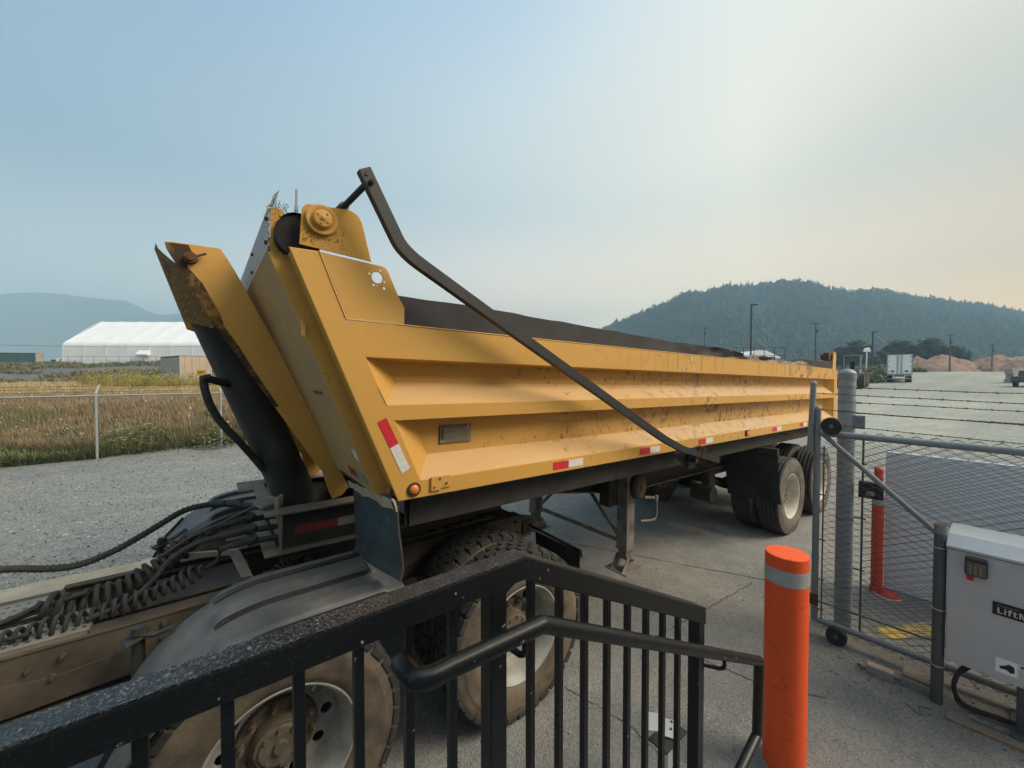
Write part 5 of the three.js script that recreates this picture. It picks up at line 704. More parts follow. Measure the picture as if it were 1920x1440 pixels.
function barbed(p0, p1, sag, seed, step = 0.125) { // two twisted strands with barbs
  const A = V3(p0), B = V3(p1), L = A.distanceTo(B), gs = [], rr = rngOf(seed), n = Math.ceil(L / 0.016), t = B.clone().sub(A).normalize(), up = new THREE.Vector3(0, 1, 0), sd = t.clone().cross(up).normalize();
  const at = (s) => { const k = s / L; return A.clone().lerp(B, k).addScaledVector(up, -sag * 4 * k * (1 - k) + 0.006 * (vnoise(s * 3, seed, 4096, seed) - 0.5)).addScaledVector(sd, 0.006 * (vnoise(s * 2.3, seed + 9, 4096, seed) - 0.5)); };
  for (const ph of [0, Math.PI]) { const pts = []; for (let i = 0; i <= n; i++) { const s = L * i / n, a = s / 0.055 * 2 * Math.PI + ph; pts.push(at(s).addScaledVector(up, 0.0016 * Math.cos(a)).addScaledVector(sd, 0.0016 * Math.sin(a))); } gs.push(new THREE.TubeGeometry(new THREE.CatmullRomCurve3(pts), n, 0.0021, 4)); }
  for (let s = 0.05; s < L; s += step * (0.85 + 0.3 * rr())) { const c = at(s).toArray(), k = at(Math.min(L, s + 0.012)).toArray(); gs.push(cyl(c, k, 0.0048, 0.0048, 6)); for (let b = 0; b < 4; b++) { const a = rr() * 6.28, e = V3(b % 2 ? c : k).addScaledVector(up, 0.014 * Math.cos(a)).addScaledVector(sd, 0.014 * Math.sin(a)).addScaledVector(t, (rr() - 0.5) * 0.008); gs.push(cyl(b % 2 ? c : k, e.toArray(), 0.0013, 0.0006, 4)); } }
  return gs;
}
// ---------------------------------------------------------------- sliding gate, fixed fence, operator
{
  const G0 = [3.97, -1.016], dr = [0.089, 0.996], nr = [-0.996, 0.089];
  const at = (s, y, n = 0) => [G0[0] + dr[0] * s + nr[0] * n, y, G0[1] + dr[1] * s + nr[1] * n];
  const gate = thing('sliding_gate', 'galvanised sliding gate with chain link mesh, brace and barbed wire', 'gate', at(0.7, 0));
  const L = 2.4;
  part(gate, 'gate_post', [cyl(at(0, 0.10), at(0, 1.845), 0.0235, 0.0235, 20), lathe([[0.026, 0], [0.026, 0.02], [0.018, 0.032], [0, 0.036]], 20).translate(...at(0, 1.84))], M.galv);
  part(gate, 'top_rail', cyl(at(0.02, 1.655), at(L, 1.625), 0.0245, 0.0245, 22), M.galv);
  part(gate, 'bottom_rail', cyl(at(0, 0.108), at(L, 0.085), 0.0225, 0.0225, 20), M.galv);
  part(gate, 'brace', cyl(at(0.03, 1.655, 0.002), at(1.6, 0.13, 0.002), 0.0185, 0.0185, 18), M.galv);
  part(gate, 'wire_arm', [cyl(at(-0.045, 1.50, 0.02), at(-0.028, 2.055, 0.02), 0.0215, 0.0205, 18), lathe([[0.024, 0], [0.024, 0.018], [0.016, 0.028], [0, 0.032]], 18).translate(...at(-0.028, 2.05, 0.02)), ...[1.56, 1.70, 1.83].map((y) => box(0, 0.058, 0, 0.004, 0, 0.03).translate(...at(-0.055, y, 0.03)))], M.galv);
  parts(gate, 'pipe_collar', [[0, 1.45], [0, 1.02], [0, 0.62], [0, 0.30], [0, 0.17]].map(([s, y]) => cyl(at(s, y), at(s, y + 0.022), 0.0262, 0.0262, 18)), M.galv);
  part(gate, 'tension_bar', [cyl(at(0.046, 0.13, 0.002), at(0.046, 1.55, 0.002), 0.0055, 0.0055, 8), ...[0.2, 0.45, 0.78, 1.15, 1.48].map((y) => cyl(at(0.0, y, 0.002), at(0.062, y, 0.002), 0.006, 0.005, 8))], M.galvDark);
  part(gate, 'chain_link_mesh', chainLink(L - 0.06, 0.055, 1.655, 0.051, 0.0034, nr, (s, y, o) => at(s + 0.05, y, o - 0.012)), M.galvWire);
  part(gate, 'truss_rod', cyl(at(0.01, 0.268, 0.012), at(L, 0.235, 0.012), 0.0068, 0.0068, 10), M.galvDark);
  part(gate, 'latch_plate', [box(-0.03, 0.03, 0, 0.09, 0, 0.006).rotateY(-1.48).translate(...at(0.0, 0.235, 0.03)), cyl(at(0.005, 0.29, 0.03), at(0.005, 0.29, 0.045), 0.008, 0.008, 8)], M.rust);
  for (const [i, y] of [[0, 1.985], [1, 1.850], [2, 1.735]]) part(gate, 'barbed_wire', barbed(at(-0.02, y, 0.01), at(L, y - 0.05, 0.01), 0.015, 31 + i), M.barbed);
  const roller = (parent, name, s, y, n, r, label) => { const ax = [nr[0], 0, nr[1]], P = (k) => [at(s, y, n)[0] + ax[0] * k, y, at(s, y, n)[2] + ax[2] * k];
    const w = part(parent, name, [cyl(P(-0.022), P(0.020), r, r, 32), cyl(P(0.020), P(0.026), r, r * 0.93, 32), cyl(P(-0.022), P(-0.028), r, r * 0.93, 32)], M.flap, { label }); part(w, 'hub', [cyl(P(0.026), P(0.032), r * 0.24, r * 0.22, 20), cyl(P(0.032), P(0.042), r * 0.12, r * 0.11, 10)], M.hub); part(w, 'bracket', [cyl(P(-0.03), P(-0.09), 0.012, 0.012, 10), box(-0.035, 0.035, -0.045, 0.045, -0.005, 0.005).rotateY(-1.48).translate(...P(-0.085))], M.galv); };
  roller(gate, 'wheel', 0.155, 0.068, 0.075, 0.066, 'black rubber wheel under the bottom rail');
  // fixed fence behind the gate
  const fx = (s, y, n = 0) => at(s, y, n - 0.25);
  const post = thing('gate_post', 'tall thick grey round gate post with domed cap', 'post', fx(0.152, 0));
  part(post, 'pipe', cyl(fx(0.152, 0), fx(0.152, 2.14), 0.0585, 0.0585, 36), M.postPaint);
  part(post, 'cap', lathe([[0.0625, -0.05], [0.0625, 0.0], [0.058, 0.012], [0.04, 0.030], [0.018, 0.040], [0, 0.043]], 36).translate(...fx(0.152, 2.14)), M.galv);
  parts(post, 'wire_band', [0.35, 0.92, 1.60, 1.82, 1.90, 2.02].map((y) => cyl(fx(0.152, y), fx(0.152, y + 0.018), 0.0605, 0.0605, 30)), M.galv);
  part(post, 'roller_bracket', [box(-0.045, 0.045, -0.055, 0.055, -0.012, 0.012, 0.006).rotateY(-1.48).translate(...fx(0.228, 1.745, 0.03)), cyl(fx(0.232, 1.785, 0.03), fx(0.232, 1.785, 0.06), 0.013, 0.013, 6), cyl(fx(0.232, 1.71, 0.03), fx(0.232, 1.71, 0.06), 0.013, 0.013, 6)], M.galv);
  roller(post, 'roller', 0.10, 1.725, 0.07, 0.068, 'black rubber guide roller');
  const lb = part(post, 'latch_box', [box(-0.075, 0.075, -0.065, 0.065, -0.03, 0.03, 0.006).rotateY(-1.48).translate(...fx(0.315, 1.20, 0.02))], M.blackSteel); part(lb, 'latch_bolt', [cyl(fx(0.30, 1.175, 0.05), fx(0.33, 1.185, 0.075), 0.02, 0.018, 12)], M.galv);
  const fence = thing('yard_fence', 'fixed chain link fence panel standing behind the sliding gate', 'fence', fx(1.2, 0));
  part(fence, 'chain_link_mesh', chainLink(2.3, 0.04, 1.66, 0.051, 0.0032, nr, (s, y, o) => fx(s + 0.26, y, o)), M.galvWire);
  part(fence, 'tension_bar', [cyl(fx(0.262, 0.0), fx(0.262, 1.62), 0.0075, 0.0075, 8), ...[0.14, 0.52, 0.95, 1.40, 1.60].map((y) => cyl(fx(0.19, y), fx(0.285, y), 0.007, 0.006, 8))], M.galvDark);
  part(fence, 'tension_wire', cyl(fx(0.2, 1.60), fx(2.6, 1.60), 0.0025, 0.0025, 6), M.galvDark);
  part(fence, 'end_post', cyl(fx(2.6, 0), fx(2.6, 2.05), 0.03, 0.03, 18), M.galv);
  for (const [i, y] of [[0, 2.02], [1, 1.90], [2, 1.815]]) part(fence, 'barbed_wire', [...barbed(fx(0.24, y), fx(2.6, y - 0.01), 0.01, 51 + i), cyl(fx(0.20, y), fx(0.25, y), 0.007, 0.006, 8)], M.barbed);
  // operator cabinet
  const ox = 3.70, op = thing('gate_operator', 'pale grey gate operator cabinet with keypad beside the gate', 'cabinet', [ox + 0.2, 0, 0.05]);
  const zl = -0.262;
  part(op, 'cabinet', [box(ox, ox + 0.34, 0.318, 1.035, zl, 0.42, 0.006)], M.cabinet);
  part(op, 'lid', [polyXY([[ox - 0.012, 1.040], [ox + 0.35, 1.040], [ox + 0.35, 1.115], [ox + 0.07, 1.115], [ox - 0.012, 1.055]], zl - 0.008, 0.43, 0.004)], M.cabinet);
  part(op, 'lid_gap', [box(ox - 0.002, ox + 0.345, 1.034, 1.041, zl - 0.002, 0.425)], M.gasket);
  const kp = part(op, 'keypad', [box(ox - 0.042, ox - 0.001, 0.905, 1.018, -0.190, -0.098, 0.012)], M.gasket);
  part(kp, 'keypad_face', box(ox - 0.046, ox - 0.040, 0.912, 0.992, -0.183, -0.105, 0.003), std({ color: new THREE.Color(0.13, 0.10, 0.07), roughness: 0.6 }));
  { const keys = []; for (let r = 0; r < 4; r++) for (let c = 0; c < 3; c++) keys.push(box(ox - 0.049, ox - 0.045, 0.922 + r * 0.0145, 0.931 + r * 0.0145, -0.172 + c * 0.021, -0.162 + c * 0.021, 0.002)); part(kp, 'keys', keys, M.tapeWhiteOld, { kind: 'stuff' }); }
  const rb = part(op, 'red_button', box(ox - 0.010, ox - 0.001, 0.868, 0.898, -0.182, -0.155, 0.003), M.tapeRed); part(rb, 'button_label', box(ox - 0.003, ox - 0.001, 0.857, 0.865, -0.181, -0.154), M.tapeWhite);
  const plateTex = (w, h, draw) => { const cv = document.createElement('canvas'); cv.width = w; cv.height = h; draw(cv.getContext('2d')); const t = new THREE.CanvasTexture(cv); t.colorSpace = THREE.SRGBColorSpace; return t; };
  const face = (z0, z1, y0, y1, x) => { const g = grid((u, v) => [x, lerp(y0, y1, v), lerp(z0, z1, u)], 1, 1); return g; };
  const np = part(op, 'name_plate', [box(ox - 0.006, ox - 0.001, 0.705, 0.782, -0.078, 0.27, 0.003)], std({ color: new THREE.Color(0.018, 0.02, 0.028), roughness: 0.4 }));
  part(np, 'lettering', face(-0.072, 0.264, 0.710, 0.778, ox - 0.0075), std({ map: plateTex(1024, 208, (c) => { c.fillStyle = '#14161d'; c.fillRect(0, 0, 1024, 208); c.fillStyle = '#c9c3ae'; c.font = 'bold 148px sans-serif'; c.fillText('LiftMaster', 26, 180, 960); c.font = '44px sans-serif'; c.fillStyle = '#8f8a7c'; c.fillText('Chamberlain', 34, 54, 330); }), roughness: 0.4 }), { uv: true });
  part(op, 'warning_sticker', face(-0.062, 0.20, 0.365, 0.455, ox - 0.002), std({ map: plateTex(768, 264, (c) => { c.fillStyle = '#d4d8d6'; c.fillRect(0, 0, 768, 264); c.fillStyle = '#eef0ee'; c.fillRect(8, 8, 230, 248); c.fillStyle = '#23253c'; c.beginPath(); c.moveTo(40, 150); c.lineTo(110, 110); c.lineTo(150, 70); c.lineTo(205, 90); c.lineTo(215, 190); c.lineTo(170, 215); c.lineTo(120, 180); c.lineTo(60, 190); c.fill(); c.fillStyle = '#20222a'; c.font = 'bold 62px sans-serif'; c.fillText('WARNING', 300, 66, 420); c.beginPath(); c.moveTo(262, 66); c.lineTo(288, 20); c.lineTo(314, 66); c.fill(); c.fillStyle = '#6f7472'; for (let y = 95; y < 250; y += 22) c.fillRect(256, y, 380 + 90 * Math.sin(y), 7); }), roughness: 0.5 }), { uv: true });
  parts(op, 'cabinet_leg', [box(ox + 0.10, ox + 0.16, 0, 0.318, 0.30, 0.36, 0.004), box(ox + 0.02, ox + 0.32, 0, 0.012, 0.0, 0.4, 0.002), box(ox + 0.10, ox + 0.16, 0.012, 0.318, 0.02, 0.08, 0.004)], M.galvDark);
  const pp = thing('support_post', 'dark grey pipe post with rusty open top at the cabinet corner', 'post', [3.735, 0, -0.298]);
  part(pp, 'pipe', [cyl([3.735, 0, -0.298], [3.735, 1.115, -0.298], 0.0298, 0.0298, 28, true), cyl([3.735, 0, -0.298], [3.735, 1.10, -0.298], 0.027, 0.027, 24)], M.galvDark); part(pp, 'pipe_end', [cyl([3.735, 1.108, -0.298], [3.735, 1.164, -0.298], 0.0300, 0.0300, 28)], M.galv); part(pp, 'rusty_top', lathe([[0.0295, 0], [0.029, 0.0015], [0.0, 0.0005]], 28).translate(3.735, 1.1645, -0.298), M.rust);
  parts(pp, 'wire_tie', [1.02, 0.62, 0.25].map((y, i) => tx(new THREE.TorusGeometry(0.0315, 0.0022, 6, 28), 3.735, y, -0.298, Math.PI / 2, 0, i === 1 ? 0.12 : 0.08)), M.aluminium);
  single('power_conduit', 'black flexible conduit hanging below the operator cabinet', 'cable', [tube([[3.76, 0.33, -0.16], [3.745, 0.26, -0.20], [3.735, 0.17, -0.225], [3.75, 0.09, -0.215], [3.79, 0.03, -0.17], [3.85, 0.012, -0.02], [3.93, 0.012, 0.3]], 0.0115, 60, 10), tube([[3.77, 0.33, -0.13], [3.76, 0.22, -0.205], [3.74, 0.11, -0.22], [3.76, 0.03, -0.19], [3.83, 0.01, -0.02], [3.88, 0.01, 0.3]], 0.006, 50, 8)], M.flap, [3.76, 0, -0.18]);
  // clutter along the foot of the gate
  M.block = std({ map: dataTex(256, (x, y) => { const a = fbm(x * 8, y * 8, 8, 5, 331); return cm([0.20, 0.205, 0.195], [0.34, 0.33, 0.29], a); }, 0.3), roughness: 0.95 });
  M.paleWood = std({ map: dataTex(256, (x, y) => { const a = fbm(x * 30, y * 3, 12, 4, 333), b = fbm(x * 6, y * 6, 6, 4, 334); return cm(cm([0.55, 0.36, 0.20], [0.62, 0.50, 0.36], a), [0.30, 0.13, 0.06], clamp((b - 0.55) * 2)); }, 0.25), roughness: 0.9 });
  M.oldWood = std({ map: dataTex(256, (x, y) => { const a = fbm(x * 30, y * 3, 12, 4, 335); return cm([0.16, 0.125, 0.095], [0.34, 0.25, 0.18], a); }, 0.3), roughness: 1 });
  const cb = thing('concrete_block', 'small grey concrete block with orange stain under the gate rail', 'block', [3.74, 0, -0.58]);
  part(cb, 'block', tx(new RoundedBoxGeometry(0.060, 0.062, 0.145, 2, 0.006), 3.735, 0.031, -0.57, 0, 0.1, 0), M.block); part(cb, 'stained_top', tx(new RoundedBoxGeometry(0.054, 0.006, 0.135, 1, 0.002), 3.737, 0.063, -0.57, 0, 0.1, 0), M.paleWood);
  const wb2 = thing('wood_offcut', 'pale wood offcut lying on a grey block beside the pipe post', 'wood', [3.79, 0, -0.40]);
  part(wb2, 'offcut', tx(new RoundedBoxGeometry(0.065, 0.05, 0.16, 3, 0.02), 3.80, 0.082, -0.385, 0, 0.12, 0), M.paleWood); part(wb2, 'block', tx(new RoundedBoxGeometry(0.07, 0.056, 0.17, 2, 0.006), 3.79, 0.028, -0.385, 0, 0.12, 0), M.block);
  single('steel_rod', 'thin rusty steel rod lying between the two blocks', 'rod', cyl([3.745, 0.028, -0.50], [3.76, 0.02, -0.44], 0.007, 0.006, 8), M.hub, [3.75, 0.02, -0.47]);
  single('scrap_wire', 'twist of dark scrap wire on the ground by the block', 'wire', [tube([[3.70, 0.012, -0.66], [3.72, 0.03, -0.69], [3.74, 0.012, -0.66], [3.72, 0.02, -0.63], [3.76, 0.015, -0.64]], 0.004, 40, 6), tube([[3.55, 0.006, -0.42], [3.50, 0.006, -0.34], [3.58, 0.008, -0.36], [3.62, 0.006, -0.30]], 0.002, 40, 5)], M.flap, [3.7, 0, -0.64]);
  single('timber_sleeper', 'weathered timber edging board lying along the gate line', 'timber', [tx(new RoundedBoxGeometry(0.055, 0.03, 1.1, 2, 0.006), 3.66, 0.006, 0.30, 0, 0.09, 0)], M.oldWood, [3.62, 0, 0.1]);
  single('loose_cables', 'thin cables trailing along the ground under the cabinet', 'cable', [tube([[3.76, 0.008, -0.12], [3.80, 0.01, 0.05], [3.78, 0.008, 0.25], [3.85, 0.008, 0.6]], 0.004, 30, 6), tube([[3.70, 0.008, -0.15], [3.72, 0.008, 0.05], [3.75, 0.01, 0.3], [3.8, 0.008, 0.6]], 0.003, 30, 6)], M.galvDark, [3.75, 0, 0.1]);
  // far bollard and grey panel beyond the fence
  const fb = thing('red_bollard', 'red orange bollard behind the chain link with a rounded foot', 'bollard', [5.20, 0, -0.835]);
  const fbx = 5.20, fbz = -0.835;
  part(fb, 'sleeve', lathe([[0.056, 0], [0.052, 0.03], [0.046, 0.06], [0.046, 0.935], [0.033, 0.99], [0.033, 1.20], [0.030, 1.222], [0, 1.23]], 40).translate(fbx, 0, fbz), M.redOrange);
  part(fb, 'grey_band', lathe([[0.0472, 0.86], [0.0476, 0.862], [0.0476, 0.915], [0.0472, 0.917]], 36).translate(fbx, 0, fbz), M.reflect);
  part(fb, 'foot', [new THREE.SphereGeometry(0.075, 24, 12, 0, 6.3, 0, 1.57).scale(1, 0.8, 1.2).translate(fbx - 0.05, 0.002, fbz + 0.09)], M.redOrange); part(fb, 'foot_rim', lathe([[0.085, 0], [0.082, 0.012], [0.06, 0.014]], 30).scale(1, 1, 1.2).translate(fbx - 0.05, 0.001, fbz + 0.085), M.paleWood);
  const pn = thing('grey_panel_wall', 'plain blue grey panel wall standing behind the chain link fence', 'wall', [5.35, 0, 1.2]);
  part(pn, 'panel', box(5.33, 5.36, 0.006, 1.37, -0.806, 3.4, 0.004), M.panelGrey); parts(pn, 'panel_post', [box(5.361, 5.42, 0, 1.34, 0.6, 0.66), box(5.361, 5.42, 0, 1.34, 2.4, 2.46)], M.galv);
}
// ---------------------------------------------------------------- background helpers
const W = (a, b) => [a * RGT.x + b * FWD.x, a * RGT.z + b * FWD.z];             // across / ahead -> world x, z
const yawFor = (a, b) => { const vx = a * RGT.x + b * FWD.x, vz = a * RGT.z + b * FWD.z; return Math.atan2(-vz, vx); };
function local(name, label, category, a, b, yaw, o = {}) { const [x, z] = W(a, b); const g = thing(name, label, category, [x, (o.y ?? terrain(x, z)) + (o.dy || 0), z], o.group); g.rotation.y = yaw; BASE.set(g, [0, 0, 0]); return g; }
function leafCloud(n, size, fn, seed, droop = 0.5) { // n small leaf faces placed by fn(r) -> [x,y,z]
  const r = rngOf(seed), pos = [], nor = [], uv = [];
  for (let i = 0; i < n; i++) {
    const c = fn(r), s = size * (0.6 + 0.8 * r()), a = r() * 6.28, el = (r() - 0.3) * 1.8 * droop, u = new THREE.Vector3(Math.cos(a), Math.sin(el) * 0.6, Math.sin(a)).normalize(), w = new THREE.Vector3(-Math.sin(a), (r() - 0.5) * 1.2, Math.cos(a)).normalize();
    const p = V3(c), q = [p.clone().addScaledVector(u, -s), p.clone().addScaledVector(w, s * 0.55), p.clone().addScaledVector(u, s), p.clone().addScaledVector(w, -s * 0.55)], n3 = w.clone().cross(u).normalize();
    for (const k of [0, 1, 2, 0, 2, 3]) { pos.push(...q[k].toArray()); nor.push(...n3.toArray()); uv.push(q[k].x, q[k].y); }
  }
  const g = new THREE.BufferGeometry(); g.setAttribute('position', new THREE.Float32BufferAttribute(pos, 3)); g.setAttribute('normal', new THREE.Float32BufferAttribute(nor, 3)); g.setAttribute('uv', new THREE.Float32BufferAttribute(uv, 2)); return g;
}
const leafMat = (c, seed) => std({ map: dataTex(128, (x, y) => { const a = fbm(x * 6, y * 6, 6, 4, seed); return cs(c, 0.6 + 0.8 * a); }, 2.5), roughness: 0.9, side: THREE.DoubleSide });
M.leafWeed = leafMat([0.17, 0.22, 0.085], 401); M.leafYellow = leafMat([0.26, 0.225, 0.035], 403); M.leafGrove = leafMat([0.075, 0.098, 0.06], 405); M.leafBush = leafMat([0.26, 0.26, 0.09], 407); M.bark = std({ color: new THREE.Color(0.085, 0.065, 0.05), roughness: 1 });
// ---------------------------------------------------------------- left: perimeter fence
{
  const FZ = -14.25, f = thing('perimeter_fence', 'low galvanised chain link fence along the dry grass bank', 'fence', [-4, 0, FZ]);
  for (let i = -5; i <= 3; i++) { const x = -2.19 + i * 2.525; part(f, 'fence_post', [cyl([x, 0, FZ], [x, 1.66, FZ], 0.028, 0.028, 14)], M.galvFar); part(f, 'wire_arm', rectSweep([[x, 1.64, FZ], [x + 0.035, 1.87, FZ - 0.18]], 0.04, 0.012), M.galvFar); }
  part(f, 'top_rail', cyl([-15, 1.62, FZ], [5.5, 1.60, FZ], 0.021, 0.021, 12), M.galvFar);
  part(f, 'chain_link_mesh', chainLink(16, 0.03, 1.6, 0.058, 0.0022, [0, 1], (s, y, o) => [-13 + s, y, FZ + o], 3), M.galvWire);
  for (const [k, y, z] of [[0, 1.72, -0.06], [1, 1.79, -0.12], [2, 1.86, -0.18]]) part(f, 'barbed_wire', tube([[-15, y, FZ + z], [-6, y - 0.02, FZ + z], [5.5, y, FZ + z]], 0.004, 20, 4), M.barbed);
}
// grasses on the bank
{
  const blade = (n, h, w, sp, seed) => { const r = rngOf(seed), pos = []; for (let i = 0; i < n; i++) { const a = r() * 6.28, l = sp * r(), x = Math.cos(a) * l * 0.5, z = Math.sin(a) * l * 0.5, lx = Math.cos(a) * l * 1.7, lz = Math.sin(a) * l * 1.7, hh = h * (0.55 + 0.6 * r()), px = -Math.sin(a) * w, pz = Math.cos(a) * w; pos.push(x - px, 0, z - pz, x + px, 0, z + pz, x + lx * 0.45 + px * 0.7, hh * 0.6, z + lz * 0.45 + pz * 0.7, x - px, 0, z - pz, x + lx * 0.45 + px * 0.7, hh * 0.6, z + lz * 0.45 + pz * 0.7, x + lx * 0.45 - px * 0.7, hh * 0.6, z + lz * 0.45 - pz * 0.7, x + lx * 0.45 - px * 0.7, hh * 0.6, z + lz * 0.45 - pz * 0.7, x + lx * 0.45 + px * 0.7, hh * 0.6, z + lz * 0.45 + pz * 0.7, x + lx, hh, z + lz); } const g = new THREE.BufferGeometry(); g.setAttribute('position', new THREE.Float32BufferAttribute(pos, 3)); g.computeVertexNormals(); g.setAttribute('uv', new THREE.Float32BufferAttribute(new Float32Array(pos.length / 3 * 2), 2)); return g; };
  const scatter = (name, label, geo, N, seed, place) => {
    const im = new THREE.InstancedMesh(geo, std({ color: 0xffffff, roughness: 1, side: THREE.DoubleSide }), N), r = rngOf(seed), m = new THREE.Matrix4(), q = new THREE.Quaternion(), c = new THREE.Color(); let k = 0, guard = 0;
    while (k < N && guard++ < N * 8) { const p = place(r); if (!p) continue; q.setFromEuler(new THREE.Euler((r() - 0.5) * 0.3, r() * 6.28, (r() - 0.5) * 0.3)); m.compose(new THREE.Vector3(p.x, p.y, p.z), q, new THREE.Vector3(p.s, p.s * (0.8 + 0.4 * r()), p.s)); im.setMatrixAt(k, m); im.setColorAt(k, c.setRGB(...p.c)); k++; }
    im.count = k; im.name = name; im.userData = { kind: 'stuff', label, category: 'plants' }; im.castShadow = im.receiveShadow = true; scene.add(im);
  };
  const spot = (r, b0, b1, pwr = 1.6) => { const b = b0 + (b1 - b0) * Math.pow(r(), pwr), a = b * lerp(-1.42, -0.60, r()), [x, z] = W(a, b); return z < -14.5 ? { x, z, a, b, y: terrain(x, z) - 0.02 } : null; };
  scatter('dry_grass', 'matted brown dry grass covering the bank behind the fence', blade(11, 0.42, 0.011, 0.22, 3), 30000, 411, (r) => { const p = spot(r, 10.2, 36, 1.5); if (!p) return null; const n = fbm(p.x * 0.35, p.z * 0.35, 4096, 3, 9), t = smooth(15, 23, p.b), k = 0.65 + 0.6 * r(); p.s = 0.55 + 0.6 * r(); let c = cm([0.31, 0.235, 0.135], [0.52, 0.40, 0.20], clamp(t * 0.8 + (n - 0.45) * 1.2)); if (p.b < 13.5 && n > 0.56) c = cm(c, [0.15, 0.17, 0.06], 0.6); p.c = cs(c, k); return p; });
  scatter('green_verge_weeds', 'low green weeds along the foot of the bank', blade(12, 0.34, 0.02, 0.26, 5), 2600, 413, (r) => { const x = lerp(-15, 4, r()), q = r() * r(); const z = -14.42 - q * 2.0; const n = fbm(x * 0.5, 2, 4096, 3, 19); if (r() > n * 1.35 - 0.1 - q * 0.3) return null; return { x, z, y: terrain(x, z) - 0.02, s: 0.6 + 0.9 * r() * n, c: cs(cm([0.10, 0.15, 0.05], [0.20, 0.20, 0.075], r()), 0.7 + 0.5 * r()) }; });
  scatter('goldenrod', 'tall yellow flowering weeds along the top of the bank', mergeGeometries([prep(blade(7, 0.9, 0.010, 0.22, 7)), prep(leafCloud(20, 0.035, (r) => [(r() - 0.5) * 0.4, 0.55 + r() * 0.5, (r() - 0.5) * 0.4], 8))]), 900, 415, (r) => { const b = lerp(24, 33, r()), u = r(), a = b * lerp(-1.10, -0.72, u), [x, z] = W(a, b), n = fbm(x * 0.22, z * 0.22, 4096, 3, 23); if (n < 0.52 + 0.22 * r()) return null; return { x, z, y: terrain(x, z) - 0.03, s: 0.7 + 0.7 * r(), c: cs(cm([0.21, 0.22, 0.085], [0.46, 0.35, 0.07], r()), 0.7 + 0.5 * r()) }; });
  scatter('rough_weeds', 'patches of weeds on the grey stone berm', blade(9, 0.6, 0.03, 0.4, 11), 3600, 417, (r) => { const p = spot(r, 38, 84, 1); if (!p) return null; const n = fbm(p.x * 0.07, p.z * 0.07, 4096, 3, 29); if (n < 0.5) return null; p.s = 0.7 + 0.7 * r(); p.c = cs(cm([0.13, 0.15, 0.06], [0.24, 0.19, 0.10], r()), 0.8 + 0.4 * r()); return p; });
  scatter('white_wildflowers', 'tiny white wildflowers scattered through the dry grass', new THREE.IcosahedronGeometry(0.024, 0), 190, 419, (r) => { const p = spot(r, 11, 40, 1.2); if (!p) return null; p.y += 0.35; p.s = 0.7 + 0.8 * r(); p.c = [0.75, 0.74, 0.68]; return p; });
  const weed = (a, b, h, w, label, seed, mat) => { const [x, z] = W(a, b); const t = thing('weed_clump', label, 'weed', [x, terrain(x, z), z], 'green weed clumps by the fence'); BASE.set(t, [0, 0, 0]); part(t, 'foliage', leafCloud(900, 0.04, (r) => { const an = r() * 6.28, l = Math.sqrt(r()) * w, y = r() * h * (1 - (l / w) ** 2 * 0.7); return [Math.cos(an) * l, y, Math.sin(an) * l]; }, seed), mat); part(t, 'stems', Array.from({ length: 9 }, (_, i) => { const an = i * 2.4, l = w * 0.5 * ((i % 3) / 3 + 0.3); return cyl([0, 0, 0], [Math.cos(an) * l, h * 0.75, Math.sin(an) * l], 0.012, 0.006, 5); }), mat); };
  weed(-10.45, 10.9, 0.85, 0.75, 'bushy green weed clump just behind the left fence post', 21, M.leafWeed); weed(-8.7, 11.6, 0.7, 0.6, 'low green weed clump right of the fence post', 22, M.leafWeed); weed(-12.6, 11.2, 0.55, 0.7, 'spreading green weed clump at the left edge of the fence', 23, M.leafWeed); weed(-7.6, 12.6, 0.6, 0.5, 'small green weed clump nearest the hoist cylinder', 24, M.leafWeed);
}
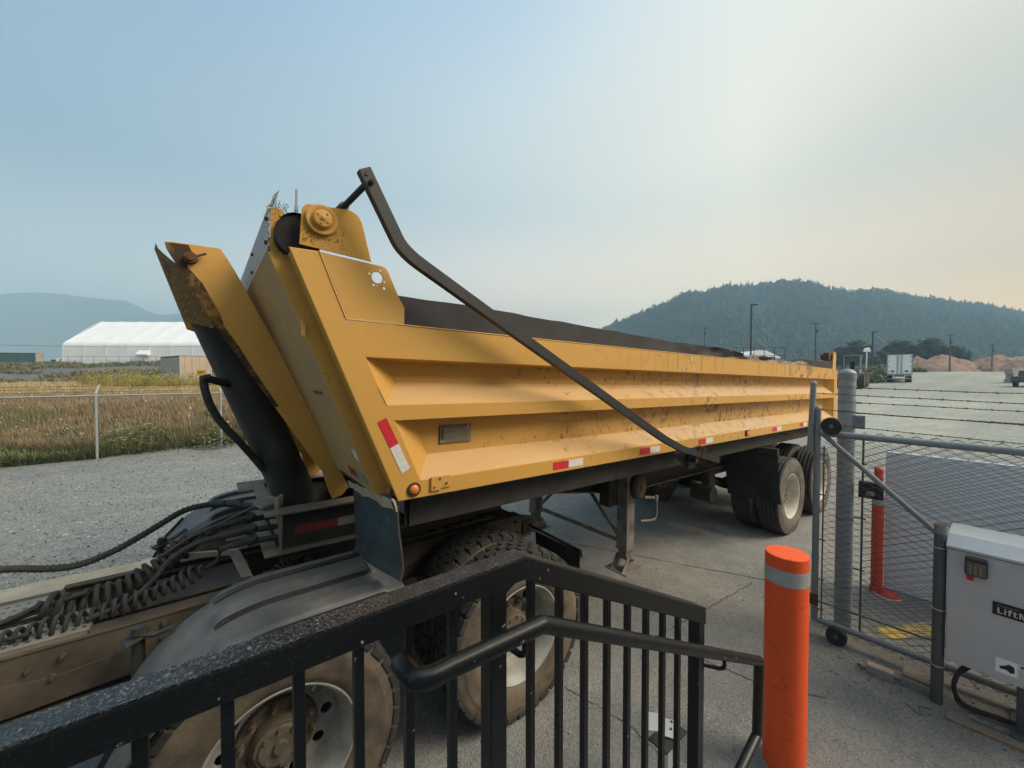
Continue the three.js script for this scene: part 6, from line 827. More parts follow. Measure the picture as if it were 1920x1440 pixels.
// ---------------------------------------------------------------- left: container, tent, yard clutter, mountain
{
  const corr = (L, H, n, d) => grid((u, v) => { const k = (u * n) % 1, s = smooth(0.1, 0.3, k) - smooth(0.6, 0.8, k); return [u * L, v * H, -d * s]; }, n * 12, 1);
  M.contBeige = std({ map: dataTex(256, (x, y) => { const a = fbm(x * 6, y * 6, 6, 5, 421); return cm([0.50, 0.41, 0.30], [0.40, 0.30, 0.20], a); }, 3), roughness: 0.8 }); M.contGrey = std({ map: dataTex(256, (x, y) => { const a = fbm(x * 6, y * 6, 6, 5, 423); return cm([0.42, 0.42, 0.40], [0.30, 0.29, 0.27], a); }, 3), roughness: 0.8 });
  M.contGreen = std({ map: dataTex(256, (x, y) => { const a = fbm(x * 6, y * 6, 6, 5, 425); return cm([0.022, 0.075, 0.06], [0.04, 0.10, 0.085], a); }, 3), roughness: 0.75 });
  const container = (label, a, b, yaw, side, end, L, dy) => {
    const c = local('shipping_container', label, 'container', a, b, yaw, { dy }); const Wd = 2.44, H = 2.6;
    part(c, 'side_wall', [corr(L, H - 0.2, 22, 0.05).rotateY(-Math.PI / 2).translate(0.03, 0.1, -L), corr(L, H - 0.2, 22, 0.05).rotateY(Math.PI / 2).translate(Wd - 0.03, 0.1, 0)], side); part(c, 'roof', box(0, Wd, H - 0.02, H, -L, 0), side); part(c, 'floor_frame', [box(0, Wd, 0, 0.12, -L, 0)], side);
    part(c, 'corner_post', [[0.05, -0.05], [Wd - 0.05, -0.05], [0.05, -L + 0.05], [Wd - 0.05, -L + 0.05]].map(([x, z]) => box(x - 0.055, x + 0.055, 0, H + 0.01, z - 0.055, z + 0.055)), side);
    for (const k of [0, 1]) { const d = part(c, 'door', box(0.11 + k * 1.115, 1.215 + k * 1.115, 0.13, H - 0.06, -0.045, -0.005), end); part(d, 'lock_rod', [0.3, 0.82].map((q) => cyl([0.11 + k * 1.115 + q, 0.14, 0.01], [0.11 + k * 1.115 + q, H - 0.08, 0.01], 0.018, 0.018, 8)), side); }
    part(c, 'end_wall', box(0.11, Wd - 0.11, 0.12, H - 0.02, -L + 0.01, -L + 0.05), side); return c;
  };
  container('beige and grey shipping container beyond the fenced weeds', -30.3, 36, yawFor(0.588, 0.809), M.contGrey, M.contBeige, 6.06, 0.15);
  container('dark green shipping container far left on the berm', -131.5, 109, yawFor(-0.25, 0.97), M.contGreen, M.contBeige, 12.2, 0.4);
  const sg = local('yellow_sign', 'small yellow sign board in front of the beige container', 'sign', -27.55, 35.0, yawFor(1, 0), { dy: 0.1 });
  part(sg, 'sign_board', box(-0.42, 0.42, 0.95, 1.42, -0.02, 0.0), std({ color: new THREE.Color(0.80, 0.42, 0.02), roughness: 0.5 })); part(sg, 'sign_post', [box(-0.03, 0.03, 0, 0.95, -0.06, -0.021), box(-0.03, 0.03, 0.95, 1.40, -0.06, -0.021)], M.galv); part(sg, 'lettering', [box(-0.32, 0.25, 1.26, 1.31, 0.0005, 0.004), box(-0.3, 0.33, 1.17, 1.21, 0.0005, 0.004), box(-0.3, 0.1, 1.06, 1.12, 0.0005, 0.004)], M.black);
  // white fabric hall
  const t = local('fabric_hall', 'large white fabric storage hall with ribbed bays behind the berm', 'hall', -102.3, 90, yawFor(1, 0.02), { y: 4.55 });
  const pr = [[0, 0], [0, 4.2], [-0.25, 4.85], [-0.8, 5.35], [-1.7, 5.9], [-9, 10.9], [-16.3, 5.9], [-17.2, 5.35], [-17.75, 4.85], [-18, 4.2], [-18, 0]];
  const bay = 4.85, NB = 12, prof = (v) => { const f = v * (pr.length - 1), i = Math.min(pr.length - 2, Math.floor(f)), q = f - i; return [lerp(pr[i][0], pr[i + 1][0], q), lerp(pr[i][1], pr[i + 1][1], q)]; };
  for (let k = 0; k < NB; k++) part(t, 'fabric_panel', grid((u, v) => { const [z, y] = prof(v), s = 0.06 * Math.sin(Math.PI * u) * smooth(0, 0.08, v) * smooth(1, 0.92, v), cz = z + 9, l = Math.hypot(cz, y - 3) || 1; return [(k + u) * bay, y - (y - 3) / l * s, z - cz / l * s]; }, 6, 30), M.white);
  for (let k = 0; k <= NB; k++) part(t, 'rib', tube(pr.map(([z, y]) => [k * bay, y + 0.0, z]), 0.04, 40, 6, false, 0.2), M.white);
  part(t, 'gable_wall', [polyZY(pr, -0.03, -0.01), polyZY(pr, NB * bay + 0.01, NB * bay + 0.03)], M.white);
  part(t, 'vent_hood', [polyZY([[0, 2.1], [0, 3.2], [0.9, 2.3], [0.9, 2.1]], 17.0, 19.6), box(17.2, 19.4, 1.9, 2.1, 0.02, 0.7)], M.white);
  // fence on the berm and odd items along it
  const cf = local('berm_fence', 'thin dark wire fence along the crest of the berm', 'fence', -90, 82, yawFor(1, 0), { y: 4.25 });
  for (let i = 0; i < 22; i++) part(cf, 'fence_post', cyl([i * 2.6 - 2, 0, 0], [i * 2.6 - 2, 1.75, 0], 0.035, 0.035, 6), M.galvDark); part(cf, 'top_wire', [cyl([-3, 1.7, 0], [56, 1.75, 0], 0.03, 0.03, 6), cyl([-3, 0.9, 0], [56, 0.9, 0], 0.01, 0.01, 5)], M.galvDark);
  const tk = local('storage_tank', 'round ended dark and cream storage tank left of the white hall', 'tank', -118, 105, yawFor(0.75, 0.66), { dy: -0.6 });
  part(tk, 'tank_shell', [polyXY(Array.from({ length: 20 }, (_, i) => { const a = Math.PI * i / 19; return [1.3 * Math.cos(a), 0.7 + 1.1 * Math.sin(a)]; }).concat([[-1.3, 0], [1.3, 0]]), -3, 0)], M.contGrey); part(tk, 'cream_end', polyXY(Array.from({ length: 20 }, (_, i) => { const a = Math.PI * i / 19; return [1.26 * Math.cos(a), 0.7 + 1.06 * Math.sin(a)]; }).concat([[-1.26, 0.02], [1.26, 0.02]]), 0.002, 0.03), std({ color: new THREE.Color(0.72, 0.62, 0.36), roughness: 0.7 }));
  const vh = local('white_van', 'small white and black van parked left of the tank', 'van', -121.5, 106, yawFor(1, 0), { dy: -0.7 });
  part(vh, 'body', [polyXY([[-1.0, 0.5], [1.6, 0.5], [1.6, 1.5], [1.3, 1.95], [-1.0, 1.95]], -1.7, 0, 0.08)], M.white); part(vh, 'tail_box', box(-2.3, -1.02, 0.5, 1.6, -1.7, 0, 0.05), M.black); for (const x of [-1.6, 1.0]) part(vh, 'wheel', [cyl([x, 0.36, 0.03], [x, 0.36, -0.2], 0.36, 0.36, 16)], M.flap); part(vh, 'window', box(0.3, 1.3, 1.25, 1.75, -0.02, 0.012), M.glassDark);
  const crate = (label, u0, w, h, m) => { const b = 93, a = (u0 - 960) / 740 * b; const c = local('site_box', label, 'box', a, b, yawFor(1, 0), { y: 4.55 }); part(c, 'box_body', box(0, w, 0, h, -1.2, 0, 0.04), m); part(c, 'lid', box(-0.03, w + 0.03, h + 0.001, h + 0.05, -1.23, 0.03, 0.01), m); part(c, 'skid', [box(0.05, 0.2, -0.5, -0.001, -1.1, 0), box(w - 0.2, w - 0.05, -0.5, -0.001, -1.1, 0)], M.bark); };
  crate('pale grey site box in front of the white hall', 225, 2.0, 1.05, M.contGrey); crate('small brown site box beside the pale grey one', 241.5, 1.0, 0.55, M.contBeige);
  const rd = local('red_flatbed', 'low red flatbed trailer in front of the white hall', 'trailer', (268 - 960) / 740 * 93, 93, yawFor(1, 0), { y: 4.5 }); part(rd, 'deck', [box(0, 3.2, 0.35, 0.62, -1.6, 0, 0.03), box(2.5, 3.3, 0.62, 0.82, -1.6, 0, 0.03)], std({ color: new THREE.Color(0.32, 0.03, 0.035), roughness: 0.6 })); for (const x of [0.6, 2.4]) part(rd, 'wheel', cyl([x, 0.2, 0.02], [x, 0.2, -0.2], 0.26, 0.26, 14), M.flap);
  const pl = thing('power_line', 'single black power line strung across the left background', 'cable', [0, 0, 0]); { const p = (u, v, D) => { const [x, z] = W((u - 960) / 740 * D, D); return [x, 2.13 + (703 - v) / 740 * D, z]; }; part(pl, 'wire', tube([p(-260, 641, 64), p(0, 647, 62), p(200, 650, 60), p(420, 648, 60), p(900, 630, 60)], 0.022, 60, 5), M.black); }
  // distant mountain
  const sil = [[-700, 640], [-500, 600], [-300, 575], [-120, 556], [0, 553], [30, 550], [80, 549], [120, 552], [170, 559], [210, 562], [240, 564], [262, 575], [285, 587], [305, 592], [335, 588], [380, 596], [430, 590], [500, 600], [600, 604], [760, 612], [900, 622], [1020, 660], [1080, 700]];
  const D0 = 1700, ridge = (a) => (703 - pw(sil, a / D0 * 740 + 960)) / 740 * D0;
  M.mountain = std({ map: dataTex(256, (x, y) => { const a = fbm(x * 6, y * 6, 6, 5, 431); return cm([0.06, 0.085, 0.085], [0.10, 0.125, 0.12], a); }, 600), roughness: 1 });
  structure('mountain', grid((u, v) => { const a = lerp(-3400, 290, u), b = lerp(1150, 2300, v), k = b < D0 ? smooth(1150, D0, b) : smooth(2300, D0, b); const n = fbm(a * 0.0044 + 50, b * 0.0044, 4096, 4, 13); const [x, z] = W(a, b); return [x, Math.max(-20, ridge(a * D0 / Math.max(b, D0 * 0.85)) * (0.86 * k + 0.14 * k * k) + (n - 0.5) * 80 * k * (1 - k) * 3 - 20 * (1 - k)), z]; }, 240, 40), M.mountain, { label: 'hazy blue mountain on the left horizon' });
}
// ---------------------------------------------------------------- right: wooded hill
{
  const sil = [[900, 720], [980, 700], [1060, 650], [1130, 618], [1160, 606], [1190, 594], [1230, 580], [1262, 564], [1290, 551], [1320, 553], [1345, 545], [1375, 541], [1410, 541], [1440, 536], [1465, 532], [1490, 531], [1520, 537], [1550, 546], [1585, 551], [1620, 547], [1650, 546], [1680, 553], [1720, 562], [1760, 568], [1800, 573], [1850, 578], [1890, 586], [1920, 593], [1990, 612], [2100, 640], [2300, 670], [2600, 700]];
  const D0 = 760, ridge = (a) => Math.max(0, (703 - pw(sil, a / D0 * 740 + 960)) / 740 * D0 - 14);
  const hill = (a, b) => { const k = b < D0 ? smooth(300, D0, b) : smooth(1000, D0, b); const aa = a * D0 / Math.max(b, 560); const n = fbm(a * 0.011 + 30, b * 0.011 + 30, 4096, 4, 17); return ridge(aa) * (0.25 * k + 0.75 * Math.pow(k, 1.25)) + (n - 0.5) * 46 * k * (1 - k) * 3.4 + 3; };
  M.hillSoil = std({ map: dataTex(256, (x, y) => { const a = fbm(x * 8, y * 8, 8, 5, 441); return cm([0.035, 0.045, 0.025], [0.075, 0.075, 0.045], a); }, 60), roughness: 1 });
  structure('hill', grid((u, v) => { const a = lerp(-80, 1250, u), b = lerp(280, 900, v), [x, z] = W(a, b); return [x, hill(a, b), z]; }, 220, 90), M.hillSoil, { label: 'wooded hill on the right horizon' });
  // conifer: ragged tiers; broadleaf: clumped faces
  const conifer = (seed) => { const r = rngOf(seed), pos = []; const H = 1, tiers = 9; for (let t = 0; t < tiers; t++) { const y0 = 0.08 + 0.86 * t / tiers, rad = 0.20 * (1 - t / tiers) + 0.02, y1 = y0 + 0.20, n = 7; for (let i = 0; i < n; i++) { const a = (i + r() * 0.7) / n * 6.28, a2 = a + 0.55, rr = rad * (0.65 + 0.6 * r()); pos.push(0, y1, 0, rr * Math.cos(a2), y0 - 0.03 * r(), rr * Math.sin(a2), rr * Math.cos(a), y0 - 0.04 * r(), 0, y1 - 0.09, 0, rr * 0.9 * Math.cos(a), y0, rr * 0.9 * Math.sin(a), rr * 0.9 * Math.cos(a2), y0, rr * 0.9 * Math.sin(a2)); } } pos.push(-0.012, 0, 0, 0.012, 0, 0, 0, 0.9, 0, 0, 0, -0.012, 0, 0, 0.012, 0, 0.9, 0); const g = new THREE.BufferGeometry(); g.setAttribute('position', new THREE.Float32BufferAttribute(pos, 3)); g.computeVertexNormals(); g.setAttribute('uv', new THREE.Float32BufferAttribute(new Float32Array(pos.length / 3 * 2), 2)); return g; };
  const broad = leafCloud(170, 0.075, (r) => { const a = r() * 6.28, y = r(), l = 0.36 * Math.sqrt(Math.max(0.02, 1 - (2 * y - 0.9) ** 2)) * (0.5 + 0.5 * Math.sqrt(r())); return [Math.cos(a) * l, 0.15 + y * 0.8, Math.sin(a) * l]; }, 451, 1);
  const forest = (name, label, geo, N, seed, hmin, hmax, col, pick) => { const im = new THREE.InstancedMesh(geo, std({ color: 0xffffff, roughness: 1, side: THREE.DoubleSide }), N), r = rngOf(seed), m = new THREE.Matrix4(), q = new THREE.Quaternion(), c = new THREE.Color(); let k = 0, g = 0; while (k < N && g++ < N * 12) { const b = lerp(300, 800, Math.pow(r(), 0.8)), a = lerp(0.12, 1.50, r()) * b, n = fbm(a * 0.012, b * 0.012, 4096, 3, 61); if (!pick(n, b, r)) continue; const [x, z] = W(a, b), h = lerp(hmin, hmax, r() * r()), y = hill(a, b) - 0.5; if (y < 3.2) continue; q.setFromEuler(new THREE.Euler(0, r() * 6.28, 0)); m.compose(new THREE.Vector3(x, y, z), q, new THREE.Vector3(h * (0.75 + 0.5 * r()), h, h * (0.75 + 0.5 * r()))); im.setMatrixAt(k, m); const t = r(); im.setColorAt(k, c.setRGB(...cs(cm(col[0], col[1], t), 0.7 + 0.6 * n))); k++; } im.count = k; im.name = name; im.userData = { kind: 'stuff', label, category: 'forest' }; im.castShadow = im.receiveShadow = true; scene.add(im); };
  forest('conifer_forest', 'dark conifers covering the right hill', conifer(3), 5600, 461, 11, 25, [[0.045, 0.064, 0.055], [0.085, 0.11, 0.085]], (n, b, r) => n > 0.40 + 0.1 * r());
  forest('mixed_forest', 'paler broadleaf trees among the conifers on the hill', broad, 9000, 463, 9, 19, [[0.065, 0.09, 0.05], [0.18, 0.19, 0.11]], (n, b, r) => n < 0.66 - 0.12 * r() || b < 420);
}
// ---------------------------------------------------------------- grove, shrubs
{
  const crown = (seed, n = 2600) => leafCloud(n, 0.5, (() => { const rr = rngOf(seed * 7 + 1), lobes = Array.from({ length: 11 }, () => [(rr() - 0.5) * 5.4, 3.0 + rr() * 4.6, (rr() - 0.5) * 5.0, 1.1 + rr() * 1.2]); return (r) => { const L = lobes[Math.floor(r() * lobes.length)], a = r() * 6.28, c = 2 * r() - 1, s = Math.sqrt(1 - c * c), l = L[3] * Math.pow(r(), 0.4); return [L[0] + s * Math.cos(a) * l, L[1] + c * l * 0.85, L[2] + s * Math.sin(a) * l]; }; })(), seed);
  const mk = (seed) => { const limbs = [cyl([0, 0, 0], [0.1, 3.2, 0.05], 0.26, 0.16, 8)]; const r = rngOf(seed); for (let i = 0; i < 7; i++) { const a = r() * 6.28, y = 2 + r() * 1.6; limbs.push(cyl([0.06, y, 0.03], [Math.cos(a) * 1.9, y + 1.5 + r() * 1.8, Math.sin(a) * 1.9], 0.10, 0.04, 6)); } return [merged(limbs), crown(seed)]; };
  const variants = [mk(1), mk(2), mk(3)];
  const G = (u, D, s, label, v) => { const t = local('grove_tree', label, 'tree', (u - 960) / 740 * D, D, v * 1.7 + u, { dy: -0.2, group: 'trees of the dark grove' }); t.scale.setScalar(s * 1.12); const [tr, cr] = variants[v % 3]; const a = new THREE.Mesh(tr, M.bark), b = new THREE.Mesh(cr, M.leafGrove); a.name = 'trunk'; b.name = 'crown'; for (const m of [a, b]) { m.castShadow = m.receiveShadow = true; t.add(m); } };
  G(1578, 150, 1.05, 'leftmost dark rounded tree of the grove behind the trailer tail', 0); G(1600, 152, 1.22, 'dark rounded grove tree above the machine cab', 1); G(1622, 150, 1.2, 'dark rounded grove tree behind the white lighting mast', 2); G(1640, 156, 1.0, 'smaller grove tree beside the slim light pole', 0);
  G(1664, 158, 1.25, 'grove tree over the left edge of the white semi-trailer', 1); G(1685, 154, 1.34, 'tall grove tree over the middle of the white semi-trailer', 2); G(1708, 156, 1.3, 'grove tree over the right edge of the white semi-trailer', 0); G(1732, 158, 1.36, 'broad grove tree right of the white semi-trailer', 1); G(1756, 157, 1.36, 'broad grove tree left of the wooden utility pole', 2); G(1778, 158, 1.22, 'rightmost grove tree behind the wooden utility pole', 0); G(1791, 160, 0.95, 'low tree at the right end of the grove', 1);
  const shrub = (u, D, w, h, label, mat, seed) => { const t = local('shrub', label, 'shrub', (u - 960) / 740 * D, D, 0, { group: 'yard shrubs' }); part(t, 'foliage', leafCloud(1100, 0.2, (r) => { const a = r() * 6.28, l = Math.sqrt(r()) * w; return [Math.cos(a) * l, r() * h * (1 - 0.6 * (l / w) ** 2), Math.sin(a) * l]; }, seed), mat); part(t, 'stem', [cyl([0, 0, 0], [0.2, h * 0.6, 0.1], 0.05, 0.02, 6), cyl([0, 0, 0], [-0.3, h * 0.5, -0.1], 0.05, 0.02, 6)], M.bark); };
  shrub(1623, 58, 1.6, 2.9, 'yellow green shrub beside the loader', M.leafBush, 71); shrub(1648, 66, 1.6, 2.6, 'yellow green shrub behind the slim light pole', M.leafBush, 72); shrub(1610, 62, 1.3, 2.6, 'yellow green shrub right behind the loader cab', M.leafBush, 73); shrub(1720, 88, 1.6, 1.3, 'low green shrub at the edge of the yard by the semi-trailer', M.leafBush, 74); shrub(1838, 112, 2.6, 2.2, 'low green shrub between the two dirt piles', M.leafBush, 75);
}
// ---------------------------------------------------------------- yard: piles, poles, vehicles, marquee
{
  M.dirt = std({ map: dataTex(512, (x, y) => { const a = fbm(x * 5, y * 9, 45, 5, 471), b = vnoise(x * 90, y * 90, 90, 473); return cs(cm([0.21, 0.115, 0.075], [0.36, 0.23, 0.16], a), 0.8 + 0.4 * b); }, 7), roughness: 1 });
  M.sandPile = std({ map: dataTex(256, (x, y) => { const a = fbm(x * 6, y * 6, 6, 5, 475); return cm([0.46, 0.36, 0.22], [0.34, 0.25, 0.15], a); }, 6), roughness: 1 });
  const pile = (label, u, D, w, d, h, mat, seed, y) => { const t = local('soil_pile', label, 'pile', (u - 960) / 740 * D, D, yawFor(1, 0), { y, group: 'soil heaps at the back of the yard' }); part(t, 'heap', grid((p, q) => { const x = (p - 0.5) * 2, z = (q - 0.5) * 2, r = Math.hypot(x, z); return [x * w, Math.max(-0.4, h * (1 - Math.pow(clamp(r), 1.25)) * (0.75 + 0.5 * fbm(x * 2.5 + seed, z * 2.5, 4096, 3, seed)) + 0.35 * h * (fbm(x * 5 + seed, z * 5, 4096, 3, seed + 5) - 0.5) * clamp(1.2 - r) - 0.4 * smooth(0.85, 1, r)), -z * d]; }, 60, 40), mat); };
  pile('reddish brown soil pile behind the wooden utility pole', 1764, 118, 11.5, 9, 5.7, M.dirt, 3, 2.7); pile('long reddish soil pile behind the semi-trailer', 1718, 126, 12, 8, 4.6, M.dirt, 5, 2.8); pile('dark soil pile at the right edge of the yard', 1870, 128, 13, 9, 5.4, M.dirt, 7, 2.8); pile('reddish soil pile cut by the right edge of the picture', 1930, 122, 11, 8, 5.4, M.dirt, 9, 2.8); pile('pale sand pile above the soil at the far right', 1925, 140, 10, 8, 7.4, M.sandPile, 11, 2.8);
  const P = (name, label, cat, u, D, build, grp) => { const t = local(name, label, cat, (u - 960) / 740 * D, D, yawFor(1, 0), { group: grp, dy: -0.1 }); build(t); return t; };
  M.darkPole = std({ color: new THREE.Color(0.035, 0.037, 0.04), roughness: 0.6 }); M.woodPole = std({ color: new THREE.Color(0.10, 0.085, 0.07), roughness: 1 });
  const H = (u, v, D) => { const [x, z] = W((u - 960) / 740 * D, D); return 2.13 + (703 - v) / 740 * D - terrain(x, z) + 0.1; };
  P('yard_light', 'tall black square yard light pole beyond the trailer side', 'light pole', 1407, 45, (t) => { const h = H(1407, 571, 45); part(t, 'pole', box(-0.07, 0.07, 0, h, -0.07, 0.07), M.darkPole); const a = part(t, 'arm', box(0.07, 0.35, h - 0.16, h - 0.10, -0.03, 0.03), M.darkPole); part(a, 'lamp_head', box(0.2, 0.75, h - 0.10, h - 0.01, -0.16, 0.16, 0.02), M.darkPole); }, 'yard lights');
  P('yard_light', 'slim black yard light pole left of the semi-trailer', 'light pole', 1635, 74, (t) => { const h = H(1635, 622, 74); part(t, 'pole', box(-0.10, 0.10, 0.75, h, -0.10, 0.10), M.darkPole); part(t, 'footing', cyl([0, 0, 0], [0, 0.75, 0], 0.32, 0.3, 16), M.concrete); const a = part(t, 'arm', box(0.10, 0.5, h - 0.16, h - 0.10, -0.03, 0.03), M.darkPole); part(a, 'lamp_head', box(0.3, 1.0, h - 0.10, h, -0.2, 0.2, 0.02), M.darkPole); }, 'yard lights');
  const util = (label, u, v, D, w) => P('utility_pole', label, 'utility pole', u, D, (t) => { const h = H(u, v, D); part(t, 'pole', cyl([0, 0, 0], [0, h, 0], 0.17, 0.11, 10), M.woodPole); const c = part(t, 'crossarm', box(-w, w, h - 0.30, h - 0.16, -0.2, -0.08), M.woodPole); part(c, 'insulator', [-0.9, -0.45, 0.45, 0.9].map((q) => cyl([q * w, h - 0.16, -0.14], [q * w, h + 0.08, -0.14], 0.05, 0.04, 6)), M.galvDark); part(t, 'transformer', cyl([0.3, h - 2.2, 0], [0.3, h - 1.4, 0], 0.18, 0.18, 10), M.woodPole); }, 'wooden utility poles');
  util('wooden utility pole with crossarm above the trailer side', 1528, 605, 80, 1.0); util('distant utility pole near the left end of the hill', 1320, 614, 120, 1.8); util('wooden utility pole in front of the soil pile', 1780, 627, 92, 1.0); util('short utility pole at the right beyond the yard', 1859, 645, 112, 0.7);
  { const wp = (u, v, D) => { const [x, z] = W((u - 960) / 740 * D, D); return [x, 2.13 + (703 - v) / 740 * D, z]; }; const ln = (label, pts) => { const t = thing('overhead_wire', label, 'cable', [0, 0, 0]); part(t, 'wire', tube(pts, 0.018, 40, 4), M.darkPole); }; ln('overhead wire between the two right utility poles', [wp(1780, 629, 92), wp(1820, 644, 102), wp(1859, 647, 112), wp(1990, 652, 118)]); ln('overhead wire running past the crossarm pole', [wp(1320, 617, 120), wp(1420, 632, 104), wp(1528, 654, 80), wp(1600, 650, 86), wp(1780, 631, 92)]); }
  P('lighting_tower', 'white telescopic lighting tower beyond the loader', 'lighting tower', 1624, 60, (t) => { const h = H(1624, 654, 60); part(t, 'mast', cyl([0, 1.0, 0], [0, h - 0.3, 0], 0.10, 0.07, 10), M.white); part(t, 'lamp_cluster', [[-0.3, 0.1], [0.3, 0.1], [-0.15, 0.35], [0.2, 0.4]].map(([x, y]) => box(x - 0.2, x + 0.2, h - 0.55 + y, h - 0.25 + y, -0.1, 0.1, 0.04)), M.white); part(t, 'generator', box(-0.6, 0.6, 0.25, 1.15, -0.5, 0.5, 0.05), M.white); part(t, 'wheel', [cyl([-0.4, 0.25, 0.52], [-0.4, 0.25, 0.6], 0.25, 0.25, 12), cyl([0.4, 0.25, 0.52], [0.4, 0.25, 0.6], 0.25, 0.25, 12)], M.flap); });
  P('pipe_rack', 'dark open pipe rack frame beyond the trailer side', 'rack', 1374, 48, (t) => { const h = H(1420, 652, 48), L = 6.3; for (let i = 0; i <= 5; i++) part(t, 'upright', box(i * L / 5 - 0.03, i * L / 5 + 0.03, 0, h, -0.03, 0.03), M.darkPole); part(t, 'top_bar', box(-0.03, L + 0.03, h, h + 0.06, -0.03, 0.03), M.darkPole); part(t, 'lower_bar', box(-0.03, L + 0.03, h - 0.95, h - 0.90, -0.028, 0.028), M.darkPole); });
  P('white_marquee', 'white peaked marquee roof beyond the trailer side', 'marquee', 1428, 62, (t) => { const h = H(1428, 657, 62); const hw = 2.9; part(t, 'canopy', [polyXY([[-hw, h - 1.25], [hw, h - 1.25], [hw, h - 1.05], [0.6, h], [-0.6, h], [-hw, h - 1.05]], -6, 0, 0.03)], M.white); part(t, 'leg', [[-2.8, -0.1], [2.8, -0.1], [-2.8, -5.9], [2.8, -5.9]].map(([x, z]) => cyl([x, 0, z], [x, h - 1.2, z], 0.04, 0.04, 8)), M.galv); });
  // white semi-trailer seen from behind
  { const D = 56, u = 1686; const t = local('semi_trailer', 'white box semi-trailer parked in the yard showing its rear doors', 'trailer', (u - 960) / 740 * D, D, yawFor(0.735, -0.70) , {}); const w = 1.3, f = 1.25, h = 4.0, L = 12;
    part(t, 'box_body', box(-w, w, f, h, -L, -0.02, 0.02), M.white); part(t, 'rear_frame', [box(-w - 0.02, -w + 0.09, f - 0.1, h + 0.02, -0.02, 0.03), box(w - 0.09, w + 0.02, f - 0.1, h + 0.02, -0.02, 0.03), box(-w + 0.09, w - 0.09, h - 0.08, h + 0.02, -0.02, 0.03), box(-w + 0.09, w - 0.09, f - 0.22, f + 0.02, -0.02, 0.05)], M.galvFar);
    for (const s of [-1, 1]) { const d = part(t, 'rear_door', box(s > 0 ? 0.02 : -w + 0.1, s > 0 ? w - 0.1 : -0.02, f + 0.04, h - 0.1, -0.015, 0.02), M.white); part(d, 'lock_rod', [0.14, 0.26].map((q) => cyl([s * q, f - 0.05, 0.035], [s * q, h - 0.1, 0.035], 0.022, 0.022, 8)), M.galvDark); part(d, 'hinge', [0.3, 1.0, 1.7, 2.4].map((q) => box(s * (w - 0.32), s * (w - 0.1), f + q, f + q + 0.05, 0.021, 0.032)), M.galvDark); part(d, 'decal', [box(s * 0.7 - 0.16, s * 0.7 + 0.16, f + 0.22, f + 0.5, 0.021, 0.024)], s > 0 ? M.tapeRedOld : M.galvDark); }
    part(t, 'bumper', [box(-w, w, 0.5, 0.62, -0.12, 0, 0.01), box(-0.55, -0.45, 0.62, f - 0.22, -0.1, -0.02), box(0.75, 0.85, 0.62, f - 0.22, -0.1, -0.02)], M.galvFar); part(t, 'tail_lamp', [[-1.05], [-0.85], [0.85], [1.05]].map(([x]) => box(x - 0.07, x + 0.07, f - 0.18, f - 0.08, 0.05, 0.06)), M.tapeRed); part(t, 'underframe', box(-0.5, 0.5, 0.85, f - 0.01, -L, -0.3), M.frame);
    for (const s of [-1, 1]) for (const z of [-1.6, -2.9]) part(t, 'wheel', [cyl([s * 1.28, 0.5, z], [s * 0.65, 0.5, z], 0.5, 0.5, 20)], M.flap); part(t, 'mirror', [box(-w - 0.75, -w - 0.45, 1.7, 2.9, -L - 0.4, -L - 0.1, 0.03)], M.white); part(t, 'corner_tarp', [tx(new THREE.IcosahedronGeometry(0.42, 1), -1.75, 0.4, -0.9)], M.leafBush); }
  // loader behind the trailer tail
  { const t = local('wheel_loader', 'grey wheel loader with a glazed cab behind the trailer tail', 'loader', (1598 - 960) / 740 * 47, 47, yawFor(0.72, 0.69), {}); part(t, 'chassis', [box(-1.9, 1.6, 0.75, 1.5, -0.75, 0.75, 0.08), box(-2.3, -0.9, 1.2, 2.1, -0.8, 0.8, 0.12)], M.galvDark); const c = part(t, 'cab', [box(-0.75, 0.75, 3.68, 3.82, -0.8, 0.8, 0.04), ...[[-0.7, -0.72], [0.7, -0.72], [-0.7, 0.72], [0.7, 0.72]].map(([x, z]) => box(x - 0.05, x + 0.05, 1.5, 3.68, z - 0.05, z + 0.05)), box(-0.75, 0.75, 1.5, 2.2, -0.78, 0.78)], M.legSteel); part(c, 'window', [box(-0.64, 0.64, 2.22, 3.66, 0.73, 0.745), box(-0.64, 0.64, 2.22, 3.66, -0.745, -0.73)], M.glassDark); part(c, 'seat', box(-0.25, 0.1, 2.2, 3.1, -0.2, 0.2, 0.08), M.black); for (const [x, z] of [[-1.5, 0.95], [1.2, 0.95], [-1.5, -0.95], [1.2, -0.95]]) { const w = part(t, 'wheel', cyl([x, 0.85, z - 0.28], [x, 0.85, z + 0.28], 0.85, 0.85, 22), M.flap); part(w, 'rim', cyl([x, 0.85, z + 0.281], [x, 0.85, z + 0.30], 0.42, 0.4, 16), M.hub); } part(t, 'bucket', [box(2.0, 2.9, 0.1, 1.6, -1.3, 1.3, 0.1)], M.rust); part(t, 'lift_arm', [rectSweep([[0.8, 1.8, 0.5], [2.1, 0.9, 0.5]], 0.2, 0.12), rectSweep([[0.8, 1.8, -0.5], [2.1, 0.9, -0.5]], 0.2, 0.12)], M.hub); }
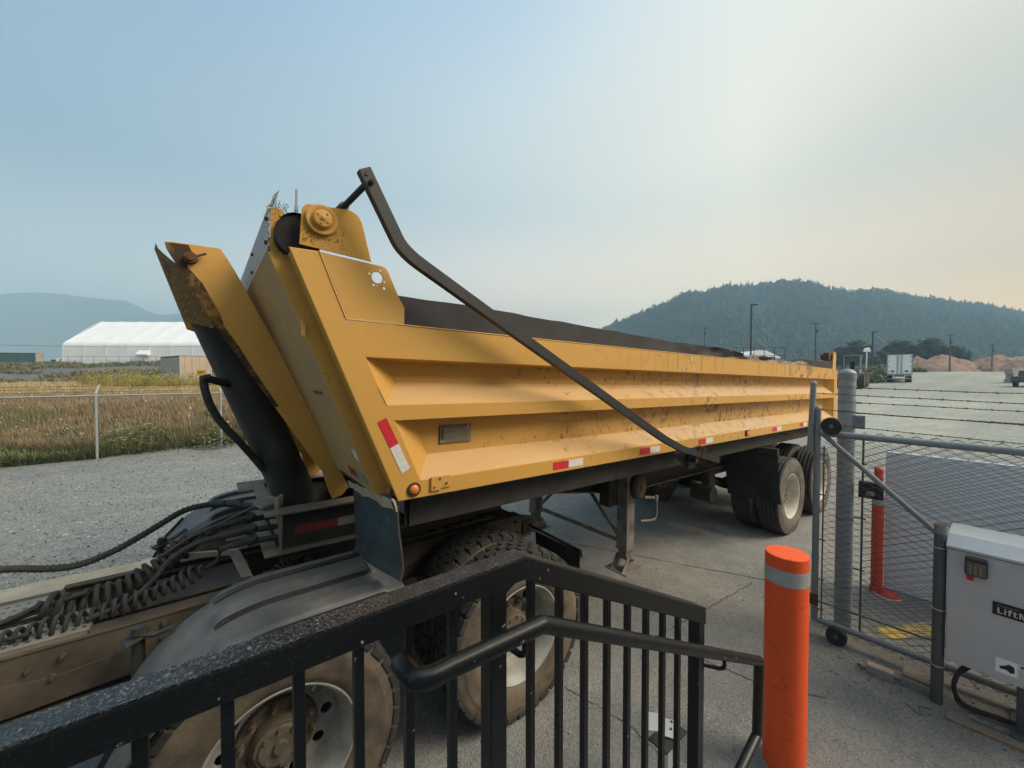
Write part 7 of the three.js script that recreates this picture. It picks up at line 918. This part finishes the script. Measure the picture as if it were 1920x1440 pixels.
  P('red_fuel_can', 'small red drum beside the light pole footing', 'drum', 1643, 70, (t) => { part(t, 'drum', [cyl([0, 0.0, 0], [0, 0.85, 0], 0.42, 0.42, 16)], M.tapeRed); part(t, 'band', [cyl([0, 0.4, 0], [0, 0.45, 0], 0.44, 0.44, 16)], M.tapeRedOld); });
  // block wall and pickup at the right edge
  { const t = local('block_wall', 'stacked grey concrete block wall at the right edge of the yard', 'wall', (1898 - 960) / 740 * 50, 50, yawFor(0.95, 0.31), {}); for (let r = 0; r < 3; r++) for (let i = 0; i < 4; i++) part(t, 'block', box(i * 1.5 + 0.01 + (r % 2) * 0.3, i * 1.5 + 1.49 + (r % 2) * 0.3, r * 0.63, r * 0.63 + 0.615, -0.7, 0, 0.02), M.block); }
  { const t = local('pickup_truck', 'dark pickup truck cut off by the right edge of the picture', 'truck', (1962 - 960) / 740 * 43, 43, yawFor(0.93, 0.37), {}); M.carPaint = new THREE.MeshPhysicalMaterial({ color: new THREE.Color(0.035, 0.04, 0.046), roughness: 0.35, clearcoat: 0.8, clearcoatRoughness: 0.15 });
    part(t, 'body', [polyXY([[-2.6, 0.5], [2.7, 0.5], [2.75, 0.95], [2.6, 1.12], [1.25, 1.2], [0.75, 1.75], [-0.7, 1.78], [-0.95, 1.2], [-2.7, 1.15], [-2.7, 0.6]], -1.75, 0, 0.06)], M.carPaint); part(t, 'window', [polyXY([[0.1, 1.22], [0.95, 1.22], [0.6, 1.66], [0.1, 1.68]], 0.001, 0.012), polyXY([[-0.75, 1.22], [0.02, 1.22], [0.02, 1.68], [-0.62, 1.68]], 0.001, 0.012)], M.glassDark); for (const x of [-1.75, 1.75]) for (const z of [-0.24, -1.76]) { const w = part(t, 'wheel', cyl([x, 0.40, z], [x, 0.40, z + 0.26], 0.40, 0.40, 22), M.flap); part(w, 'rim', cyl([x, 0.4, z + 0.261], [x, 0.4, z + 0.27], 0.24, 0.23, 18), M.galv); } part(t, 'headlamp', box(2.62, 2.74, 0.85, 1.02, -0.35, -0.02, 0.02), M.white); part(t, 'mirror', box(0.75, 0.9, 1.25, 1.45, 0.02, 0.22, 0.03), M.carPaint); }
}
renderer.render(scene, camera);
